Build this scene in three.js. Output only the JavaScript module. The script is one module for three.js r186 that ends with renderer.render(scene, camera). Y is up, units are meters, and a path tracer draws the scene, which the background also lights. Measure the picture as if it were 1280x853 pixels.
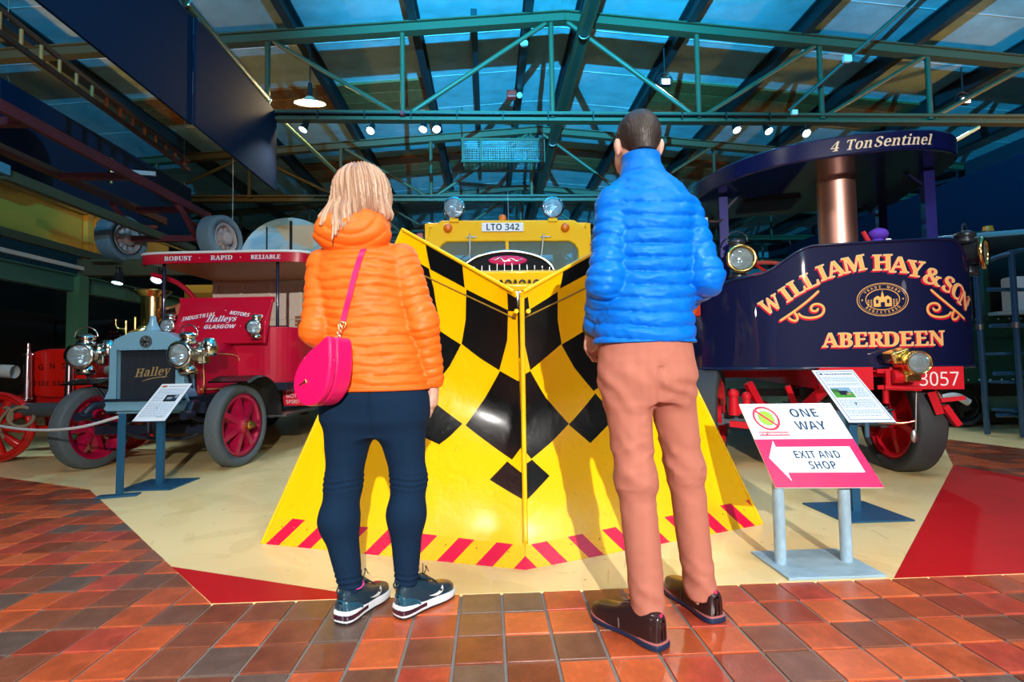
import * as THREE from 'three';
import { RoundedBoxGeometry } from 'three/addons/geometries/RoundedBoxGeometry.js';
import { mergeGeometries, mergeVertices, toCreasedNormals } from 'three/addons/utils/BufferGeometryUtils.js';
import { RectAreaLightUniformsLib } from 'three/addons/lights/RectAreaLightUniformsLib.js';

// ---------------------------------------------------------------- camera, light, exposure
const scene = new THREE.Scene();
scene.background = new THREE.Color(0x020304);
const F = 640, PITCH = 0.0442, ROLL = -0.0166, YAW = 0.046, EYE = 0.92;
const camera = new THREE.PerspectiveCamera(2 * Math.atan(426.5 / F) * 180 / Math.PI, 1280 / 853, 0.05, 80);
camera.rotation.order = 'YXZ';
camera.position.set(0, EYE, 0);
camera.rotation.set(PITCH, -YAW, ROLL);
const renderer = new THREE.WebGLRenderer({ antialias: true });
renderer.toneMapping = THREE.LinearToneMapping;
renderer.toneMappingExposure = 1.0;
renderer.shadowMap.enabled = true;
RectAreaLightUniformsLib.init();

const LIGHT = {
  flash: { at: [0.75, 2.9, 4.3], to: [0.1, 0.7, -4.5], color: [1.0, 0.95, 0.87], power: 235, angle: 0.62, pen: 1.0 },  // unseen lamp behind the camera, lighting visitors and plough
  roof: [[-7.6, 6.9, -9.5], [1.0, 7.3, -9.5], [9.6, 6.9, -9.5]].map((to, k) => ({ at: [0.30 + k * 0.15, 3.3, 4.5], to, color: [0.015, 0.56, 1.0], power: [650, 3600, 1500][k], angle: 0.34, pen: 0.6 })),  // unseen blue lamps out of view, lighting the ceiling boards
  left: { at: [-4.3, 2.0, 1.3], to: [-0.4, 0.5, -2.8], color: [1.0, 0.96, 0.9], power: 13, angle: 0.42, pen: 0.9 },  // unseen lamp, placed to put highlights on the left plough wing
  right: { at: [4.4, 2.0, 1.3], to: [0.8, 0.5, -2.8], color: [1.0, 0.96, 0.9], power: 13, angle: 0.42, pen: 0.9 },  // unseen lamp, placed to put highlights on the right plough wing
  unseenAmber: [{ at: [-9.8, 3.1, -5.6], to: [1.0, 7.0, -13.0] }, { at: [11.6, 3.1, -5.6], to: [1.6, 7.0, -13.0] }],  // unseen amber lamps out of view, warming the ceiling shadows
};
function spot({ at, to, color, power, angle, pen }, radius = 1) {
  const l = new THREE.SpotLight(new THREE.Color().setRGB(...color), power, 0, angle, pen, 2);
  l.position.set(...at); l.target.position.set(...to); l.castShadow = true; l.shadow.radius = radius;
  l.shadow.mapSize.set(1024, 1024);
  scene.add(l); scene.add(l.target);
  return l;
}

// ---------------------------------------------------------------- helpers
const V = (x, y, z) => new THREE.Vector3(x, y, z);
const taken = new Map();
function numbered(n) { const k = taken.get(n) ?? 0; taken.set(n, k + 1); return k ? `${n}_${String(k).padStart(3, '0')}` : n; }
let seed = 12345;
const rnd = () => { seed = (seed * 1664525 + 1013904223) >>> 0; return seed / 4294967296; };
const rr = (a, b) => a + (b - a) * rnd();
function hash3(x, y, z) { let h = (x * 374761393 + y * 668265263 + z * 2147483647) | 0; h = Math.imul(h ^ (h >>> 13), 1274126177); return ((h ^ (h >>> 16)) >>> 0) / 4294967296; }
function vnoise(x, y, z) {
  const xi = Math.floor(x), yi = Math.floor(y), zi = Math.floor(z), s = (t) => t * t * (3 - 2 * t);
  const u = s(x - xi), v = s(y - yi), w = s(z - zi), L = (a, b, t) => a + (b - a) * t;
  return L(L(L(hash3(xi, yi, zi), hash3(xi + 1, yi, zi), u), L(hash3(xi, yi + 1, zi), hash3(xi + 1, yi + 1, zi), u), v),
    L(L(hash3(xi, yi, zi + 1), hash3(xi + 1, yi, zi + 1), u), L(hash3(xi, yi + 1, zi + 1), hash3(xi + 1, yi + 1, zi + 1), u), v), w);
}
const fbm = (x, y, z, n = 4) => { let a = 0.5, t = 0, m = 0; for (let i = 0; i < n; i++) { t += a * vnoise(x, y, z); m += a; x *= 2.03; y *= 2.03; z *= 2.03; a *= 0.5; } return t / m; };

// pixel of the photograph (1280 x 853) from a point, and the ray through a pixel
function pj(X, Y, Z) {
  const y = Y - EYE, D = -Z, cy = Math.cos(YAW), sy = Math.sin(YAW), cp = Math.cos(PITCH), sp = Math.sin(PITCH), cr = Math.cos(ROLL), sr = Math.sin(ROLL);
  const x = X * cy - D * sy, d = X * sy + D * cy, y2 = y * cp - d * sp, d2 = y * sp + d * cp, u = F * x / d2, v = -F * y2 / d2;
  return [640 + u * cr - v * sr, 426.5 + u * sr + v * cr];
}
function ray(px, py) {
  const u = px - 640, v = py - 426.5, cy = Math.cos(YAW), sy = Math.sin(YAW), cp = Math.cos(PITCH), sp = Math.sin(PITCH), cr = Math.cos(ROLL), sr = Math.sin(ROLL);
  const xc = (u * cr + v * sr) / F, yc = -(-u * sr + v * cr) / F, yw = yc * cp + sp, dw = -yc * sp + cp;
  return V(xc * cy + dw * sy, yw, -(-xc * sy + dw * cy));
}
const atZ = (px, py, z) => { const r = ray(px, py); return r.multiplyScalar(z / r.z).add(V(0, EYE, 0)); };
const atY = (px, py, y) => { const r = ray(px, py); return r.multiplyScalar((y - EYE) / r.y).add(V(0, EYE, 0)); };

// geometries: each helper returns a placed BufferGeometry
const put = (g, p = [0, 0, 0], r = [0, 0, 0], s = [1, 1, 1]) => g.applyMatrix4(new THREE.Matrix4().compose(V(...p), new THREE.Quaternion().setFromEuler(new THREE.Euler(...r)), V(...s)));
const box = (w, h, d, p, r) => put(new THREE.BoxGeometry(w, h, d), p, r);
const rbox = (w, h, d, rad, p, r, seg = 2) => put(new RoundedBoxGeometry(w, h, d, seg, Math.min(rad, w / 2.01, h / 2.01, d / 2.01)), p, r);
const sph = (r, p, s = [1, 1, 1], ws = 20, hs = 14) => put(new THREE.SphereGeometry(r, ws, hs), p, [0, 0, 0], s);
const tor = (R, r, p, rot, a = 8, b = 36, arc = Math.PI * 2) => put(new THREE.TorusGeometry(R, r, a, b, arc), p, rot);
const lathe = (prof, p, r, seg = 32, s) => put(new THREE.LatheGeometry(prof.map((q) => new THREE.Vector2(...q)), seg), p, r, s);
function between(g, p, q, up = V(0, 1, 0)) {               // g runs along +y from -.5 to .5 (already scaled): lay it from p to q
  const a = V(...p), b = V(...q), d = b.clone().sub(a), m = a.clone().add(b).multiplyScalar(0.5), y = d.normalize();
  let x = new THREE.Vector3().crossVectors(up, y); if (x.lengthSq() < 1e-6) x = new THREE.Vector3().crossVectors(V(0, 0, 1), y);
  x.normalize(); const z = new THREE.Vector3().crossVectors(x, y);
  return g.applyMatrix4(new THREE.Matrix4().makeBasis(x, y, z).setPosition(m));
}
const dist = (p, q) => Math.hypot(p[0] - q[0], p[1] - q[1], p[2] - q[2]);
const rod = (p, q, r, r2 = r, seg = 12) => between(new THREE.CylinderGeometry(r2, r, dist(p, q), seg), p, q);
const bar = (p, q, w, h, up) => between(new THREE.BoxGeometry(w, dist(p, q), h), p, q, up);
const tube = (pts, r, n = 40, k = 8, closed = false) => new THREE.TubeGeometry(new THREE.CatmullRomCurve3(pts.map((q) => V(...q)), closed, 'centripetal'), n, r, k, closed);
function prism(pts, depth, bevel = 0, seg = 2) {           // outline in xy, extruded towards +z
  const sh = new THREE.Shape(pts.map((q) => new THREE.Vector2(...q)));
  return new THREE.ExtrudeGeometry(sh, { depth, bevelEnabled: bevel > 0, bevelSize: bevel, bevelThickness: bevel, bevelSegments: seg, curveSegments: 10 });
}
function lay(g, y) { g.applyMatrix4(new THREE.Matrix4().makeBasis(V(1, 0, 0), V(0, 0, -1), V(0, 1, 0))); g.computeBoundingBox(); return g.translate(0, y - g.boundingBox.max.y, 0); }   // outline (x, depth) laid flat, top face at height y
function merged(gs) {
  gs = (Array.isArray(gs) ? gs.flat(3) : [gs]).map((g) => { const n = g.index ? g.toNonIndexed() : g; for (const k of Object.keys(n.attributes)) if (!['position', 'normal', 'uv'].includes(k)) n.deleteAttribute(k); n.morphAttributes = {}; return n; });
  if (gs.some((g) => !g.attributes.uv)) for (const g of gs) if (!g.attributes.uv) g.setAttribute('uv', new THREE.BufferAttribute(new Float32Array(g.attributes.position.count * 2), 2));
  return gs.length > 1 ? mergeGeometries(gs, false) : gs[0];
}
function mesh(name, gs, mat, parent = scene) {
  const g = Array.isArray(gs) ? merged(gs) : gs;
  const m = new THREE.Mesh(g, mat); m.name = numbered(name); m.castShadow = m.receiveShadow = true; parent.add(m); return m;
}
function tag(o, label, category, group, kind) { if (label) o.userData.label = label; if (category) o.userData.category = category; if (group) o.userData.group = group; if (kind) o.userData.kind = kind; return o; }
function thing(name, label, category, p = [0, 0, 0], turn = 0, group) { const o = new THREE.Group(); o.name = numbered(name); o.position.set(...p); o.rotation.y = turn; scene.add(o); return tag(o, label, category, group); }
function struct(name, label) { const o = new THREE.Group(); o.name = numbered(name); scene.add(o); o.userData.kind = 'structure'; if (label) o.userData.label = label; return o; }
function dup(o, p, turn, label, group) { const c = o.clone(); c.name = numbered(o.name.replace(/_\d{3}$/, '')); scene.add(c); if (p) c.position.set(...p); if (turn !== undefined) c.rotation.y = turn; c.userData = { ...o.userData }; if (label) c.userData.label = label; if (group) c.userData.group = group; return c; }

// materials
const C = (c) => (Array.isArray(c) ? new THREE.Color().setRGB(...c) : new THREE.Color(c));
const mat = (c, rough = 0.6, metal = 0, o = {}) => new THREE.MeshPhysicalMaterial({ color: C(c), roughness: rough, metalness: metal, ...o });
const gloss = (c, rough = 0.3, o = {}) => mat(c, rough + 0.15, 0, { specularIntensity: 0.3, clearcoat: 0.8, clearcoatRoughness: 0.05, ...o });
function canvas(w, h, draw) { const c = document.createElement('canvas'); c.width = w; c.height = h; const x = c.getContext('2d'); draw(x, w, h); const t = new THREE.CanvasTexture(c); t.colorSpace = THREE.SRGBColorSpace; t.anisotropy = 8; return t; }
function noiseTex(n, f, lo, hi, sx = 1, sy = 1, srgb = true, oct = 5) {  // grey tileable-ish grain
  const d = new Uint8Array(n * n * 4);
  for (let j = 0; j < n; j++) for (let i = 0; i < n; i++) {
    const a = i / n, b = j / n, w = (u, v) => fbm(u * f * sx, v * f * sy, 3.7, oct);
    const v = (w(a, b) * (1 - a) + w(a - 1, b) * a) * (1 - b) + (w(a, b - 1) * (1 - a) + w(a - 1, b - 1) * a) * b;
    const q = Math.max(0, Math.min(255, (lo + (hi - lo) * Math.min(1, Math.max(0, (v - 0.28) / 0.44))) * 255));
    d.set([q, q, q, 255], (j * n + i) * 4);
  }
  const t = new THREE.DataTexture(d, n, n); t.wrapS = t.wrapT = THREE.RepeatWrapping; t.magFilter = THREE.LinearFilter; t.minFilter = THREE.LinearMipmapLinearFilter; t.generateMipmaps = true;
  if (srgb) t.colorSpace = THREE.SRGBColorSpace; t.needsUpdate = true; return t;
}
const rep = (t, x, y) => { const c = t.clone(); c.repeat.set(x, y); c.needsUpdate = true; return c; };
const grain = noiseTex(256, 8, 0.82, 1), fine = noiseTex(256, 40, 0.0, 1, 1, 1, false), mottled = noiseTex(256, 5, 0.62, 1), brushed = noiseTex(256, 6, 0.7, 1, 1, 14);
const M = {
  green: mat([0.050, 0.060, 0.032], 0.5), greenDark: mat([0.012, 0.045, 0.035], 0.5), purlin: mat([0.010, 0.022, 0.030], 0.45),
  navyBoard: mat([0.003, 0.011, 0.030], 0.8, 0, { specularIntensity: 0.15 }), black: mat([0.012, 0.013, 0.016], 0.4), rubber: mat([0.035, 0.040, 0.048], 0.75, 0, { bumpMap: fine, bumpScale: 0.001 }),
  chrome: mat([0.8, 0.82, 0.85], 0.15, 1), steel: mat([0.45, 0.47, 0.5], 0.35, 1), brass: mat([0.85, 0.62, 0.22], 0.2, 1), copper: mat([0.80, 0.36, 0.24], 0.25, 1, { roughnessMap: null }),
  white: mat([0.8, 0.8, 0.8], 0.5), yellow: gloss([0.86, 0.50, 0.006], 0.35), standBlue: mat([0.010, 0.075, 0.16], 0.4), cream: mat([0.80, 0.70, 0.52], 0.55),
  glass: mat([0.9, 0.97, 1], 0.03, 0, { transmission: 1, thickness: 0, ior: 1.5 }), lampGlass: mat([0.75, 0.85, 0.9], 0.05, 0, { transmission: 0.85, thickness: 0, ior: 1.5 }),
  amber: mat([0.85, 0.18, 0.01], 0.2, 0, { clearcoat: 0.6 }),
};
// ---------------------------------------------------------------- floor
{
  const floor = struct('floor', 'hall floor of quarry tiles and cream painted concrete');
  const P = 0.162, X0 = -0.124, Z0 = -1.945;
  mesh('grout_bed', [lay(prism([[-13, -6], [13, -6], [13, 22.5], [-13, 22.5]], 0.1), -0.008)], mat([0.20, 0.175, 0.16], 0.85, 0, { bumpMap: rep(fine, 4, 4), bumpScale: 0.002 }), floor);
  // cream painted slab, its edge against the tiles
  const edge = [[-1.1, 2.101], [4.43, 2.101], [3.9, 4.19], [5.07, 5.59], [5.9, 2.101], [13, 2.101], [13, 22.5], [-13, 22.5], [-13, 9.05], [-3.107, 4.163]];
  const stains = (() => {                                  // scuffed cream paint: faint scratches, small chips and drips
    return canvas(1024, 1024, (x, w, h) => {
      x.fillStyle = 'rgb(255,255,255)'; x.fillRect(0, 0, w, h);
      for (let k = 0; k < 260; k++) { const g = 225 + rnd() * 25; x.fillStyle = `rgba(${g},${g - 6},${g - 22},0.35)`; x.beginPath(); x.ellipse(rnd() * w, rnd() * h, 8 + rnd() * 60, 4 + rnd() * 22, rnd() * 6, 0, 7); x.fill(); }
      for (let k = 0; k < 420; k++) { x.strokeStyle = `rgba(${rnd() < 0.5 ? '150,130,90' : '255,255,245'},${0.12 + rnd() * 0.25})`; x.lineWidth = 0.6 + rnd(); const a = rnd() * w, b = rnd() * h, t = rnd() * 6.3, l = 4 + rnd() * 40; x.beginPath(); x.moveTo(a, b); x.lineTo(a + Math.cos(t) * l, b + Math.sin(t) * l); x.stroke(); }
      for (let k = 0; k < 160; k++) { x.fillStyle = `rgba(90,75,45,${0.2 + rnd() * 0.4})`; x.fillRect(rnd() * w, rnd() * h, 1 + rnd() * 2.5, 1 + rnd() * 1.6); }
    });
  })();
  stains.wrapS = stains.wrapT = THREE.RepeatWrapping; stains.repeat.set(0.22, 0.22);
  mesh('cream_slab', [lay(prism(edge, 0.012), 0)], mat([0.90, 0.69, 0.34], 0.32, 0, { map: stains, bumpMap: rep(fine, 3, 3), bumpScale: 0.0004, clearcoat: 0.25, clearcoatRoughness: 0.25 }), floor);
  const red = mat([0.50, 0.006, 0.010], 0.45, 0, { map: stains, specularIntensity: 0.4 });
  mesh('red_paint', [lay(prism([[-1.49, 2.50], [-1.098, 2.1012], [-0.60, 2.1012], [-0.62, 2.16]], 0.0012), 0.0012)], red, floor).userData.label = 'red painted wedge beside the tiles';
  mesh('red_paint', [lay(prism([[1.673, 2.1012], [4.425, 2.1012], [3.897, 4.185]], 0.0012), 0.0012)], red, floor).userData.label = 'red painted wedge in front of steam wagon';
  // quarry tiles
  const inside = (x, z, poly) => { let c = false; for (let i = 0, j = poly.length - 1; i < poly.length; j = i++) { const [xi, zi] = poly[i], [xj, zj] = poly[j]; if ((zi > z) !== (zj > z) && x < (xj - xi) * (z - zi) / (zj - zi) + xi) c = !c; } return c; };
  const tileTex = [0, 1, 2].map((k) => { seed = 77 + k * 991; return canvas(128, 128, (x, w, h) => {
    x.fillStyle = '#fff'; x.fillRect(0, 0, w, h);
    for (let q = 0; q < 70; q++) { const g = 185 + rnd() * 70; x.fillStyle = `rgba(${g},${g - 8},${g - 14},0.22)`; x.beginPath(); x.ellipse(rnd() * w, rnd() * h, 6 + rnd() * 34, 4 + rnd() * 20, rnd() * 3, 0, 7); x.fill(); }
    for (let q = 0; q < 40; q++) { x.fillStyle = `rgba(70,45,35,${0.15 + rnd() * 0.35})`; x.fillRect(rnd() * w, rnd() * h, 1 + rnd() * 1.5, 1 + rnd() * 1.5); }
  }); });
  const tones = [[0.62, 0.115, 0.035], [0.42, 0.075, 0.028], [0.24, 0.060, 0.028], [0.70, 0.15, 0.05], [0.24, 0.075, 0.040], [0.52, 0.075, 0.042], [0.30, 0.095, 0.050], [0.20, 0.085, 0.055], [0.55, 0.105, 0.034], [0.33, 0.058, 0.028], [0.15, 0.10, 0.085]];
  const tm = tones.map((c, k) => mat(c, 0.33, 0, { map: tileTex[k % 3], bumpMap: rep(fine, 1, 1), bumpScale: 0.0006, clearcoat: 0.35, clearcoatRoughness: 0.22 }));
  const tg = rbox(P - 0.011, 0.014, P - 0.011, 0.0025, [0, -0.007, 0], [0, 0, 0], 1);
  const slab = tg.attributes.uv; { const p = tg.attributes.position; for (let i = 0; i < p.count; i++) slab.setXY(i, p.getX(i) / P + 0.5, p.getZ(i) / P + 0.5); }
  const far = [];
  seed = 4242;
  for (let r = -42; r < 22; r++) for (let c = -52; c < 40; c++) {
    const x = X0 + (c + 0.5) * P, z = Z0 + (r + 0.5) * P;
    if (x < -7 || x > 6.6 || z > 1.5) continue;
    if ([[-1, -1], [1, -1], [-1, 1], [1, 1]].every(([a, b]) => inside(x + a * P / 2, -(z + b * P / 2), edge))) continue;
    const k = Math.floor(Math.pow(rnd(), 1.15) * tones.length), tilt = [rr(-0.006, 0.006), Math.floor(rnd() * 4) * Math.PI / 2, rr(-0.006, 0.006)], dy = -0.0012 + rr(-0.0012, 0.0006);
    const q = z < -0.7 ? pj(x, 0, z) : [-999, 0], q2 = z < -0.7 ? pj(x + P, 0, z) : q;
    const seen = q[0] > -30 && q[0] < 1310 && q[1] < 875 && x < 3.2 && Math.hypot(q2[0] - q[0], q2[1] - q[1]) > 17 && z > -4.3;
    if (seen) { const t = mesh('tile', tg, tm[k], floor); t.position.set(x, dy, z); t.rotation.set(...tilt); } else (far[k % 4] ??= []).push([x, z, dy]);
  }
  far.forEach((l, k) => { const one = box(P - 0.011, 0.014, P - 0.011, [0, -0.007, 0]); mesh('distant_tiles', [l.map(([x, z, dy]) => one.clone().translate(x, dy, z))], tm[[0, 2, 4, 6][k]], floor).userData.kind = 'stuff'; });
}
// ---------------------------------------------------------------- roof, walls, trusses
const RX = 1.3, SL = 0.085, TOP = 6.84;                    // ridge x, roof slope, height of the ceiling at the ridge
const roofY = (x) => TOP - SL * Math.abs(x - RX);
const PX = [-8.8, -6.9, -4.95, -3.0, -1.12, 0.72, 1.6, 3.35, 5.25, 7.15, 9.05, 11.0];
{
  const ceil = struct('ceiling', 'low pitched ceiling of pale blue boards');
  const pan = mat([0.32, 0.57, 0.68], 0.75, 0, { map: rep(grain, 1, 1) }), pan2 = mat([0.30, 0.545, 0.655], 0.75, 0, { map: rep(grain, 1, 1) });
  const strip = mat([0.6, 0.62, 0.64], 0.6);
  const xs = [-11.6, ...PX.slice(0, 6), RX, ...PX.slice(7), 13.2];
  const zs = []; for (let z = -6.2; z > -21.5; z -= 1.26) zs.push(z);
  for (let i = 0; i + 1 < xs.length; i++) {
    const a = xs[i], b = xs[i + 1], ya = roofY(a), yb = roofY(b);
    const len = Math.hypot(b - a, yb - ya) - 0.004, rot = Math.atan2(yb - ya, b - a);
    const g = box(len, 0.03, 1.252, [0, 0.015, 0]);
    zs.forEach((z, k) => { const m = mesh('ceiling_board', g, (i + k) % 2 ? pan : pan2, ceil); m.position.set((a + b) / 2, (ya + yb) / 2, z - 0.63); m.rotation.z = rot; });
    const m = mesh('ceiling_board', box(len, 0.03, 12.4, [0, 0.015, 0]), pan, ceil); m.position.set((a + b) / 2, (ya + yb) / 2, 0); m.rotation.z = rot;
  }
  for (const z of zs) for (const s of [-1, 1]) { const x1 = s < 0 ? -11 : 12.6; mesh('joint_strip', [bar([RX, roofY(RX) - 0.004, z], [x1, roofY(x1) - 0.004, z], 0.005, 0.012, V(0, 0, 1))], strip, ceil); }
  mesh('roof_deck', [bar([RX, TOP + 0.12, -8], [-12, roofY(-12) + 0.12, -8], 0.1, 28.2, V(0, 0, 1)), bar([RX, TOP + 0.12, -8], [13.6, roofY(13.6) + 0.12, -8], 0.1, 28.2, V(0, 0, 1))], M.greenDark, ceil);
  PX.forEach((x) => { const y = roofY(x) - 0.14; mesh('purlin', [box(0.16, 0.03, 27, [x, y + 0.12, -7.9]), box(0.035, 0.25, 27, [x, y, -7.9]), box(0.13, 0.03, 27, [x, y - 0.125, -7.9])], M.purlin, ceil); });
  { const x = -0.16; mesh('purlin', [box(0.1, 0.2, 6.6, [x, roofY(x) - 0.11, -11.4])], M.purlin, ceil); }
  // brown slatted strips between the boards
  const wood = [mat([0.22, 0.115, 0.035], 0.5, 0, { map: rep(brushed, 1, 1) }), mat([0.27, 0.145, 0.045], 0.5, 0, { map: rep(brushed, 1, 1) })];
  const slats = (x0, x1, z0, z1, n) => { for (let k = 0; k < n; k++) { const w = (z1 - z0) / n, z = z0 + (k + 0.5) * w, a = [x0, roofY(x0) - 0.035, z], b = [x1, roofY(x1) - 0.035, z]; const g = bar(a, b, 0.05, Math.abs(w) * 0.93, V(0, 0, 1)); mesh('slat', g, wood[k % 2], ceil).rotation.x = 0; } };
  slats(-6.8, -3.1, -9.95, -11.0, 3); slats(-2.9, -1.2, -9.95, -11.0, 3); slats(3.45, 5.15, -9.95, -11.1, 3); slats(5.35, 7.05, -9.95, -11.1, 3); slats(7.25, 9.0, -9.95, -11.1, 3);
  slats(-4.85, -3.1, -13.6, -14.9, 3); slats(-2.9, -1.2, -13.6, -14.9, 3); slats(-1.0, 0.65, -13.6, -14.9, 3); slats(1.75, 3.25, -13.6, -14.9, 3); slats(3.45, 5.15, -13.6, -14.9, 3); slats(5.35, 7.05, -13.6, -14.9, 3);
  slats(-4.85, -1.2, -17.4, -18.6, 3); slats(1.75, 5.15, -17.4, -18.6, 3);

  const wl = struct('wall_left'), wr = struct('wall_right'), wb = struct('wall_back'), wf = struct('wall_front');
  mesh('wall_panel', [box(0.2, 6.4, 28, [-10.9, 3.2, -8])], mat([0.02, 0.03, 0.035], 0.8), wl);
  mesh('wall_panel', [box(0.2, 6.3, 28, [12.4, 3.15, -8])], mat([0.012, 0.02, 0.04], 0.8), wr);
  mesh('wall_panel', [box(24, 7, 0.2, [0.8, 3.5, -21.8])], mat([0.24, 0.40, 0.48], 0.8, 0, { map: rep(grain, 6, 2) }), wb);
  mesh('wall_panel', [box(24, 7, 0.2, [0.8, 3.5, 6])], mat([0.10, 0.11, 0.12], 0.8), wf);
}
const CH = 4.85;                                           // height of the bottom chords
function truss(z, label, first) {
  const t = thing('roof_truss', label, 'truss', [0, 0, z], 0, 'green roof trusses');
  const tc = (x) => roofY(x) - 0.36, g = M.green, X1 = first ? 11.8 : 11.8, X0 = -10.7;
  for (const s of [-1, 1]) { const x1 = s < 0 ? X0 : X1; mesh('top_chord', [bar([RX, tc(RX), 0], [x1, tc(x1), 0], 0.12, 0.15, V(0, 0, 1)), bar([RX, tc(RX) + 0.085, 0], [x1, tc(x1) + 0.085, 0], 0.02, 0.2, V(0, 0, 1))], g, t); }
  const xb0 = first ? -3.42 : X0;
  mesh('bottom_chord', [box(X1 - xb0, 0.04, 0.14, [(X1 + xb0) / 2, CH + 0.05, 0]), box(X1 - xb0, 0.04, 0.14, [(X1 + xb0) / 2, CH - 0.06, 0]), box(X1 - xb0, 0.09, 0.03, [(X1 + xb0) / 2, CH, -0.03])], g, t);
  const vx = [-7.6, -5.5, -3.4, -1.3, 1.08, 3.47, 5.53, 7.38, 9.2, 11];
  vx.forEach((x) => { if (!first || x > -3.5) mesh('vertical_strut', [rod([x, CH, 0], [x, tc(x), 0], 0.042, 0.042, 10)], g, t); });
  const dg = (x0, low0, x1) => mesh('diagonal_strut', [rod([x0, low0 ? CH + 0.05 : tc(x0) - 0.05, 0], [x1, low0 ? tc(x1) - 0.05 : CH + 0.05, 0], 0.038, 0.038, 10)], g, t);
  if (!first) { dg(-7.6, true, -5.6); dg(-5.4, false, -3.5); }
  dg(-3.3, false, -1.4); dg(-1.2, true, 1.0); dg(1.35, false, 3.38); dg(3.56, true, 5.45); dg(5.6, true, 7.32); dg(7.45, true, 9.1);
  if (first) {
    mesh('cable', [rod([-3.3, CH + 0.015, 0.085], [4.9, CH + 0.015, 0.085], 0.012, 0.012, 6)], M.black, t);
    for (let x = -2.6; x < 5; x += 0.72) mesh('cable_clip', [box(0.02, 0.13, 0.02, [x, CH, 0.09])], M.black, t);
    mesh('junction_box', [rbox(0.1, 0.08, 0.05, 0.008, [5.0, CH + 0.06, 0.1])], M.white, t);
    mesh('red_fitting', [rod([-1.3, CH + 0.02, 0.06], [-1.3, CH + 0.02, 0.11], 0.045, 0.035, 14)], mat([0.25, 0.02, 0.03], 0.4), t);
  } else mesh('cable', [rod([-4, CH + 0.02, 0.085], [6, CH + 0.02, 0.085], 0.012, 0.012, 6)], M.black, t);
  return t;
}
truss(-8, 'green steel lattice roof truss hung with the row of small spotlights', true);
truss(-12, 'green steel lattice roof truss just behind the wire mesh cage', false);
truss(-16, 'green lattice roof truss behind the yellow lorry, beyond the cage', false);
truss(-19.8, 'green lattice roof truss close to the pale back wall', false);
{ // lengthwise members
  const t = thing('ridge_girder', 'dark green double beam running lengthwise under the roof ridge', 'beam', [0, 0, 0]);
  for (const s of [-1, 1]) mesh('flange', [box(0.055, 0.13, 17, [1.585 + s * 0.075, 6.17, -13.3])], M.green, t);
  mesh('web', [box(0.1, 0.03, 17, [1.585, 6.11, -13.3])], M.greenDark, t);
  for (const z of [-8, -12, -16]) mesh('clip', [tor(0.09, 0.012, [1.585, 6.15, z + 0.15], [0, 0, 0], 6, 20)], M.steel, t);
  const e = tag(mesh('edge_pipe', [rod([-3.36, 5.06, -3.2], [-3.36, 5.06, -7.9], 0.05, 0.05, 14)], M.green), 'green steel pipe running along the top of the navy boards', 'pipe');
  for (const z of [-5.6, -5.75, -7.9]) mesh('pipe_clamp', [tor(0.055, 0.012, [-3.36, 5.06, z], [0, 0, 0], 6, 16)], M.chrome, e);
  tag(mesh('slanting_tie', [rod([-3.2, 4.80, -8.1], [-1.9, 3.9, -11.9], 0.035, 0.035, 10)], mat([0.12, 0.20, 0.12], 0.4)), 'green tie rod slanting down behind the blonde person', 'rod');
  tag(mesh('brace_rod', [rod([8.2, 4.72, -8], [5.45, 3.35, -6.6], 0.03, 0.03, 10)], mat([0.55, 0.55, 0.30], 0.4)), 'pale yellow brace rod slanting down to the wagon canopy', 'rod');
  const cp = tag(mesh('conduit', [rod([4.9, 4.93, -7.9], [6.2, 6.05, -7.0], 0.03, 0.03, 8), rod([6.2, 6.05, -7.0], [6.0, 6.1, -5.0], 0.03, 0.03, 8)], M.greenDark), 'dark cable conduit climbing from the truss to the ceiling boards', 'conduit');
  mesh('junction_box', [rbox(0.12, 0.1, 0.06, 0.008, [5.55, 5.5, -7.4])], M.white, cp);
}
// hanging navy boards left, panelled dark screen right
{
  const nb = (name, label, x, y0, y1, z0, z1) => { const o = tag(mesh(name, [rbox(0.03, y1 - y0, z1 - z0, 0.004, [x, (y0 + y1) / 2, (z0 + z1) / 2], [0, 0, 0], 1)], M.navyBoard), label, 'board', 'navy hanging boards'); for (const z of [z0 + 0.15, z1 - 0.15]) mesh('hanger', [rod([x, y1 - 0.02, z], [x - 0.05, y1 + 0.1, z], 0.008, 0.008, 6)], M.chrome, o); return o; };
  nb('hanging_board', 'navy hanging board whose end meets the spotlight truss', -3.27, 3.66, 4.90, -8.0, -5.79);
  nb('hanging_board', 'navy hanging board beside the ladder, next to another board', -3.29, 3.65, 4.88, -5.77, -3.55);
  nb('hanging_board', 'dark navy board behind the wooden ladder and red chassis', -5.75, 3.2, 4.42, -10.1, -6.2);
  nb('hanging_board', 'long dark navy board above the green vehicle by the right wall', 7.6, 2.62, 3.78, -12.5, -6.0);
}
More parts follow.
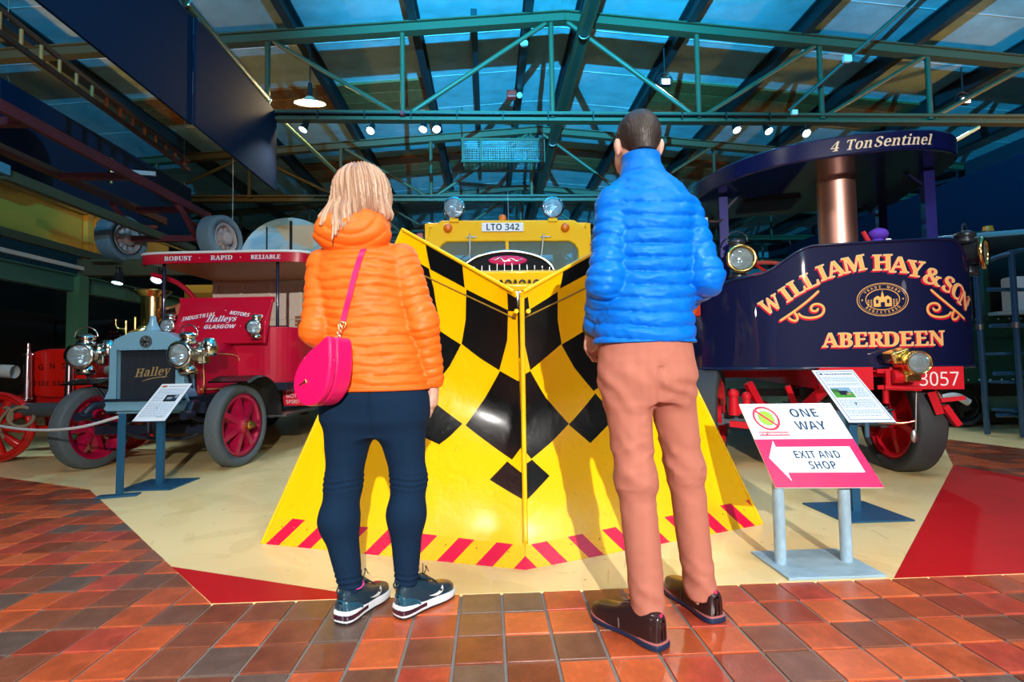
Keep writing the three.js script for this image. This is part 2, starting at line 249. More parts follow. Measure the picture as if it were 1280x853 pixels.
// ---------------------------------------------------------------- lamps
function lightStand(name, label, cfgs, head, radius) {
  cfgs = [cfgs].flat(); const cfg = cfgs[cfgs.length >> 1];       // an unseen lamp head on a tripod, behind the camera
  const [x, y, z] = cfg.at, t = thing(name, label, 'lamp', [x, 0, z]);
  const dir = V(...cfg.to).sub(V(...cfg.at)).normalize(), back = dir.clone().multiplyScalar(-0.16), b = [back.x, y + back.y, back.z];
  mesh('pole', [rod([b[0], 0.45, b[2]], b, 0.014, 0.012, 10)], M.black, t);
  for (let k = 0; k < 3; k++) { const a = k * 2.094 + 0.5; mesh('leg', [rod([b[0], 0.5, b[2]], [b[0] + Math.cos(a) * 0.42, 0.012, b[2] + Math.sin(a) * 0.42], 0.010, 0.010, 8)], M.black, t); }
  for (const q of cfgs) {
    const e = V(...q.to).sub(V(...q.at)).normalize(), ox = q.at[0] - x, at = (s) => [e.x * s, e.y * s, e.z * s];
    const h = mesh('lamp_head', [between(new THREE.CylinderGeometry(head, head * 0.5, 0.2, 28, 1, true), at(0), at(0.2)), between(new THREE.CylinderGeometry(head * 0.5, head * 0.5, 0.03, 24), at(0), at(0.03))], M.black, t); h.position.set(ox + e.x * -0.2, y + e.y * -0.2, e.z * -0.2);
    const l = mesh('lens', [between(new THREE.CylinderGeometry(head * 0.9, head * 0.9, 0.01, 28), at(-0.03), at(-0.02))], new THREE.MeshStandardMaterial({ color: 0x888888, emissive: C(q.color), emissiveIntensity: 3 }), t); l.position.set(ox, y, 0);
    spot(q, radius);
  }
}
lightStand('unseen_flash', 'unseen flash lamp on a tripod, out of view, lighting the two visitors', LIGHT.flash, 0.12, 1.5);
lightStand('unseen_floodlight', 'unseen bank of three blue lamps, out of view, lighting the roof', LIGHT.roof, 0.07, 1.5);

lightStand('unseen_floodlight', 'unseen white lamp to the side of the person in orange, lighting the plough', LIGHT.left, 0.12, 4);
lightStand('unseen_floodlight', 'unseen white lamp to the side of the exit sign, lighting the plough', LIGHT.right, 0.12, 4);
for (const s of LIGHT.unseenAmber) {                             // unseen amber lamps at the walls, placed to warm the ceiling
  const [x, y, z] = s.at, sx = Math.sign(x), t = thing('unseen_uplighter', x < 0 ? 'unseen amber uplighter on the red lorry side, warming the ceiling' : 'unseen amber uplighter on the green vehicle side, warming the ceiling', 'lamp', [x, y, z]);
  mesh('bracket', [box(1.3, 0.06, 0.06, [sx * 0.5, -0.1, 0])], M.black, t); mesh('housing', [lathe([[0.02, -0.16], [0.12, -0.12], [0.26, 0.04], [0.27, 0.05], [0.24, 0.045], [0.1, -0.1]], [0, -0.06, 0])], M.black, t);
  mesh('lens', [rod([0, -0.09, 0], [0, -0.07, 0], 0.18, 0.2, 28)], new THREE.MeshStandardMaterial({ color: 0x996633, emissive: C([1.0, 0.42, 0.08]), emissiveIntensity: 4 }), t);
  spot({ at: [x, y + 0.02, z], to: s.to, color: [1.0, 0.40, 0.06], power: 150, angle: 0.55, pen: 0.9 }, 10);
}
const bulbCool = new THREE.MeshStandardMaterial({ color: 0xffffff, emissive: C([0.55, 0.9, 1.0]), emissiveIntensity: 9 });
const bulbWarm = new THREE.MeshStandardMaterial({ color: 0xffffff, emissive: C([1.0, 0.86, 0.55]), emissiveIntensity: 30 });
function spotlight(p, to, label, power, color = [0.8, 0.95, 1]) {
  const t = thing('spotlight', label, 'spotlight', p, 0, 'small track spotlights');
  const d = V(...to).sub(V(...p)).normalize(), at = (s) => [d.x * s, d.y * s, d.z * s];
  mesh('can', [between(new THREE.CylinderGeometry(0.07, 0.042, 0.13, 20, 1, true), at(-0.09), at(0.04)), between(new THREE.CylinderGeometry(0.042, 0.03, 0.05, 16), at(-0.14), at(-0.09)), between(new THREE.TorusGeometry(0.07, 0.006, 6, 20).rotateX(Math.PI / 2), at(0.039), at(0.041))], M.black, t);
  mesh('bracket', [rod([0, 0.02, 0], [0, 0.17, 0], 0.012, 0.012, 8), box(0.05, 0.02, 0.05, [0, 0.175, 0])], M.black, t);
  mesh('lens', [between(new THREE.CylinderGeometry(0.062, 0.062, 0.008, 20), at(0.022), at(0.03))], bulbCool, t);
  const q = [p[0] + d.x * 0.06, p[1] + d.y * 0.06, p[2] + d.z * 0.06];
  spot({ at: q, to, color, power, angle: 0.6, pen: 0.8 }, 2);
}
spotlight([-2.84, 4.66, -8.0], [-4.2, 0, -6], 'black spotlight alone near the end of the navy board', 10);
spotlight([-1.80, 4.64, -8.0], [-2.6, 0.5, -5], 'black spotlight hanging between the pendant lamp and the paired spotlights', 14);
spotlight([-0.98, 4.67, -8.0], [-1.6, 0, -5.5], 'black spotlight of the close pair, turned towards the red lorry', 14);
spotlight([-0.78, 4.67, -8.0], [0.5, 1, -5.5], 'black spotlight of the close pair, turned towards the yellow lorry', 8);
spotlight([4.08, 4.68, -8.0], [4.4, 0.5, -5.5], 'black spotlight above the wagon canopy, first from the man', 9);
spotlight([4.61, 4.66, -8.0], [5.2, 0.5, -5.0], 'black spotlight above the wagon canopy, second from the man', 9);
spotlight([5.24, 4.62, -8.0], [5.0, 0.5, -3.5], 'black spotlight tucked right behind the rim of the wagon canopy', 9);
{ // pendant and the two bare floods
  const t = thing('pendant_lamp', 'warm glowing pendant lamp with a cream dish shade under the truss', 'lamp', [-2.88, 5.27, -8.4]);
  mesh('shade', [lathe([[0.03, 0.10], [0.05, 0.10], [0.10, 0.055], [0.245, 0.0], [0.25, -0.004], [0.243, -0.008], [0.10, 0.042], [0.03, 0.085]], [0, 0, 0], [0.25, 0, 0])], mat([0.9, 0.82, 0.6], 0.5), t);
  mesh('lamp_holder', [rod([0, 0.08, 0.02], [0, 0.33, 0], 0.045, 0.035, 14), rod([0, 0.33, 0], [0, 1.21, 0], 0.01, 0.01, 8)], M.black, t);
  mesh('bulb', [sph(0.05, [0, 0.03, 0.02])], bulbWarm, t);
  const l = new THREE.PointLight(C([1.0, 0.72, 0.36]), 9, 0, 2); l.position.set(-2.88, 5.20, -8.35); l.castShadow = true; l.shadow.radius = 2; scene.add(l);
  const flood = (p, label, pw) => {
    const f = thing('flood_lamp', label, 'lamp', p); mesh('housing', [rbox(0.2, 0.14, 0.1, 0.02, [0, 0.02, -0.06])], M.black, f); mesh('yoke', [tor(0.13, 0.01, [0, 0.04, -0.06], [0, 0, 0], 6, 20, Math.PI), rod([0, 0.17, -0.06], [0, 0.6, -0.06], 0.012, 0.012, 8)], M.black, f);
    mesh('lens', [rbox(0.13, 0.08, 0.02, 0.008, [0, 0.0, 0])], new THREE.MeshStandardMaterial({ color: 0xffffff, emissive: C([0.9, 1, 0.9]), emissiveIntensity: 14 }), f);
    spot({ at: [p[0], p[1] - 0.02, p[2] + 0.05], to: [p[0] - 1, 0, p[2] + 4], color: [0.95, 1, 0.95], power: pw, angle: 0.95, pen: 0.7 }, 3);
  };
  flood([2.98, 5.52, -8.1], 'bright white flood lamp on the purlin above the man', 20);
  flood([8.12, 5.24, -8.1], 'white flood lamp among the struts over the green vehicle', 14);
  // detectors
  const sd = tag(mesh('smoke_detector', [lathe([[0, 0], [0.06, 0], [0.07, 0.03], [0.07, 0.06], [0, 0.06]], [0.69, 6.42, -8.6])], M.white), 'white round smoke detector fixed to a purlin', 'detector');
  const al = thing('alarm_sounder', 'small red and white alarm sounder fixed to a purlin', 'alarm', [0.55, 6.45, -10.3]);
  mesh('case', [rbox(0.2, 0.16, 0.16, 0.03)], mat([0.5, 0.03, 0.02], 0.4), al); mesh('detector_dome', [sph(0.06, [0.16, -0.03, 0.05])], M.white, al);
}
// added fill panels over the visitors, above the picture, to soften the shadows
for (const [x, z, label] of [[-1.9, -0.6, 'added warm fill panel over the tiles beside the person in orange'], [2.7, -0.6, 'added warm fill panel over the tiles beside the exit sign']]) {
  const y = 5.3, t = thing('added_fill_panel', label, 'light', [x, y, z], 0, 'added fill panels'), col = [1.0, 0.90, 0.74];
  mesh('frame', [box(1.54, 0.06, 0.04, [0, 0.03, 0.4]), box(1.54, 0.06, 0.04, [0, 0.03, -0.4]), box(0.04, 0.06, 0.8, [-0.77, 0.03, 0]), box(0.04, 0.06, 0.8, [0.77, 0.03, 0]), box(1.5, 0.02, 0.8, [0, 0.05, 0])], M.white, t);
  mesh('diffuser', [box(1.5, 0.01, 0.78, [0, 0.02, 0])], new THREE.MeshStandardMaterial({ color: 0xffffff, emissive: C(col), emissiveIntensity: 3 }), t);
  for (const s of [-1, 1]) mesh('rod', [rod([s * 0.6, 0.06, 0], [s * 0.6, roofY(x + s * 0.6) - y, 0], 0.008, 0.008, 6)], M.steel, t);
  const l = new THREE.RectAreaLight(C(col), 26, 1.5, 0.78); l.position.set(x, y + 0.005, z); l.lookAt(x, 0, z); scene.add(l);
}
// mesh cage hung under the ridge
{
  const t = thing('wire_cage', 'green framed wire mesh cage hanging beneath the roof ridge', 'cage', [0, 0, -11]);
  const x0 = -0.52, x1 = 1.28, y0 = 5.34, y1 = 5.83, d = 0.55;
  for (const z of [0, -d]) { for (const y of [y0, y1]) mesh('rail', [bar([x0, y, z], [x1, y, z], 0.045, 0.045)], M.green, t); for (const x of [x0 + 0.02, -0.1, x1]) mesh('post', [bar([x, y0, z], [x, y1, z], 0.04, 0.04)], M.green, t); }
  for (const x of [x0, x1]) for (const y of [y0, y1]) mesh('cross_rail', [bar([x, y, 0], [x, y, -d], 0.04, 0.04)], M.green, t);
  const w = []; for (let x = x0 + 0.05; x < x1; x += 0.05) w.push(rod([x, y0, -0.01], [x, y1, -0.01], 0.004, 0.004, 4)); for (let y = y0 + 0.05; y < y1; y += 0.05) w.push(rod([x0, y, -0.01], [x1, y, -0.01], 0.004, 0.004, 4));
  for (let x = x0 + 0.08; x < x1; x += 0.09) w.push(rod([x, y0, -d], [x, y1, -d], 0.004, 0.004, 4));
  mesh('wire_mesh', w, M.steel, t);
  for (const x of [x0, x1]) mesh('hanger', [rod([x, y1, -d / 2], [x, 6.78, -d / 2], 0.015, 0.015, 6)], M.green, t);
}
// ---------------------------------------------------------------- V plough
{
  const t = thing('snow_plough', 'yellow V shaped snow plough blade with black checks and red edge stripes', 'snow plough', [0.15, 0, -2.32]);
  const off = V(0.15, 0, -2.32);
  // ruled surface: centre line and outer edge, both following the concave profile
  const prof = (q) => -0.40 * Math.sin(Math.min(1, q / 0.62) * Math.PI / 2) + 0.16 * Math.pow(Math.max(0, (q - 0.55) / 0.45), 1.6);
  const wing = (side) => {
    const topO = side < 0 ? [503, 287] : [778, 296], botO = side < 0 ? [327, 680] : [953, 656], topC = side < 0 ? [644, 366] : [652, 366], botC = [657, 712.5];
    const zO = side < 0 ? -2.781 : -2.833;
    return (s, q) => {
      const c = atZ(botC[0] + (topC[0] - botC[0]) * q, botC[1] + (topC[1] - botC[1]) * q, -2.319 + prof(q));
      const o = atZ(botO[0] + (topO[0] - botO[0]) * q, botO[1] + (topO[1] - botO[1]) * q, zO + prof(q) * 1.15);
      return c.lerp(o, s);
    };
  };
  const surf = (fn, s0, s1, q0, q1, ns, nq, thick, flip) => {  // a curved plate with a back and edges
    const pos = [], uv = [], idx = [], W = ns + 1, H = nq + 1;
    const N = (s, q) => { const e = 1e-3, a = fn(s + e, q).sub(fn(s - e, q)), b = fn(s, q + e).sub(fn(s, q - e)); const n = a.cross(b).normalize(); return flip ? n.negate() : n; };
    for (const k of [0, 1]) for (let j = 0; j < H; j++) for (let i = 0; i < W; i++) { const s = s0 + (s1 - s0) * i / ns, q = q0 + (q1 - q0) * j / nq, p = fn(s, q); if (k) p.addScaledVector(N(s, q), -thick); p.sub(off); pos.push(p.x, p.y, p.z); uv.push(s, q); }
    const id = (k, i, j) => k * W * H + j * W + i, quad = (a, b, c, d, f) => (f ? idx.push(a, c, b, a, d, c) : idx.push(a, b, c, a, c, d));
    for (let j = 0; j < nq; j++) for (let i = 0; i < ns; i++) { quad(id(0, i, j), id(0, i + 1, j), id(0, i + 1, j + 1), id(0, i, j + 1), flip); quad(id(1, i, j), id(1, i + 1, j), id(1, i + 1, j + 1), id(1, i, j + 1), !flip); }
    const rim = []; for (let i = 0; i <= ns; i++) rim.push([i, 0]); for (let j = 1; j <= nq; j++) rim.push([ns, j]); for (let i = ns - 1; i >= 0; i--) rim.push([i, nq]); for (let j = nq - 1; j > 0; j--) rim.push([0, j]);
    rim.forEach((a, k) => { const b = rim[(k + 1) % rim.length]; quad(id(0, ...a), id(1, ...a), id(1, ...b), id(0, ...b), flip); });
    const g = new THREE.BufferGeometry(); g.setAttribute('position', new THREE.Float32BufferAttribute(pos, 3)); g.setAttribute('uv', new THREE.Float32BufferAttribute(uv, 2)); g.setIndex(idx);
    return toCreasedNormals(g, 0.7);
  };
  const QS = 0.085;                                        // height share of the striped edge
  const inv = (fn, px, py) => { let b = [0, 0, 1e9]; const N = 60; for (let i = 0; i <= N; i++) for (let j = 0; j <= N; j++) { const p = fn(i / N, j / N), q = pj(p.x, p.y, p.z), e = (q[0] - px) ** 2 + (q[1] - py) ** 2; if (e < b[2]) b = [i / N, j / N, e]; } let st = 1 / N; for (let k = 0; k < 30; k++) { let best = b; for (const [di, dj] of [[1, 0], [-1, 0], [0, 1], [0, -1]]) { const s = b[0] + di * st, u = b[1] + dj * st, p = fn(s, u), q = pj(p.x, p.y, p.z), e = (q[0] - px) ** 2 + (q[1] - py) ** 2; if (e < best[2]) best = [s, u, e]; } if (best === b) st /= 2; b = best; } return b; };
  const checks = {
    [-1]: [
      [[532, 306], [578, 332], [581, 360], [538, 337]], [[500, 315], [536, 336], [542, 360], [549, 400], [505, 365]],
      [[583, 362], [635, 388], [634, 425], [624, 463], [600, 448], [577, 430], [582, 400]], [[634, 366], [651, 376], [650, 392], [635, 389]],
      [[520, 398], [550, 414], [576, 431], [562, 458], [546, 478], [505, 440]], [[625, 464], [651, 478], [652, 560], [640, 575], [612, 555], [582, 532], [606, 498]],
      [[545, 505], [578, 530], [562, 546], [549, 556], [500, 532], [522, 503]], [[634, 577], [653, 592], [654, 625], [612, 600]]],
    [1]: [
      [[705, 334], [760, 304], [748, 335], [700, 361]], [[660, 371], [651, 376], [653, 392], [662, 388]],
      [[654, 392], [697, 365], [697, 400], [702, 430], [682, 447], [663, 463], [656, 430]], [[702, 431], [735, 411], [768, 392], [790, 440], [760, 475], [742, 489], [718, 460]],
      [[653, 470], [663, 464], [682, 497], [711, 530], [688, 554], [664, 574], [654, 562]], [[711, 531], [744, 492], [770, 520], [738, 554]],
      [[655, 582], [665, 575], [687, 595], [658, 626]], [[768, 318], [790, 306], [800, 350], [765, 385], [748, 345]]],
  };
  for (const side of [-1, 1]) {
    const fn = wing(side);
    const tex = canvas(1024, 1024, (x, w, h) => {
      x.fillStyle = '#ffbe00'; x.fillRect(0, 0, w, h);
      const P = (s, q) => [s * w, (1 - q) * h];
      x.fillStyle = '#0b0d10';
      for (const poly of checks[side]) { x.beginPath(); poly.forEach(([a, b], i) => { const [s, q] = inv(fn, a, b), [u, v] = P(Math.max(0, s), q); i ? x.lineTo(u, v) : x.moveTo(u, v); }); x.closePath(); x.fill(); }
      seed = 91 + side;                                    // chipped and scuffed paint
      for (let k = 0; k < 120; k++) { const [u, v] = P(rnd(), 0.1 + rnd() * 0.5); x.strokeStyle = `rgba(${rnd() < 0.6 ? '235,200,110' : '60,45,15'},${0.15 + rnd() * 0.3})`; x.lineWidth = 0.7 + rnd() * 1.4; x.beginPath(); x.moveTo(u, v); x.lineTo(u + rr(-12, 12), v + rr(-26, 26)); x.stroke(); }
    });
    const body = mesh('mouldboard', surf(fn, 0, 1, QS, 1, 26, 40, 0.012, side < 0), new THREE.MeshPhysicalMaterial({ map: tex, roughness: 0.28, clearcoat: 0.7, clearcoatRoughness: 0.12, bumpMap: rep(mottled, 3, 3), bumpScale: 0.004 }), t);
    body.userData.label = 'yellow wing with black checker squares';
    const edgeTex = canvas(1024, 96, (x, w, h) => {
      x.fillStyle = '#ffb800'; x.fillRect(0, 0, w, h); x.fillStyle = '#d4063c';
      const n = 7, per = w / 7.35; for (let k = 0; k < n + 1; k++) { const a = per * (k + (side < 0 ? 0.28 : 0.14)); x.beginPath(); x.moveTo(a, 0); x.lineTo(a + per * 0.42, 0); x.lineTo(a + per * 0.42 + per * 0.52, h); x.lineTo(a + per * 0.52, h); x.closePath(); x.fill(); }
      x.beginPath(); x.moveTo(0, h * 0.45); x.lineTo(per * 0.28, h); x.lineTo(0, h); x.fill();
      seed = 31 + side; for (let k = 0; k < 500; k++) { x.fillStyle = `rgba(${['80,70,60', '255,210,60', '140,120,110'][k % 3]},${0.25 + rnd() * 0.5})`; const v = h * (1 - rnd() * rnd()); x.fillRect(rnd() * w, v, 1 + rnd() * 4, 1 + rnd() * 2); }
      for (let k = 0; k < 9; k++) { x.fillStyle = 'rgba(40,30,25,.6)'; x.beginPath(); x.arc((k + 0.5) * w / 9, h * 0.35, 3, 0, 7); x.fill(); }
    });
    const e = mesh('cutting_edge', surf(fn, 0, 1, 0.0, QS + 0.004, 20, 4, 0.02, side < 0), new THREE.MeshPhysicalMaterial({ map: edgeTex, roughness: 0.4, clearcoat: 0.3, bumpMap: rep(fine, 4, 1), bumpScale: 0.001 }), t);
    { const uv = e.geometry.attributes.uv; for (let i = 0; i < uv.count; i++) uv.setY(i, uv.getY(i) / (QS + 0.004)); }
    e.userData.label = 'red and yellow striped lower edge';
    // seam strip, top lip and braces behind
    const sub = (s, q) => { const p = fn(s, q).sub(off); return [p.x, p.y, p.z]; };
    mesh('seam', [tube([0, 0.25, 0.5, 0.75, 1].map((s) => sub(s, 0.905)), 0.005, 20, 6)], mat([0.25, 0.14, 0.005], 0.5), t);
    mesh('top_lip', [tube([0.01, 0.3, 0.6, 1].map((s) => sub(s, 1.0)), 0.011, 20, 8)], M.yellow, t);
    mesh('outer_lip', [tube([0, 0.25, 0.5, 0.75, 1].map((q) => sub(1, q)), 0.009, 24, 8)], M.yellow, t);
    for (const s of [0.35, 0.75]) { const a = sub(s, 0.75), b = sub(s, 0.2); mesh('brace', [bar([a[0], a[1], a[2] - 0.03], [side * 0.3, 0.62, -1.5], 0.05, 0.05), bar([b[0], b[1], b[2] - 0.04], [side * 0.3, 0.6, -1.5], 0.05, 0.05)], M.yellow, t); }
    mesh('side_stay', [bar([side * 0.3, 0.62, -1.5], [side * 0.3, 0.62, -2.7], 0.1, 0.12)], M.yellow, t);
  }
  const fn = wing(1), cl = []; for (let k = 0; k <= 10; k++) { const p = fn(0, 0.1 + k * 0.088).sub(off); cl.push([p.x, p.y, p.z + 0.012]); }
  mesh('centre_rib', [tube(cl, 0.013, 40, 10)], M.yellow, t);
  const q = cl[10]; for (const dx of [-0.03, 0.03]) mesh('bolt', [rod([q[0] + dx, q[1] - 0.07, q[2] - 0.01], [q[0] + dx, q[1] - 0.07, q[2] + 0.03], 0.012, 0.012, 8)], M.yellow, t);
  mesh('cross_frame', [rbox(0.95, 0.10, 0.08, 0.01, [0.08, 1.60, -1.68], [0.35, 0, 0]), rbox(0.5, 0.05, 0.06, 0.01, [0.08, 1.50, -1.55], [0.35, 0, 0]), rbox(0.9, 0.1, 0.1, 0.01, [0.0, 0.62, -1.55])], M.yellow, t);
  mesh('chain', [Array.from({ length: 7 }, (_, k) => tor(0.022, 0.007, [-0.1 + k * 0.055, 1.545, -1.62], [0, (k % 2) * 1.2, 0], 6, 12))], M.black, t);
}
// ---------------------------------------------------------------- shared vehicle pieces
function wheel(name, parent, R, W, rimMat, spokes, p, steer = 0, opt = {}) {  // axle along local x, hub face towards +x
  const g = new THREE.Group(); g.name = name; g.position.set(...p); g.rotation.y = steer; parent.add(g);
  const ri = opt.rim ?? R * 0.76, prof = [];
  const c = 0.02; [[ri, -W / 2], [R - c, -W / 2], [R, -W / 2 + c], [R, W / 2 - c], [R - c, W / 2], [ri, W / 2], [ri, -W / 2]].forEach((q) => prof.push(q));
  mesh('tyre', [lathe(prof, [0, 0, 0], [0, 0, -Math.PI / 2], 48)], opt.tyre ?? M.rubber, g);
  mesh('rim', [lathe([[ri, -W / 2 + 0.005], [ri, W / 2 - 0.005], [ri - 0.05, W / 2 - 0.02], [ri - 0.05, -W / 2 + 0.02], [ri, -W / 2 + 0.005]], [0, 0, 0], [0, 0, -Math.PI / 2], 48)], rimMat, g);
  for (let k = 0; k < spokes; k++) { const a = k / spokes * Math.PI * 2 + 0.2, ca = Math.cos(a), sa = Math.sin(a); mesh('spoke', [opt.flat ? bar([0.02, ca * 0.06, sa * 0.06], [0.0, ca * (ri - 0.03), sa * (ri - 0.03)], 0.05, 0.10 * R / 0.4, V(1, 0, 0)) : rod([0.03, ca * 0.07, sa * 0.07], [0.0, ca * (ri - 0.04), sa * (ri - 0.04)], 0.03, 0.045, 10)], rimMat, g); }
  const h = mesh('hub', [rod([-W / 2, 0, 0], [W / 2 + 0.01, 0, 0], 0.085, 0.085, 24), rod([W / 2, 0, 0], [W / 2 + 0.03, 0, 0], 0.07, 0.055, 20)], rimMat, g);
  if (opt.cap) mesh('hub_cap', [rod([W / 2 + 0.02, 0, 0], [W / 2 + 0.07, 0, 0], 0.045, 0.045, 20), rod([W / 2 + 0.07, 0, 0], [W / 2 + 0.11, 0, 0], 0.032, 0.026, 6)], M.brass, h);
  if (opt.back) mesh('disc', [rod([-0.02, 0, 0], [-0.03, 0, 0], ri, ri, 40)], opt.back, g);
  return g;
}
function oilLamp(name, parent, p, turn, metal, s = 1, handle = true) {  // round lens facing local +z
  const g = new THREE.Group(); g.name = name; g.position.set(...p); g.rotation.y = turn; g.scale.setScalar(s); parent.add(g);
  mesh('lamp_body', [lathe([[0.001, -0.06], [0.045, -0.055], [0.062, -0.02], [0.07, 0.05], [0.08, 0.055], [0.08, 0.068], [0.066, 0.07]], [0, 0, 0], [Math.PI / 2, 0, 0], 32)], metal, g);
  mesh('lens', [lathe([[0.0, 0.078], [0.04, 0.074], [0.066, 0.062], [0.066, 0.056], [0, 0.056]], [0, 0, 0], [Math.PI / 2, 0, 0], 28)], M.lampGlass, g);
  mesh('reflector', [lathe([[0.0, 0.0], [0.03, 0.006], [0.062, 0.05]], [0, 0, 0], [Math.PI / 2, 0, 0], 28)], M.chrome, g);
  mesh('chimney', [lathe([[0.02, 0.06], [0.045, 0.065], [0.05, 0.085], [0.036, 0.095], [0.05, 0.105], [0.05, 0.125], [0.02, 0.14], [0.0, 0.14]], [0, 0, -0.01], [0, 0, 0], 24)], metal, g);
  mesh('oil_tank', [lathe([[0, -0.12], [0.045, -0.12], [0.055, -0.10], [0.045, -0.075], [0.03, -0.06]], [0, 0, -0.01], [0, 0, 0], 24)], metal, g);
  if (handle) mesh('handle', [tor(0.062, 0.004, [0, 0.12, -0.01], [0, 0, 0], 6, 24, Math.PI)], metal, g);
  return g;
}
// lettering drawn on a canvas in metres: origin at the lower left
function lettered(w, h, res, bg, draw) { return canvas(Math.round(w * res), Math.round(h * res), (x, W, H) => { if (bg) { x.fillStyle = bg; x.fillRect(0, 0, W, H); } x.save(); x.translate(0, H); x.scale(res, -res); draw(x, w, h); x.restore(); }); }
function word(x, s, px, py, size, font, fill, o = {}) {     // px,py: centre of the word, upright in the y-up canvas
  x.save(); x.translate(px, py); x.rotate(o.rot ?? 0); x.scale((o.sx ?? 1) / 100 * size, -size / 100); if (o.skew) x.transform(1, 0, -o.skew, 1, 0, 0);
  x.font = `${font.replace('SZ', '100px')}`; x.textAlign = o.align ?? 'center'; x.textBaseline = 'middle';
  if (o.shadow) for (let k = 7; k >= 1; k--) { x.fillStyle = o.shadow; x.fillText(s, -k * (o.sdx ?? 1.2), k * 1.3); }
  if (o.line) { x.strokeStyle = o.line; x.lineWidth = o.lw ?? 5; x.strokeText(s, 0, 0); }
  x.fillStyle = fill; x.fillText(s, 0, 0); x.restore();
}
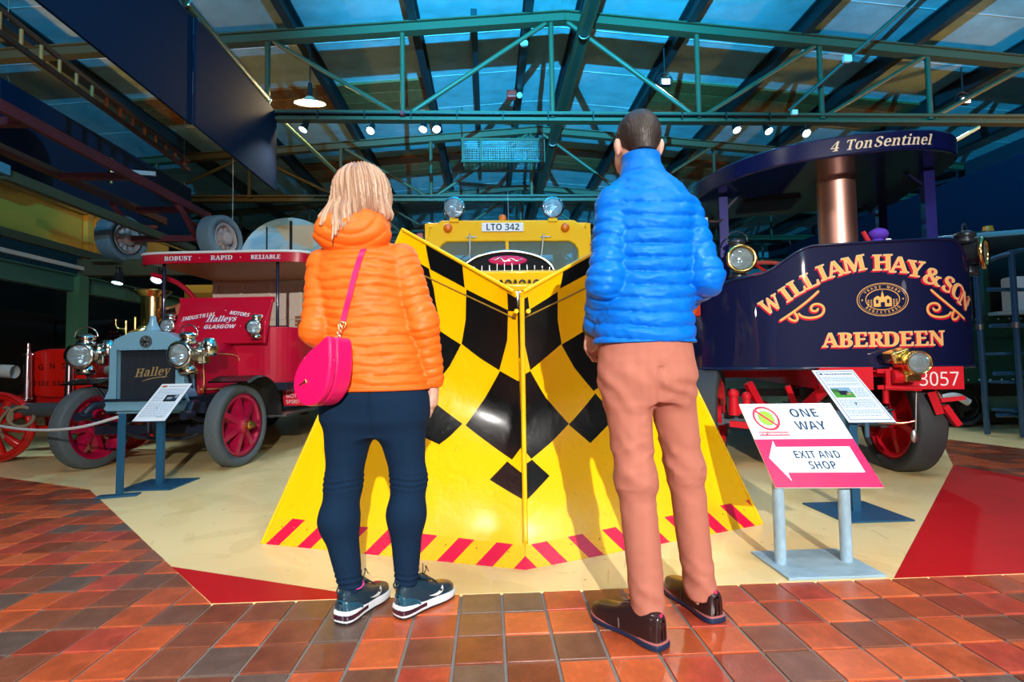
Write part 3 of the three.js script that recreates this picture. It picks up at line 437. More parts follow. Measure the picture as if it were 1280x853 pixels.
// ---------------------------------------------------------------- steam wagon
{
  const O = [2.56, 0, -3.87], TH = -0.295;
  const t = thing('steam_wagon', 'navy steam wagon with copper chimney and gold lettering on its front', 'steam wagon', O, TH);
  const navy = [0.004, 0.007, 0.045], paint = gloss(navy, 0.22, { clearcoat: 1, clearcoatRoughness: 0.04 }), red = gloss([0.62, 0.008, 0.022], 0.3);
  // front sheet: plan curve left side -> front -> right corner
  const plan = new THREE.CatmullRomCurve3([[-1.03, -1.3], [-1.01, -0.95], [-0.94, -0.62], [-0.80, -0.36], [-0.58, -0.17], [-0.33, -0.055], [-0.1, -0.008], [0.1, 0], [0.45, -0.002], [0.74, -0.025], [0.95, -0.085], [1.09, -0.18], [1.17, -0.31], [1.20, -0.47], [1.20, -0.7]].map(([a, b]) => V(a, 0, b)), false, 'centripetal');
  const N = 120, pts = plan.getSpacedPoints(N), L = plan.getLength();
  const top = (x, k) => { const e = (a, b, v) => { const q = Math.min(1, Math.max(0, (v - a) / (b - a))); return q * q * (3 - 2 * q); }; let y = 1.53 + 0.07 * e(-1.0, -0.4, x) + 0.20 * e(-0.42, 0.0, x); if (x > 0.94) { const q = Math.min(1, (k / N - (kR / N)) / 0.045); y -= 0.13 * Math.max(0, q) ** 2; } return y; };
  const kR = pts.findIndex((p) => p.x > 0.94);
  const Y0 = 0.845, HM = 1.0, world = (x, z, y) => V(x, y, z).applyEuler(new THREE.Euler(0, TH, 0)).add(V(...O));
  const fineP = plan.getSpacedPoints(1400), fineX = fineP.map((p) => { const w = world(p.x, p.z, 1.2); return pj(w.x, w.y, w.z)[0]; }), edgeK = fineX.indexOf(Math.max(...fineX)), inv = (px, py) => { let b = [0, 1e9]; fineP.forEach((p, k) => { if (k < 140 || k > edgeK) return; const e = Math.abs(fineX[k] - px); if (e < b[1]) b = [k, e]; }); const p = fineP[b[0]], w = world(p.x, p.z, 1.2), q = pj(w.x, 1.2, w.z), q2 = pj(w.x, 1.3, w.z); return [b[0] / 1400 * L, 1.2 + (py - q[1]) / (q2[1] - q[1]) * 0.1 - Y0]; };
  const gold = '#f3b765', shade = '#c8102e';
  const tex = lettered(L, HM, Math.floor(2040 / L), '#080e3a', (x) => {
    const serif = 'bold SZ serif';
    const put = (ch, px, py, size, rot, sx = 1) => { const [a, b] = inv(px, py); word(x, ch, a, b, size, serif, gold, { rot, sx, shadow: shade, line: '#fff0d8', lw: 2.5 }); };
    const LT = [['W', 964, 381, 0.5], ['I', 984, 368, 0.55], ['L', 998, 359, 0.5], ['L', 1015, 350, 0.42], ['I', 1031, 341, 0.34], ['A', 1047, 336, 0.26], ['M', 1071, 330, 0.16], ['H', 1107, 328, -0.02], ['A', 1128, 331, -0.10], ['Y', 1148, 336, -0.18], ['&', 1169, 346, -0.3], ['S', 1189, 356, -0.42], ['O', 1200, 365, -0.5], ['N', 1207.5, 376, -0.6]];
    for (const [c, a, b, r] of LT) put(c, a, b, 0.168, r, c === 'W' ? 0.85 : 1.05);
    [...'ABERDEEN'].forEach((c, k) => put(c, 1037 + k * 19.0, 425.5 - k * 0.35, 0.152, 0, 1.02));
    const [ex, ey] = inv(1104.5, 374.5);                   // the oval trade mark
    x.save(); x.translate(ex, ey); x.strokeStyle = gold; x.lineWidth = 0.006;
    for (const k of [1, 0.92, 0.66]) { x.lineWidth = k === 0.92 ? 0.003 : 0.006; x.beginPath(); x.ellipse(0, 0, 0.172 * k, 0.124 * k * (k < 0.7 ? 0.96 : 1), 0, 0, 7); x.stroke(); }
    x.fillStyle = gold; x.beginPath(); x.moveTo(-0.06, -0.055); x.lineTo(-0.06, 0.01); x.lineTo(-0.035, 0.03); x.lineTo(-0.012, 0.018); x.lineTo(0, 0.075); x.lineTo(0.012, 0.018); x.lineTo(0.035, 0.03); x.lineTo(0.06, 0.01); x.lineTo(0.06, -0.055); x.fill();
    for (let k = -5; k <= 5; k++) for (let j = 0; j < 4; j++) if (Math.abs(k) > 2) x.fillRect(k * 0.019 - 0.007, -0.05 + j * 0.014, 0.012, 0.008);
    x.fillStyle = '#0a1143'; x.fillRect(-0.014, -0.055, 0.028, 0.034); x.fillRect(-0.045, -0.03, 0.016, 0.03); x.fillRect(0.029, -0.03, 0.016, 0.03);
    x.fillStyle = gold; for (const s of [-1, 1]) { x.beginPath(); x.arc(s * 0.138, 0, 0.006, 0, 7); x.fill(); }
    const ring = (s, up) => { const n = s.length; [...s].forEach((c, k) => { const a = up ? Math.PI / 2 + 0.95 - 1.9 * k / (n - 1) : -Math.PI / 2 - 0.9 + 1.8 * k / (n - 1); word(x, c, Math.cos(a) * 0.138, Math.sin(a) * 0.097, 0.026, 'bold SZ sans-serif', gold, { rot: up ? a - Math.PI / 2 : a + Math.PI / 2 }); }); };
    ring('TRADE MARK', true); ring('REGISTERED', false); x.restore();
    for (const [bx, by, m] of [[1003, 386, 1], [1186, 384, -1]]) { // scroll flourishes
      const [a, b] = inv(bx, by); x.save(); x.translate(a, b); x.scale(m, 1); x.lineCap = 'round';
      for (const [col, lw, dx, dy] of [[shade, 0.024, -0.006, -0.010], [gold, 0.017, 0, 0]]) { x.strokeStyle = col; x.lineWidth = lw; x.beginPath(); x.moveTo(-0.15 + dx, -0.085 + dy); x.bezierCurveTo(-0.05 + dx, -0.02 + dy, 0.04 + dx, 0.05 + dy, 0.12 + dx, 0.13 + dy); x.moveTo(-0.02 + dx, -0.04 + dy); x.bezierCurveTo(0.0 + dx, -0.09 + dy, 0.16 + dx, -0.09 + dy, 0.155 + dx, -0.01 + dy); x.bezierCurveTo(0.15 + dx, 0.045 + dy, 0.06 + dx, 0.045 + dy, 0.065 + dx, -0.005 + dy); x.bezierCurveTo(0.07 + dx, -0.03 + dy, 0.11 + dx, -0.03 + dy, 0.112 + dx, -0.008 + dy); x.moveTo(-0.05 + dx, -0.03 + dy); x.bezierCurveTo(0.0 + dx, -0.1 + dy, -0.06 + dx, -0.11 + dy, -0.09 + dx, -0.07 + dy); x.stroke(); }
      x.restore();
    }
  });
  const pos = [], uv = [], idx = [], R = 16;
  for (const back of [0, 1]) for (let k = 0; k <= N; k++) { const p = pts[k], a = pts[Math.max(0, k - 1)], b = pts[Math.min(N, k + 1)], nx = -(b.z - a.z), nz = b.x - a.x, nl = Math.hypot(nx, nz), yt = top(p.x, k); for (let j = 0; j <= R; j++) { const y = Y0 + (yt - Y0) * j / R, o = back ? -0.015 : 0; pos.push(p.x + nx / nl * o * -1, y, p.z + nz / nl * o); uv.push(k / N, (y - Y0) / HM); } }
  const id = (s, k, j) => s * (N + 1) * (R + 1) + k * (R + 1) + j;
  for (let k = 0; k < N; k++) { for (let j = 0; j < R; j++) { idx.push(id(0, k, j), id(0, k + 1, j), id(0, k + 1, j + 1), id(0, k, j), id(0, k + 1, j + 1), id(0, k, j + 1)); idx.push(id(1, k, j), id(1, k + 1, j + 1), id(1, k + 1, j), id(1, k, j), id(1, k, j + 1), id(1, k + 1, j + 1)); } }
  const fg = new THREE.BufferGeometry(); fg.setAttribute('position', new THREE.Float32BufferAttribute(pos, 3)); fg.setAttribute('uv', new THREE.Float32BufferAttribute(uv, 2)); fg.setIndex(idx); fg.computeVertexNormals();
  mesh('front_sheet', fg, new THREE.MeshPhysicalMaterial({ map: tex, roughness: 0.6, specularIntensity: 0.3, clearcoat: 1, clearcoatRoughness: 0.03 }), t).userData.label = 'curved navy sheet with arched gold lettering';
  mesh('top_beading', [tube(pts.filter((_, k) => k % 3 === 0).map((p, i) => [p.x, top(p.x, i * 3) + 0.004, p.z]), 0.012, 160, 8)], paint, t);
  mesh('bottom_beading', [tube(pts.filter((_, k) => k % 4 === 0).map((p) => [p.x * 1.004, Y0, p.z + 0.004]), 0.014, 140, 8)], paint, t);
  mesh('door_joint', [rod([-0.955, Y0, -0.5], [-0.955, 1.55, -0.5], 0.007, 0.007, 6)], gloss([0.02, 0.05, 0.2], 0.25), t);
  mesh('cab_side', [box(0.02, 0.7, 1.2, [-1.02, Y0 + 0.35, -1.75]), box(0.02, 0.85, 1.5, [1.20, Y0 + 0.43, -1.44])], paint, t);
  mesh('cab_back', [box(2.0, 0.6, 0.03, [0, 1.15, -2.35])], paint, t);
  mesh('cab_floor', [box(1.6, 0.04, 1.7, [0.2, 0.87, -1.35])], M.black, t);
  const noteTex = lettered(0.14, 0.22, 1400, '#e63312', (x) => { x.strokeStyle = '#f6c24a'; x.lineWidth = 0.003; x.beginPath(); x.arc(0.035, 0.17, 0.022, 0, 7); x.stroke(); x.fillStyle = '#f6c24a'; for (let k = 0; k < 6; k++) x.fillRect(0.02, 0.125 - k * 0.019, 0.07 + (k * 37 % 5) * 0.006, 0.006); for (let k = 0; k < 3; k++) x.fillRect(0.068, 0.182 - k * 0.012, 0.05, 0.005); });
  const nt = mesh('notice', box(0.14, 0.215, 0.006), [0, 1, 2, 3, 4, 5].map((k) => (k === 4 ? new THREE.MeshStandardMaterial({ map: noteTex, roughness: 0.4 }) : mat([0.6, 0.04, 0.01], 0.5))), t); nt.position.set(-0.865, 1.42, -0.345); nt.rotation.y = -0.98; nt.userData.label = 'small orange notice with yellow print';
  // chassis beam and plate
  const plate = lettered(0.5, 0.15, 900, '#d40a24', (x) => word(x, '3057', 0.335, 0.068, 0.125, 'SZ sans-serif', '#f2f2f2'));
  const bx = (w, h, d, p, face) => { const m = mesh('buffer_beam', box(w, h, d), face, t); m.position.set(...p); return m; };
  bx(0.36, 0.17, 0.10, [0.16, 0.765, 0.02], red); bx(0.92, 0.05, 0.09, [0.44, 0.80, -0.06], red);
  bx(0.46, 0.165, 0.1, [0.68, 0.765, 0.02], [red, red, red, red, new THREE.MeshPhysicalMaterial({ map: plate, roughness: 0.35, clearcoat: 0.6 }), red]);
  mesh('chassis_rail', [box(0.09, 0.16, 3.4, [0.02, 0.765, -1.75]), box(0.09, 0.16, 3.4, [0.62, 0.765, -1.75]), box(1.7, 0.1, 0.08, [-0.2, 0.80, -0.9])], red, t);
  mesh('lamp_bracket', [bar([0.36, 0.70, 0.08], [0.50, 0.70, 0.08], 0.02, 0.03), bar([0.36, 0.82, 0.08], [0.50, 0.82, 0.08], 0.02, 0.03), bar([0.42, 0.7, 0.1], [0.42, 0.82, 0.1], 0.03, 0.03), rod([0.40, 0.70, 0.1], [0.62, 0.69, 0.12], 0.02, 0.02, 10), rod([0.42, 0.58, 0.06], [0.42, 0.69, 0.06], 0.02, 0.02, 10), rod([0.44, 0.78, 0.13], [0.50, 0.78, 0.13], 0.05, 0.05, 18)], red, t);
  // brass head lamp on the beam
  const hl = new THREE.Group(); hl.name = 'head_lamp'; hl.position.set(0.54, 0.885, 0.17); hl.rotation.set(0.05, 0.12, 0); hl.scale.setScalar(0.88); t.add(hl);
  mesh('lamp_body', [lathe([[0.0, -0.16], [0.07, -0.15], [0.085, -0.10], [0.088, 0.05], [0.08, 0.06]], [0, 0, 0], [Math.PI / 2, 0, 0], 32), lathe([[0.07, 0.05], [0.092, 0.055], [0.095, 0.12], [0.086, 0.125], [0.08, 0.11]], [0, 0, 0], [Math.PI / 2, 0, 0], 32), rbox(0.15, 0.1, 0.16, 0.02, [-0.07, 0.05, -0.05], [0, 0, 0.3]), rod([0, -0.06, -0.02], [0, -0.16, -0.02], 0.06, 0.055, 20), rbox(0.12, 0.06, 0.12, 0.015, [0, -0.13, -0.02])], M.brass, hl);
  mesh('lens', [lathe([[0, 0.128], [0.05, 0.122], [0.082, 0.108], [0.082, 0.1], [0, 0.1]], [0, 0, 0], [Math.PI / 2, 0, 0], 32)], M.lampGlass, hl); mesh('reflector', [lathe([[0.01, -0.02], [0.05, 0.02], [0.08, 0.1]], [0, 0, 0], [Math.PI / 2, 0, 0], 28), sph(0.022, [0, 0, 0.04])], M.chrome, hl);
  for (let k = 0; k < 4; k++) { const a = 0.3 + k * 0.75; mesh('vent_knob', [rod([Math.cos(a) * 0.08, Math.sin(a) * 0.08, 0.0], [Math.cos(a) * 0.1, Math.sin(a) * 0.1, 0], 0.018, 0.018, 12)], M.black, hl); }
  // wheels, axle, steering
  const rimR = red;
  const w1 = wheel('front_wheel', t, 0.43, 0.19, rimR, 6, [-0.74, 0.43, -0.48], Math.PI - 0.25, { flat: true, rim: 0.33, back: red });
  for (let k = 0; k < 6; k++) { const a = k / 6 * 6.283 + 0.72; mesh('pink_lining', [tor(0.075, 0.006, [0.035, Math.cos(a) * 0.2, Math.sin(a) * 0.2], [0, Math.PI / 2, 0], 6, 20)], gloss([0.75, 0.12, 0.2], 0.3), w1); }
  mesh('pink_lining', [tor(0.31, 0.007, [0.085, 0, 0], [0, Math.PI / 2, 0], 6, 48)], gloss([0.75, 0.12, 0.2], 0.3), w1);
  wheel('front_wheel', t, 0.43, 0.2, rimR, 6, [0.70, 0.43, -0.42], Math.PI + 0.12, { flat: true, rim: 0.34, back: red });
  for (const s of [-1, 1]) wheel('rear_wheel', t, 0.48, 0.28, rimR, 8, [s * 0.8, 0.48, -3.1], s > 0 ? 0 : Math.PI, { flat: true });
  mesh('axle', [bar([-0.7, 0.40, -0.45], [0.72, 0.40, -0.42], 0.08, 0.10)], mat([0.03, 0.05, 0.08], 0.4), t);
  mesh('axle', [bar([-0.7, 0.48, -3.1], [0.7, 0.48, -3.1], 0.1, 0.1)], M.black, t);
  mesh('leaf_spring', [Array.from({ length: 6 }, (_, k) => tube([[-0.3 + k * 0.04, 0.50 + k * 0.018, -0.36], [0.1, 0.46 + k * 0.018, -0.34], [0.62 - k * 0.04, 0.50 + k * 0.018, -0.32]], 0.011, 16, 6))], mat([0.04, 0.06, 0.09], 0.35), t);
  mesh('spring_hanger', [bar([0.05, 0.68, -0.05], [-0.08, 0.5, -0.2], 0.05, 0.07), bar([-0.18, 0.70, -0.2], [-0.10, 0.48, -0.22], 0.03, 0.04), bar([-0.45, 0.72, -0.35], [-0.35, 0.52, -0.4], 0.05, 0.06), sph(0.05, [-0.08, 0.5, -0.2]), sph(0.045, [-0.32, 0.52, -0.4])], red, t);
  mesh('steering_gear', [bar([-0.6, 0.5, -0.3], [-0.35, 0.48, -0.25], 0.05, 0.06), rod([-0.58, 0.45, -0.28], [-0.58, 0.62, -0.28], 0.045, 0.035, 14), rod([-0.48, 0.46, -0.26], [-0.48, 0.6, -0.26], 0.04, 0.03, 14), sph(0.045, [-0.58, 0.63, -0.28]), sph(0.04, [-0.48, 0.61, -0.26]), bar([-0.62, 0.38, -0.26], [-0.4, 0.36, -0.22], 0.05, 0.05)], rimR, t);
  mesh('water_pump', [rod([0.25, 0.45, -0.22], [0.55, 0.44, -0.2], 0.07, 0.055, 18), sph(0.065, [0.3, 0.44, -0.2]), bar([0.2, 0.35, -0.2], [0.2, 0.5, -0.2], 0.08, 0.06), rod([0.36, 0.30, -0.14], [0.36, 0.45, -0.14], 0.018, 0.018, 8)], mat([0.05, 0.13, 0.22], 0.35), t);
  mesh('drain_pipe', [tube([[0.42, 0.42, -0.1], [0.62, 0.43, -0.06], [0.75, 0.5, -0.05], [0.82, 0.6, -0.05], [0.80, 0.68, -0.08]], 0.012, 30, 8)], M.copper, t);
  mesh('brake_shoe', [bar([0.74, 0.66, 0.0], [0.78, 0.50, 0.02], 0.06, 0.05), bar([0.78, 0.60, 0.03], [0.92, 0.62, 0.05], 0.02, 0.03), bar([0.80, 0.56, 0.03], [0.88, 0.42, 0.03], 0.045, 0.04)], red, t);
  mesh('hanging_lever', [rod([0.62, 0.68, 0.05], [0.60, 0.38, 0.06], 0.006, 0.006, 6), sph(0.03, [0.59, 0.34, 0.06], [0.8, 1.6, 0.5])], M.steel, t);
  mesh('boiler_base', [rod([0.32, 0.42, -0.55], [0.32, 0.86, -0.55], 0.30, 0.30, 32)], M.black, t);
  // chimney, canopy, posts
  const ch = [0.34, 0, -0.5];
  mesh('chimney', [rod([ch[0], 0.86, ch[2]], [ch[0], 2.62, ch[2]], 0.145, 0.145, 48)], mat([0.95, 0.50, 0.42], 0.42, 1, { bumpMap: rep(brushed, 3, 1), bumpScale: 0.0004 }), t).userData.label = 'polished copper chimney';
  mesh('chimney_cap', [lathe([[0.15, 2.66], [0.2, 2.665], [0.21, 2.70], [0.16, 2.715], [0.15, 2.66]], [ch[0], 0, ch[2]])], M.brass, t);
  const canO = []; const addQ = (cx, cz, r, a0, a1, n) => { for (let k = 0; k <= n; k++) { const a = a0 + (a1 - a0) * k / n; canO.push([cx + r * Math.cos(a), cz + r * Math.sin(a)]); } };
  // outline in (x, forward): wide bow at the front
  new THREE.CatmullRomCurve3([[-0.82, -1.0], [-0.77, -0.66], [-0.63, -0.36], [-0.45, -0.14], [-0.2, 0.03], [0.1, 0.10], [0.5, 0.11], [0.82, 0.03], [1.03, -0.13], [1.12, -0.36], [1.14, -0.8]].map(([a, b]) => V(a, 0, b)), false, 'centripetal').getSpacedPoints(60).forEach((p) => canO.push([p.x, p.z]));
  canO.push([1.14, -1.46], [-0.82, -1.46]);
  const sh = new THREE.Shape(canO.map(([a, b]) => new THREE.Vector2(a, b)));
  const YC = 2.46;
  const canopy = mesh('canopy', merged([(() => { const g = new THREE.ExtrudeGeometry(sh, { depth: 0.135, bevelEnabled: true, bevelSize: 0.012, bevelThickness: 0.012, bevelSegments: 2 }); g.rotateX(Math.PI / 2); return g; })()]), paint, t); canopy.position.y = YC + 0.14;
  canopy.userData.label = 'navy bow fronted canopy roof';
  // script lettering on the fascia: a thin curved strip just proud of it
  const fasc = canO.slice(16, 54).map(([a, b]) => V(a, 0, b)), fc = new THREE.CatmullRomCurve3(fasc), fp = fc.getSpacedPoints(60), fl = fc.getLength();
  const inv2 = (px) => { let b = [0, 1e9]; fp.forEach((p, k) => { const w = world(p.x, p.z, 2.57), q = pj(w.x, w.y, w.z); if (Math.abs(q[0] - px) < b[1]) b = [k, Math.abs(q[0] - px)]; }); return b[0] / 60 * fl; };
  const a0 = inv2(1042), a1 = inv2(1160), ftex = lettered(fl, 0.125, 700, '#0a1143', (x) => { const c = '#d8c7a8'; word(x, '4', a0 + 0.01, 0.066, 0.105, 'bold SZ serif', c, { skew: 0.3 }); const w = a1 - a0; word(x, 'Ton', a0 + w * 0.25, 0.064, 0.108, 'bold SZ serif', c, { skew: 0.32, sx: 0.85 }); word(x, 'Sentinel', a0 + w * 0.70, 0.064, 0.108, 'bold SZ serif', c, { skew: 0.32, sx: 0.9 }); });
  { const ps = [], u = [], ii = []; fp.forEach((p, k) => { const a = fp[Math.max(0, k - 1)], b = fp[Math.min(60, k + 1)], nx = -(b.z - a.z), nz = b.x - a.x, l = Math.hypot(nx, nz); for (const j of [0, 1]) { ps.push(p.x + -nx / l * -0.0 + (-(b.z - a.z)) / l * 0.016, YC + 0.006 + j * 0.125, p.z + nz / l * 0.016); u.push(k / 60, j); } }); for (let k = 0; k < 60; k++) ii.push(k * 2, k * 2 + 2, k * 2 + 3, k * 2, k * 2 + 3, k * 2 + 1); const g = new THREE.BufferGeometry(); g.setAttribute('position', new THREE.Float32BufferAttribute(ps, 3)); g.setAttribute('uv', new THREE.Float32BufferAttribute(u, 2)); g.setIndex(ii); g.computeVertexNormals(); mesh('fascia_lettering', g, new THREE.MeshPhysicalMaterial({ map: ftex, roughness: 0.25, clearcoat: 1, clearcoatRoughness: 0.05, side: THREE.DoubleSide }), t).userData.label = 'cream script lettering on navy fascia'; }
  for (const [x, z] of [[-0.56, -0.62], [0.98, -0.42], [-0.70, -1.36], [1.02, -1.36]]) { mesh('canopy_post', [bar([x, x > 0 ? 1.6 : 1.45, z], [x, YC, z], 0.075, 0.075, V(0, 0, 1))], gloss([0.012, 0.012, 0.16], 0.3), t); mesh('post_bracket', [bar([x, YC - 0.16, z], [x + (x > 0 ? -0.16 : 0.16), YC, z], 0.02, 0.02)], paint, t); }
  mesh('chain', [tube([[-0.56, 2.22, -0.6], [-0.64, 2.20, -0.55], [-0.74, 2.19, -0.47]], 0.014, 16, 6)], M.steel, t);
  mesh('enamel_tag', [rbox(0.16, 0.12, 0.01, 0.004, [-0.80, 2.16, -0.45], [0, -0.3, -0.1])], mat([0.35, 0.5, 0.6], 0.4), t);
  mesh('roof_hatch', [box(0.5, 0.03, 0.4, [-0.1, YC - 0.02, -1.0])], M.black, t);
  // steering wheel and side lamps
  const sw = new THREE.Group(); sw.name = 'steering_wheel'; sw.position.set(-0.22, 1.70, -0.55); sw.rotation.set(-0.95, 0, 0.35); t.add(sw);
  mesh('wheel_rim', [tor(0.21, 0.02, [0, 0, 0], [0, 0, 0], 10, 44)], gloss([0.40, 0.06, 0.05], 0.4), sw); for (let k = 0; k < 4; k++) mesh('wheel_spoke', [bar([0, 0, 0], [Math.cos(k * 1.571) * 0.2, Math.sin(k * 1.571) * 0.2, 0], 0.022, 0.016)], red, sw); mesh('steering_column', [rod([0, 0, 0], [0, 0, -0.5], 0.022, 0.022, 10)], red, sw);
  const dark = mat([0.06, 0.07, 0.09], 0.3, 0.7);
  const lL = oilLamp('side_lamp', t, [-0.48, 1.80, -0.42], 0.15, dark, 1.45); mesh('brass_bezel', [tor(0.078, 0.012, [0, 0, 0.065], [0, 0, 0], 8, 32)], M.brass, lL);
  const lR = oilLamp('side_lamp', t, [1.20, 1.72, -0.35], 0.9, dark, 1.4); mesh('brass_bezel', [tor(0.078, 0.014, [0, 0, 0.065], [0, 0, 0], 8, 32)], M.brass, lR);
  mesh('lamp_stay', [bar([-0.56, 1.56, -0.6], [-0.48, 1.60, -0.45], 0.03, 0.03), bar([1.1, 1.6, -0.4], [1.20, 1.57, -0.38], 0.03, 0.03)], M.black, t);
  mesh('cargo_body', [box(1.96, 0.4, 2.4, [0, 1.05, -3.6])], paint, t);
  // small purple plush sitting behind the sheet
  const py = thing('soft_toy', 'small purple and red soft toy peeping over the wagon front', 'toy', [3.04, 1.74, -3.82]);
  mesh('toy_body', [sph(0.06, [0, 0.05, 0], [1, 1.1, 0.9]), sph(0.062, [0.01, 0.14, 0], [1.15, 0.8, 1])], mat([0.10, 0.03, 0.50], 0.8), py); mesh('toy_arm', [rod([-0.05, 0.04, 0], [-0.12, 0.16, 0.01], 0.02, 0.016, 8)], mat([0.6, 0.02, 0.04], 0.8), py); mesh('toy_badge', [rbox(0.045, 0.05, 0.02, 0.01, [0.045, 0.07, 0.055])], M.white, py);
}
// ---------------------------------------------------------------- signs and stands
{
  const bl = [967, 613], tl = [926, 507], tr = [1037, 502.5], br = [1107, 608];
  const t = thing('exit_sign', 'pink and white one way exit sign on two pale blue posts', 'sign', [1.44, 0, -2.265]);
  const pale = mat([0.36, 0.55, 0.70], 0.45, 0, { map: rep(grain, 1, 1) });
  mesh('base_plate', [rbox(0.42, 0.012, 0.31, 0.003, [0, 0.006, 0])], pale, t);
  for (const s of [-1, 1]) { mesh('post', [rod([s * 0.152, 0.01, -0.005], [s * 0.152, 0.36, -0.005], 0.0245, 0.0245, 28)], pale, t); mesh('sleeve', [rod([s * 0.152, 0.30, -0.005], [s * 0.152, 0.37, -0.005], 0.0225, 0.0225, 20)], mat([0.45, 0.36, 0.26], 0.6), t); }
  const sw = 0.46, sh = 0.515, tex = lettered(sw, sh, 1900, '#f0f3f7', (x) => {
    x.scale(0.46 / 0.47, 0.515 / 0.40);
    x.fillStyle = '#e8175c'; x.fillRect(0, 0, 0.47, 0.215);
    x.fillStyle = '#f4f6fa'; x.beginPath(); [[0.03, 0.128], [0.085, 0.208], [0.085, 0.178], [0.43, 0.178], [0.43, 0.062], [0.085, 0.062], [0.085, 0.025]].forEach((p, i) => (i ? x.lineTo(...p) : x.moveTo(...p))); x.closePath(); x.fill();
    const b = 'bold SZ sans-serif', n = '#123a5c';
    word(x, 'ONE', 0.305, 0.348, 0.062, b, n, { sx: 1.1 }); word(x, 'WAY', 0.305, 0.282, 0.062, b, n, { sx: 1.1 });
    word(x, 'EXIT AND', 0.258, 0.142, 0.048, b, n); word(x, 'SHOP', 0.258, 0.094, 0.048, b, n);
    x.save(); x.translate(0.105, 0.322); x.fillStyle = '#fff'; x.beginPath(); x.arc(0, 0, 0.062, 0, 7); x.fill();
    x.strokeStyle = '#4c8c2b'; x.fillStyle = '#9acb3c'; x.lineWidth = 0.003; for (let k = 0; k < 14; k++) { const a = k / 14 * 6.283; x.beginPath(); x.moveTo(Math.cos(a) * 0.03, Math.sin(a) * 0.03); x.lineTo(Math.cos(a) * 0.046, Math.sin(a) * 0.046); x.stroke(); x.beginPath(); x.arc(Math.cos(a) * 0.047, Math.sin(a) * 0.047, 0.004, 0, 7); x.fill(); }
    x.beginPath(); x.arc(0, 0, 0.036, 0, 7); x.fill(); x.stroke();
    x.strokeStyle = '#d12a4a'; x.lineWidth = 0.011; x.beginPath(); x.arc(0, 0, 0.058, 0, 7); x.stroke(); x.beginPath(); x.moveTo(-0.04, 0.04); x.lineTo(0.04, -0.04); x.stroke(); x.restore();
    x.fillStyle = '#d12a4a'; x.fillRect(0.035, 0.232, 0.145, 0.02); word(x, 'STOP CORONAVIRUS', 0.1075, 0.242, 0.0145, b, '#fff');
  });
  const face = new THREE.MeshStandardMaterial({ map: tex, roughness: 0.35 }), tilt = 0.71;
  const m = mesh('sign_board', box(sw, sh, 0.006), [0, 1, 2, 3, 4, 5].map((k) => (k === 4 ? face : M.white)), t);
  m.rotation.order = 'YXZ'; m.rotation.set(tilt - Math.PI / 2, -0.102, 0);
  m.position.set(1.486 - 1.44 + 0.10 * Math.cos(tilt) * sh / 2, 0.352 + Math.sin(tilt) * sh / 2, -2.208 + 2.265 - Math.cos(tilt) * sh / 2); m.userData.label = 'sign board reading one way, exit and shop';
  mesh('mount', [-1, 1].map((s) => bar([s * 0.152, 0.355, -0.01], [s * 0.152 + 0.02, 0.50, -0.165], 0.03, 0.01)), M.steel, t);
}
function infoStand(label, p, w, h, yBot, zLean, draw, dx, dz, post, turn = 0) {
  const t = thing('information_stand', label, 'stand', p);
  mesh('base_plate', [rbox(0.40, 0.01, 0.40, 0.003, [0, 0.005, 0])], M.standBlue, t);
  mesh('post', [bar([0, 0.01, 0], [0, post, 0], 0.05, 0.035, V(0, 0, 1))], M.standBlue, t);
  const face = new THREE.MeshStandardMaterial({ map: lettered(w, h, 1500, '#dfe9f2', draw), roughness: 0.35 });
  const m = mesh('panel', box(w, h, 0.008), [0, 1, 2, 3, 4, 5].map((k) => (k === 4 ? face : M.standBlue)), t);
  m.rotation.order = 'YXZ'; m.rotation.set(-zLean, -turn, 0); m.position.set(dx + Math.sin(turn) * Math.sin(zLean) * h / 2, yBot + Math.cos(zLean) * h / 2, -Math.sin(zLean) * h / 2 + dz);
  mesh('bracket', [bar([0, post - 0.02, 0], [dx, yBot + Math.cos(zLean) * h * 0.35, -Math.sin(zLean) * h * 0.35 + dz - 0.012], 0.05, 0.01)], M.standBlue, t);
  return t;
}
const para = (x, x0, x1, y, n, dy, c, th = 0.0045) => { x.fillStyle = c; for (let k = 0; k < n; k++) { let a = x0; while (a < x1) { const w = 0.006 + hash3(k, Math.round(a * 1000), 3) * 0.018; x.fillRect(a, y - k * dy, Math.min(w, x1 - a), th); a += w + 0.004; } } };
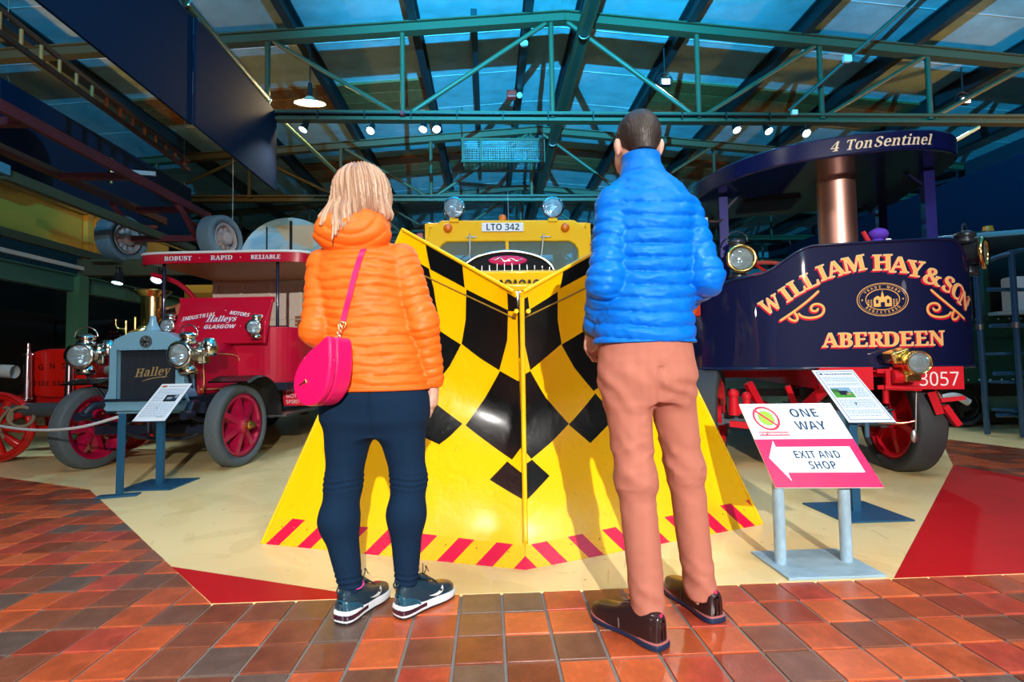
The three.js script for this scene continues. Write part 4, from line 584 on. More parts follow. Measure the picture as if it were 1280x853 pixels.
infoStand('navy floor stand with information panel about the steam wagon', [2.17, 0, -3.0], 0.262, 0.527, 0.537, 0.965, (x, w, h) => {
  x.scale(w / 0.285, h / 0.43); w = 0.285; h = 0.43; x.strokeStyle = '#2b3f8f'; x.lineWidth = 0.004; x.strokeRect(0.022, 0.02, w - 0.034, h - 0.034);
  x.fillStyle = '#3a4a70'; x.beginPath(); x.arc(0.045, h - 0.036, 0.01, 0, 7); x.fill(); para(x, 0.065, w - 0.03, h - 0.042, 1, 0.01, '#22345e', 0.009); para(x, 0.035, w - 0.03, h - 0.07, 4, 0.011, '#6f86a5'); para(x, 0.035, w - 0.03, h - 0.125, 2, 0.011, '#6f86a5');
  x.fillStyle = '#7fa7c6'; x.fillRect(0.035, 0.19, 0.13, 0.085); x.fillStyle = '#4f9a3a'; x.fillRect(0.035, 0.19, 0.13, 0.045); x.fillStyle = '#3a6d35'; x.fillRect(0.035, 0.232, 0.05, 0.03); x.fillStyle = '#20252e'; x.fillRect(0.075, 0.212, 0.06, 0.035); x.fillStyle = '#b98'; x.fillRect(0.12, 0.214, 0.025, 0.014);
  para(x, 0.175, w - 0.03, 0.265, 7, 0.0115, '#6f86a5'); para(x, 0.035, w - 0.03, 0.17, 6, 0.0115, '#6f86a5'); para(x, 0.035, w - 0.03, 0.088, 3, 0.0115, '#6f86a5'); para(x, 0.035, w - 0.05, 0.047, 1, 0.011, '#6f86a5');
}, 0.076, 0.074, 0.57, 0.15);
infoStand('navy floor stand with information panel about the red lorry', [-2.63, 0, -4.25], 0.254, 0.462, 0.51, 0.917, (x, w, h) => {
  x.scale(1, h / 0.40); h = 0.40; x.fillStyle = '#b5622c'; x.beginPath(); x.ellipse(0.04, h - 0.03, 0.024, 0.012, 0, 0, 7); x.fill(); para(x, 0.075, w - 0.02, h - 0.034, 1, 0.01, '#8a5a5a', 0.007); para(x, 0.02, w - 0.02, h - 0.06, 6, 0.012, '#6d8fb5'); x.fillStyle = '#222a36'; x.fillRect(0.115, 0.20, 0.105, 0.075); x.fillStyle = '#8b98a8'; x.fillRect(0.135, 0.225, 0.04, 0.025); x.fillRect(0.19, 0.24, 0.025, 0.03);
  para(x, 0.02, 0.105, 0.265, 6, 0.012, '#6d8fb5'); para(x, 0.02, w - 0.02, 0.185, 12, 0.013, '#6d8fb5');
}, -0.065, 0.051, 0.545, 0.01);
{
  const t = thing('rope_barrier', 'slim blue barrier post with white rope beside the tiles', 'barrier', [-2.70, 0, -3.90]);
  mesh('foot', [rbox(0.26, 0.014, 0.09, 0.003, [-0.01, 0.007, 0], [0, 0.25, 0])], M.standBlue, t);
  mesh('post', [bar([0, 0.01, 0], [0.01, 0.60, 0], 0.045, 0.02, V(0, 0, 1))], M.standBlue, t);
  mesh('rope', [tube([[0, 0.58, 0.01], [-0.35, 0.50, -0.1], [-0.8, 0.46, -0.3], [-1.4, 0.47, -0.6], [-2.2, 0.55, -1.0]], 0.011, 60, 8)], mat([0.65, 0.68, 0.72], 0.8, 0, { bumpMap: rep(fine, 30, 1), bumpScale: 0.004 }), t);
}
// ---------------------------------------------------------------- red lorry on the left
{
  const O = [-3.07, 0, -5.0], t = thing('vintage_lorry', 'red vintage lorry with pale blue radiator and lettered canopy', 'lorry', O, -0.06);
  const red = gloss([0.50, 0.004, 0.034], 0.28, { clearcoat: 1, clearcoatRoughness: 0.05 }), blue = gloss([0.16, 0.36, 0.52], 0.35), nickel = mat([0.72, 0.70, 0.62], 0.16, 1), navy = gloss([0.008, 0.014, 0.05], 0.3), rim = gloss([0.36, 0.004, 0.045], 0.3), chassis = mat([0.008, 0.014, 0.03], 0.4);
  const grey = mat([0.065, 0.085, 0.10], 0.8, 0, { bumpMap: rep(fine, 3, 1), bumpScale: 0.003 });
  for (const s of [-1, 1]) { wheel('front_wheel', t, 0.385, 0.13, rim, 7, [s * 0.69, 0.385, -0.02], s > 0 ? -0.10 : Math.PI - 0.10, { flat: true, rim: 0.30, cap: true, tyre: grey }); wheel('rear_wheel', t, 0.44, 0.2, rim, 8, [s * 0.72, 0.44, -3.4], s > 0 ? 0 : Math.PI, { flat: true, tyre: grey }); }
  mesh('axle', [bar([-0.66, 0.36, 0], [0.66, 0.36, 0], 0.07, 0.08)], chassis, t); mesh('axle', [bar([-0.66, 0.44, -3.4], [0.66, 0.44, -3.4], 0.09, 0.09)], chassis, t);
  mesh('chassis_rail', [box(0.08, 0.14, 4.4, [-0.36, 0.6, -2.0]), box(0.08, 0.14, 4.4, [0.36, 0.6, -2.0]), box(0.9, 0.1, 0.08, [0, 0.56, 0.05])], chassis, t);
  for (const s of [-1, 1]) { mesh('dumb_iron', [tube([[s * 0.38, 0.6, 0.1], [s * 0.44, 0.60, 0.28], [s * 0.46, 0.52, 0.36]], 0.035, 16, 8), rod([s * 0.46, 0.52, 0.30], [s * 0.46, 0.52, 0.42], 0.04, 0.04, 12)], chassis, t); mesh('leaf_spring', [Array.from({ length: 4 }, (_, k) => tube([[s * 0.46, 0.50 - k * 0.012, 0.34 - k * 0.08], [s * 0.46, 0.42 - k * 0.012, 0], [s * 0.46, 0.50 - k * 0.012, -0.5 + k * 0.08]], 0.012, 16, 6))], chassis, t); }
  mesh('engine_sump', [rbox(0.4, 0.26, 0.7, 0.06, [0, 0.42, -0.5]), rod([-0.1, 0.5, -0.1], [0.1, 0.45, -0.3], 0.09, 0.07, 16), rod([0, 0.3, 0.05], [0, 0.5, 0.1], 0.05, 0.05, 12), tube([[0.45, 0.5, -0.1], [0.3, 0.3, 0.0], [-0.1, 0.28, 0.05], [-0.4, 0.36, 0.05]], 0.018, 24, 8), rbox(0.2, 0.16, 0.16, 0.03, [0.3, 0.45, -0.35])], chassis, t);
  // radiator
  const out = [[-0.36, 0.56], [-0.40, 0.60], [-0.335, 0.74], [-0.33, 1.10], [-0.29, 1.19], [-0.16, 1.25], [0, 1.265], [0.16, 1.25], [0.29, 1.19], [0.33, 1.10], [0.335, 0.74], [0.40, 0.60], [0.36, 0.56]];
  const shp = new THREE.Shape(out.map((q) => new THREE.Vector2(...q))); const hole = new THREE.Path([[-0.27, 0.66], [-0.27, 1.10], [0.27, 1.10], [0.27, 0.66]].map((q) => new THREE.Vector2(...q))); shp.holes.push(hole);
  mesh('radiator_shell', [new THREE.ExtrudeGeometry(shp, { depth: 0.14, bevelEnabled: true, bevelSize: 0.012, bevelThickness: 0.012, bevelSegments: 3 }).translate(-0.02, 0, 0.06)], blue, t).userData.label = 'pale blue radiator shell';
  const coreTex = lettered(0.56, 0.46, 1400, '#111c2c', (x) => { word(x, 'Halley', 0.30, 0.25, 0.105, 'bold SZ serif', '#a98f5c', { skew: 0.38, sx: 0.95, rot: 0.06 }); x.strokeStyle = '#a98f5c'; x.lineWidth = 0.007; x.beginPath(); x.moveTo(0.20, 0.165); x.quadraticCurveTo(0.30, 0.20, 0.43, 0.205); x.stroke(); });
  const core = mesh('radiator_core', box(0.56, 0.46, 0.06), [0, 1, 2, 3, 4, 5].map((k) => (k === 4 ? new THREE.MeshStandardMaterial({ map: coreTex, roughness: 0.5, bumpMap: rep(fine, 8, 8), bumpScale: 0.004 }) : M.black)), t); core.position.set(-0.02, 0.88, 0.12); core.userData.label = 'dark radiator core with bronze script name';
  for (let k = 0; k < 12; k++) mesh('rivet', [sph(0.008, [-0.28 + k * 0.047, 1.115, 0.215], [1, 1, 0.6], 8, 6)], blue, t);
  mesh('filler_cap', [lathe([[0.001, 0.16], [0.022, 0.155], [0.03, 0.10], [0.06, 0.03], [0.075, 0], [0, 0]], [-0.02, 1.26, 0.13])], blue, t);
  const med = mesh('medallion', [rod([-0.02, 1.175, 0.19], [-0.02, 1.175, 0.222], 0.055, 0.055, 32)], mat([0.12, 0.16, 0.2], 0.3, 0.6), t); for (let k = 0; k < 6; k++) mesh('medallion_vane', [bar([-0.02, 1.175, 0.224], [-0.02 + Math.cos(k * 1.047) * 0.045, 1.175 + Math.sin(k * 1.047) * 0.045, 0.224], 0.01, 0.006)], nickel, med);
  mesh('apron', [rbox(0.66, 0.07, 0.04, 0.01, [-0.02, 0.555, 0.14])], blue, t);
  mesh('starting_bar', [rod([-0.38, 0.65, 0.24], [0.36, 0.65, 0.24], 0.012, 0.012, 8), rod([0, 0.3, 0.2], [0, 0.62, 0.2], 0.014, 0.014, 8)], chassis, t);
  // bonnet
  const bon = [[-0.32, 0.68], [-0.31, 1.08], [-0.25, 1.18], [0, 1.23], [0.25, 1.18], [0.31, 1.08], [0.32, 0.68]];
  mesh('bonnet', [prism(bon, 0.82).translate(-0.0, 0, -0.78)], red, t);
  mesh('bonnet_band', [prism(bon.map(([a, b]) => [a * 1.02, b * 1.004]), 0.05).translate(0, 0, 0.02)], navy, t);
  for (const s of [1]) mesh('gold_lining', [tube([[0.325, 0.72, -0.04], [0.327, 0.75, -0.08], [0.327, 1.02, -0.08], [0.327, 1.05, -0.12], [0.327, 1.05, -0.66], [0.327, 1.02, -0.7], [0.327, 0.74, -0.7], [0.327, 0.72, -0.66], [0.327, 0.72, -0.08]], 0.005, 80, 5)], mat([0.75, 0.5, 0.2], 0.4), t);
  mesh('bonnet_catch', [rod([0.33, 0.74, -0.06], [0.36, 0.74, -0.06], 0.012, 0.012, 8), box(0.02, 0.08, 0.02, [0.34, 0.72, -0.06])], M.brass, t);
  // flared dash panel with lettering
  const dw = 1.02, dh = 0.50, dash = lettered(dw, dh, 1500, '#bb0a30', (x) => {
    const it = 'bold SZ sans-serif', c = '#f1e7e6', o = { skew: 0.2, shadow: '#3b4f9a', sdx: 0.8 };
    [...'INDUSTRIAL'].forEach((ch, k) => word(x, ch, 0.07 + k * 0.037, 0.295 + k * 0.0055, 0.062, it, c, { ...o, rot: 0.16 })); [...'MOTORS LTD'].forEach((ch, k) => word(x, ch, 0.60 + k * 0.0365, 0.355 - k * 0.0062, 0.060, it, c, { ...o, rot: -0.17 }));
    word(x, 'Halleys', 0.50, 0.285, 0.088, 'bold SZ serif', c, { skew: 0.35, shadow: '#3b4f9a' }); word(x, 'GLASGOW', 0.49, 0.195, 0.062, it, c, { ...o, sx: 1.15 });
    x.fillStyle = c; for (const [a, b] of [[0.26, 0.195], [0.72, 0.195], [0.52, 0.385]]) { x.beginPath(); x.arc(a, b, 0.006, 0, 7); x.fill(); }
  });
  const dshape = [[-0.5, 0], [-0.42, -0.34], [0.5, -0.34], [0.52, 0.0], [0.55, 0.12], [-0.5, 0.12]];
  const dm = mesh('dash_panel', box(dw, dh, 0.03), [0, 1, 2, 3, 4, 5].map((k) => (k === 4 ? new THREE.MeshPhysicalMaterial({ map: dash, roughness: 0.3, clearcoat: 1, clearcoatRoughness: 0.05 }) : red)), t); dm.position.set(0.16, 1.42, -0.68); dm.rotation.set(-0.32, -0.02, 0); dm.userData.label = 'red dash panel with white slanted lettering';
  mesh('dash_flare', [bar([-0.36, 1.67, -0.76], [0.68, 1.67, -0.76], 0.06, 0.03, V(0, 0, 1)), tube([[0.67, 1.66, -0.74], [0.63, 1.4, -0.66], [0.66, 1.18, -0.58]], 0.014, 16, 8)], red, t);
  // tub with round front corners
  const tub = []; for (let k = 0; k <= 10; k++) { const a = Math.PI - k / 10 * Math.PI / 2; tub.push([-0.55 + 0.34 * Math.cos(a), -1.05 + 0.34 * Math.sin(a)]); } for (let k = 0; k <= 10; k++) { const a = Math.PI / 2 - k / 10 * Math.PI / 2; tub.push([0.55 + 0.34 * Math.cos(a), -1.05 + 0.34 * Math.sin(a)]); } tub.push([0.89, -1.9], [-0.89, -1.9]);
  const tg = new THREE.ExtrudeGeometry(new THREE.Shape(tub.map((q) => new THREE.Vector2(...q))), { depth: 0.66, bevelEnabled: true, bevelSize: 0.008, bevelThickness: 0.008, bevelSegments: 2 }); tg.rotateX(Math.PI / 2); tg.translate(0, 1.36, 0);
  mesh('cab_tub', [tg], red, t); mesh('tub_beading', [tube(tub.map(([a, b]) => [a * 1.008, 0.78, b + 0.006]), 0.008, 80, 6)], red, t);
  mesh('seat', [rbox(1.4, 0.12, 0.5, 0.04, [0, 1.30, -1.6])], mat([0.12, 0.05, 0.03], 0.6), t);
  // canopy
  const can = []; for (let k = 0; k <= 24; k++) { const a = Math.PI * (1 - k / 24), c = Math.cos(a), s = Math.sin(a); can.push([0.05 + 0.95 * Math.sign(c) * Math.abs(c) ** 0.35, -0.95 + 0.16 * s ** 0.8]); } can.push([1.0, -2.3], [-0.9, -2.3]);
  const cs = new THREE.Shape(can.map((q) => new THREE.Vector2(...q)));
  const flat = (d, y, b = 0.008) => { const g = new THREE.ExtrudeGeometry(cs, { depth: d, bevelEnabled: true, bevelSize: b, bevelThickness: 0.006, bevelSegments: 2 }); g.rotateX(Math.PI / 2); return g.translate(0, y, 0); };
  const cY = 2.10; mesh('canopy_roof', [flat(0.02, cY + 0.125, 0.02)], mat([0.62, 0.66, 0.70], 0.5), t); mesh('canopy_lining', [flat(0.03, cY + 0.08, -0.02)], mat([0.45, 0.22, 0.10], 0.5), t);
  const fp = new THREE.CatmullRomCurve3(can.slice(0, 25).map(([a, b]) => V(a, 0, b))).getSpacedPoints(80), fl = new THREE.CatmullRomCurve3(can.slice(0, 25).map(([a, b]) => V(a, 0, b))).getLength();
  const ft = lettered(fl, 0.115, 800, '#b4092c', (x) => { const o = { shadow: '#3a62b8', sdx: 1.0 }, c = '#efe9dc', f = 'bold SZ serif', m = fl / 2; x.fillStyle = c; word(x, 'ROBUST', m - 0.46, 0.055, 0.066, f, c, { ...o, sx: 1.15 }); word(x, 'RAPID', m + 0.03, 0.055, 0.066, f, c, { ...o, sx: 1.15 }); word(x, 'RELIABLE', m + 0.52, 0.055, 0.064, f, c, o); for (const a of [-0.215, 0.24]) { x.fillStyle = c; x.beginPath(); x.arc(m + a, 0.055, 0.006, 0, 7); x.fill(); } });
  { const ps = [], u = [], ii = []; fp.forEach((p, k) => { for (const d of [0, 0.02]) for (const j of [0, 1]) { ps.push(p.x, cY - 0.005 + j * 0.115, p.z + 0.012 - d); u.push(k / 80, j); } }); const q = (k, d, j) => k * 4 + d * 2 + j; for (let k = 0; k < 80; k++) { ii.push(q(k, 0, 0), q(k + 1, 0, 0), q(k + 1, 0, 1), q(k, 0, 0), q(k + 1, 0, 1), q(k, 0, 1), q(k, 1, 0), q(k + 1, 1, 1), q(k + 1, 1, 0), q(k, 1, 0), q(k, 1, 1), q(k + 1, 1, 1)); } const g = new THREE.BufferGeometry(); g.setAttribute('position', new THREE.Float32BufferAttribute(ps, 3)); g.setAttribute('uv', new THREE.Float32BufferAttribute(u, 2)); g.setIndex(ii); g.computeVertexNormals(); mesh('canopy_fascia', g, new THREE.MeshPhysicalMaterial({ map: ft, roughness: 0.3, clearcoat: 1, side: THREE.DoubleSide }), t).userData.label = 'red fascia lettered robust, rapid, reliable'; }
  for (const [x, z] of [[-0.66, -0.92], [0.64, -0.92]]) mesh('canopy_post', [rod([x, 1.30, z], [x, cY + 0.03, z], 0.018, 0.018, 12)], navy, t);
  mesh('canopy_stay', [tube([[-0.86, 2.02, -1.0], [-0.70, 1.95, -1.2], [-0.58, 1.8, -1.3], [-0.54, 1.66, -1.35]], 0.03, 20, 8)], red, t);
  // van body: panelled cream bulkhead
  const cream = mat([0.78, 0.66, 0.58], 0.5), wood = mat([0.40, 0.16, 0.06], 0.5, 0, { map: rep(brushed, 1, 1) });
  const bz = -2.35; mesh('bulkhead', [box(2.1, 1.1, 0.04, [0.12, 1.72, bz])], cream, t);
  for (const x of [-0.92, -0.55, -0.15, 0.30, 0.70, 1.12]) mesh('stile', [rbox(0.05, 1.0, 0.03, 0.006, [x, 1.72, bz + 0.03])], cream, t);
  for (const y of [1.28, 1.62, 2.12]) mesh('rail', [rbox(2.08, 0.06, 0.03, 0.006, [0.12, y, bz + 0.028])], cream, t);
  const wn = mesh('window_pane', [box(0.4, 0.38, 0.012, [0.5, 1.86, bz + 0.028])], mat([0.35, 0.40, 0.25], 0.08), t); mesh('window_frame', [box(0.44, 0.025, 0.03, [0.5, 2.06, bz + 0.035]), box(0.44, 0.025, 0.03, [0.5, 1.66, bz + 0.035]), box(0.025, 0.42, 0.03, [0.29, 1.86, bz + 0.035]), box(0.025, 0.42, 0.03, [0.71, 1.86, bz + 0.035])], cream, wn);  // opaque pane, a yellowish reflection put into its colour
  for (let k = 0; k < 5; k++) mesh('seat_slat', [rbox(0.9, 0.035, 0.02, 0.005, [0.85, 1.38 + k * 0.05, -1.92])], wood, t); mesh('seat_post', [box(0.04, 0.95, 0.04, [0.72, 1.62, -1.95])], wood, t);
  mesh('load_body', [box(2.1, 1.0, 2.6, [0.12, 1.72, -3.7])], red, t);
  mesh('load_floor', [box(1.8, 0.08, 4.0, [0.0, 0.72, -2.6])], chassis, t);
  // head lamps and dash lamps
  for (const [x, y, s, tn] of [[0.36, 1.05, 1.5, -0.12], [-0.72, 1.06, 1.5, 0.25]]) { const l = oilLamp('head_lamp', t, [x, y, x > 0 ? 0.22 : 0.05], tn, nickel, s); mesh('burner', [rbox(0.06, 0.14, 0.06, 0.02, [0.07, 0.01, -0.05]), lathe([[0, -0.05], [0.04, -0.05], [0.05, 0.0], [0.03, 0.06], [0, 0.06]], [0.1, 0.04, -0.06])], nickel, l); mesh('lamp_stay', [rod([x, y - 0.18, x > 0 ? 0.2 : 0.02], [x * 0.8, 0.66, 0.0], 0.014, 0.014, 8)], chassis, t); }
  for (const [x, y, z] of [[-0.38, 1.38, -0.62], [0.60, 1.345, -0.52]]) oilLamp('dash_lamp', t, [x, y, z], 0.1, nickel, 1.0, false);
  // mudguards and running board
  for (const s of [-1, 1]) {                               // swept sheet with a turned edge
    const c = new THREE.CatmullRomCurve3([[0.80, 0.14], [0.85, -0.06], [0.83, -0.26], [0.72, -0.42], [0.56, -0.50], [0.44, -0.52]].map((q) => V(0, ...q))).getPoints(24), ps = [], ii = [];
    c.forEach((p) => { for (const [x, d] of [[0.50, 0], [0.86, 0], [0.88, -0.02], [0.86, -0.012], [0.50, -0.012]]) ps.push(s * x, p.y + d, p.z + d * 0.3); });
    for (let k = 0; k < 24; k++) for (let j = 0; j < 5; j++) { const p = k * 5 + j, q = k * 5 + (j + 1) % 5; s > 0 ? ii.push(p, q + 5, p + 5, p, q, q + 5) : ii.push(p, p + 5, q + 5, p, q + 5, q); }
    const g = new THREE.BufferGeometry(); g.setAttribute('position', new THREE.Float32BufferAttribute(ps, 3)); g.setIndex(ii); g.computeVertexNormals(); mesh('mudguard', toCreasedNormals(g, 0.7), gloss([0.012, 0.012, 0.014], 0.3, { side: THREE.DoubleSide }), t);
  }
  for (const s of [-1, 1]) mesh('running_board', [box(0.3, 0.03, 1.3, [s * 0.76, 0.42, -1.2])], M.steel, t);
  const sp = mesh('spirit_can', box(0.30, 0.22, 0.015), [0, 1, 2, 3, 4, 5].map((k) => (k === 4 ? new THREE.MeshStandardMaterial({ map: lettered(0.30, 0.22, 1200, '#d01530', (x) => { const f = 'SZ sans-serif', o = { align: 'left', sx: 0.95 }; word(x, 'SHELL', 0.03, 0.175, 0.06, f, '#ffe9ee', o); word(x, 'MOTOR', 0.03, 0.11, 0.06, f, '#ffe9ee', o); word(x, 'SPIRIT', 0.03, 0.045, 0.06, f, '#ffe9ee', o); }), roughness: 0.4 }) : mat([0.55, 0.01, 0.03], 0.4))), t); sp.position.set(0.86, 0.60, -0.92); sp.userData.label = 'small red can with white capitals';
}
// ---------------------------------------------------------------- steam fire engine
{
  const t = thing('fire_engine', 'red steam fire engine with brass boiler behind the rope', 'fire engine', [-4.62, 0, -5.75]);
  const red = gloss([0.50, 0.008, 0.006], 0.3), dk = mat([0.05, 0.06, 0.07], 0.5);
  const o = []; for (let k = 0; k <= 40; k++) { const a = k / 40 * Math.PI * 2; o.push([0.36 * Math.sign(Math.cos(a)) * Math.abs(Math.cos(a)) ** 0.6, 0.24 * Math.sign(Math.sin(a)) * Math.abs(Math.sin(a)) ** 0.6]); }
  mesh('hose_box', [prism(o, 0.5, 0.02).translate(0.05, 0.90, -0.45)], red, t);
  const face = mesh('box_lettering', new THREE.ShapeGeometry(new THREE.Shape(o.map(([a, b]) => new THREE.Vector2(a * 0.97, b * 0.97)))), new THREE.MeshPhysicalMaterial({ map: lettered(0.72, 0.48, 1300, '#c01408', (x) => { [...'GNSR'].forEach((c, k) => word(x, c, 0.17 + k * 0.115, 0.315 + (k === 0 || k === 3 ? -0.012 : 0), 0.085, 'bold SZ sans-serif', '#3a0f08', { rot: 0.12 - k * 0.08 })); word(x, 'FIRE BRIGADE', 0.36, 0.13, 0.075, 'bold SZ serif', '#3a0f08', { sx: 0.95 }); }), roughness: 0.3, clearcoat: 0.8 }), t); face.position.set(0.05, 0.90, 0.072); { const uv = face.geometry.attributes.uv; for (let i = 0; i < uv.count; i++) uv.setXY(i, uv.getX(i) / 0.72 + 0.5, uv.getY(i) / 0.48 + 0.5); }
  face.userData.label = 'red oval panel with dark brigade lettering';
  for (const [x, y] of [[-0.2, 0.90], [0.22, 0.86]]) mesh('delivery_pipe', [rod([x, y - 0.28, 0.16], [x, y + 0.22, 0.16], 0.042, 0.032, 18), rod([x, y + 0.22, 0.16], [x, y + 0.32, 0.16], 0.02, 0.012, 12), tor(0.042, 0.012, [x, y - 0.26, 0.16], [Math.PI / 2, 0, 0], 6, 20), tor(0.036, 0.01, [x, y + 0.2, 0.16], [Math.PI / 2, 0, 0], 6, 20)], mat([0.62, 0.45, 0.5], 0.22, 1), t);
  mesh('suction_hose', [tube([[-0.9, 0.86, 0.1], [-0.55, 0.93, 0.12], [-0.38, 0.92, 0.1]], 0.07, 24, 14), tube([[0.3, 0.9, -0.1], [0.6, 0.93, -0.05], [0.9, 0.92, 0.0]], 0.05, 20, 12)], mat([0.40, 0.45, 0.46], 0.7), t);
  mesh('draw_pole', [rod([-0.85, 0.53, 0.2], [0.35, 0.52, 0.2], 0.075, 0.075, 18)], dk, t); mesh('hose_loops', [tor(0.1, 0.018, [-0.15, 0.46, 0.28], [0, 0.4, 0], 8, 28), tor(0.085, 0.018, [-0.3, 0.47, 0.28], [0, -0.3, 0], 8, 28), tube([[-0.25, 0.55, 0.3], [-0.33, 0.4, 0.32], [-0.3, 0.25, 0.3]], 0.015, 16, 6)], mat([0.22, 0.16, 0.10], 0.8), t);
  mesh('frame', [box(1.7, 0.06, 0.08, [-0.05, 0.32, 0.1]), box(0.1, 0.4, 0.1, [0.3, 0.5, 0.0]), box(1.5, 0.08, 0.4, [0.1, 0.62, -0.2])], red, t);
  for (const x of [-0.42, 0.42]) wheel('road_wheel', t, 0.36, 0.07, red, 10, [x, 0.36, x < 0 ? 0.25 : -0.4], -Math.PI / 2 + 0.1, { tyre: red, rim: 0.33 });
  wheel('road_wheel', t, 0.36, 0.07, red, 10, [-0.42, 0.36, -0.8], -Math.PI / 2 + 0.1, { tyre: red, rim: 0.33 });
  mesh('boiler', [lathe([[0, 0.1], [0.2, 0.1], [0.2, 0.9], [0.24, 0.96], [0.28, 1.22], [0.25, 1.32], [0.16, 1.38], [0.13, 1.42], [0.13, 1.78], [0.145, 1.80], [0.20, 1.86], [0.195, 1.875], [0.11, 1.84], [0, 1.84]], [0.04, 0.05, -1.45], [0, 0, 0], 40, [1.1, 1.04, 1.1])], M.brass, t).userData.label = 'polished brass boiler and funnel';
  mesh('safety_valve', [rod([-0.2, 1.3, -1.28], [-0.2, 1.58, -1.28], 0.018, 0.018, 10), tube([[-0.32, 1.60, -1.26], [-0.30, 1.48, -1.26], [-0.2, 1.46, -1.26]], 0.012, 12, 6), rod([-0.07, 1.42, -1.26], [-0.07, 1.62, -1.26], 0.014, 0.014, 8)], M.brass, t);
  mesh('boiler_lamp', [sph(0.08, [0.32, 1.7, -1.4]), rod([0.27, 1.7, -1.4], [0.46, 1.72, -1.36], 0.07, 0.09, 20), rod([0.1, 1.68, -1.4], [0.3, 1.7, -1.4], 0.02, 0.02, 8)], M.copper, t);
  mesh('footplate', [box(0.7, 0.06, 1.4, [0.04, 0.3, -1.1])], red, t);
}
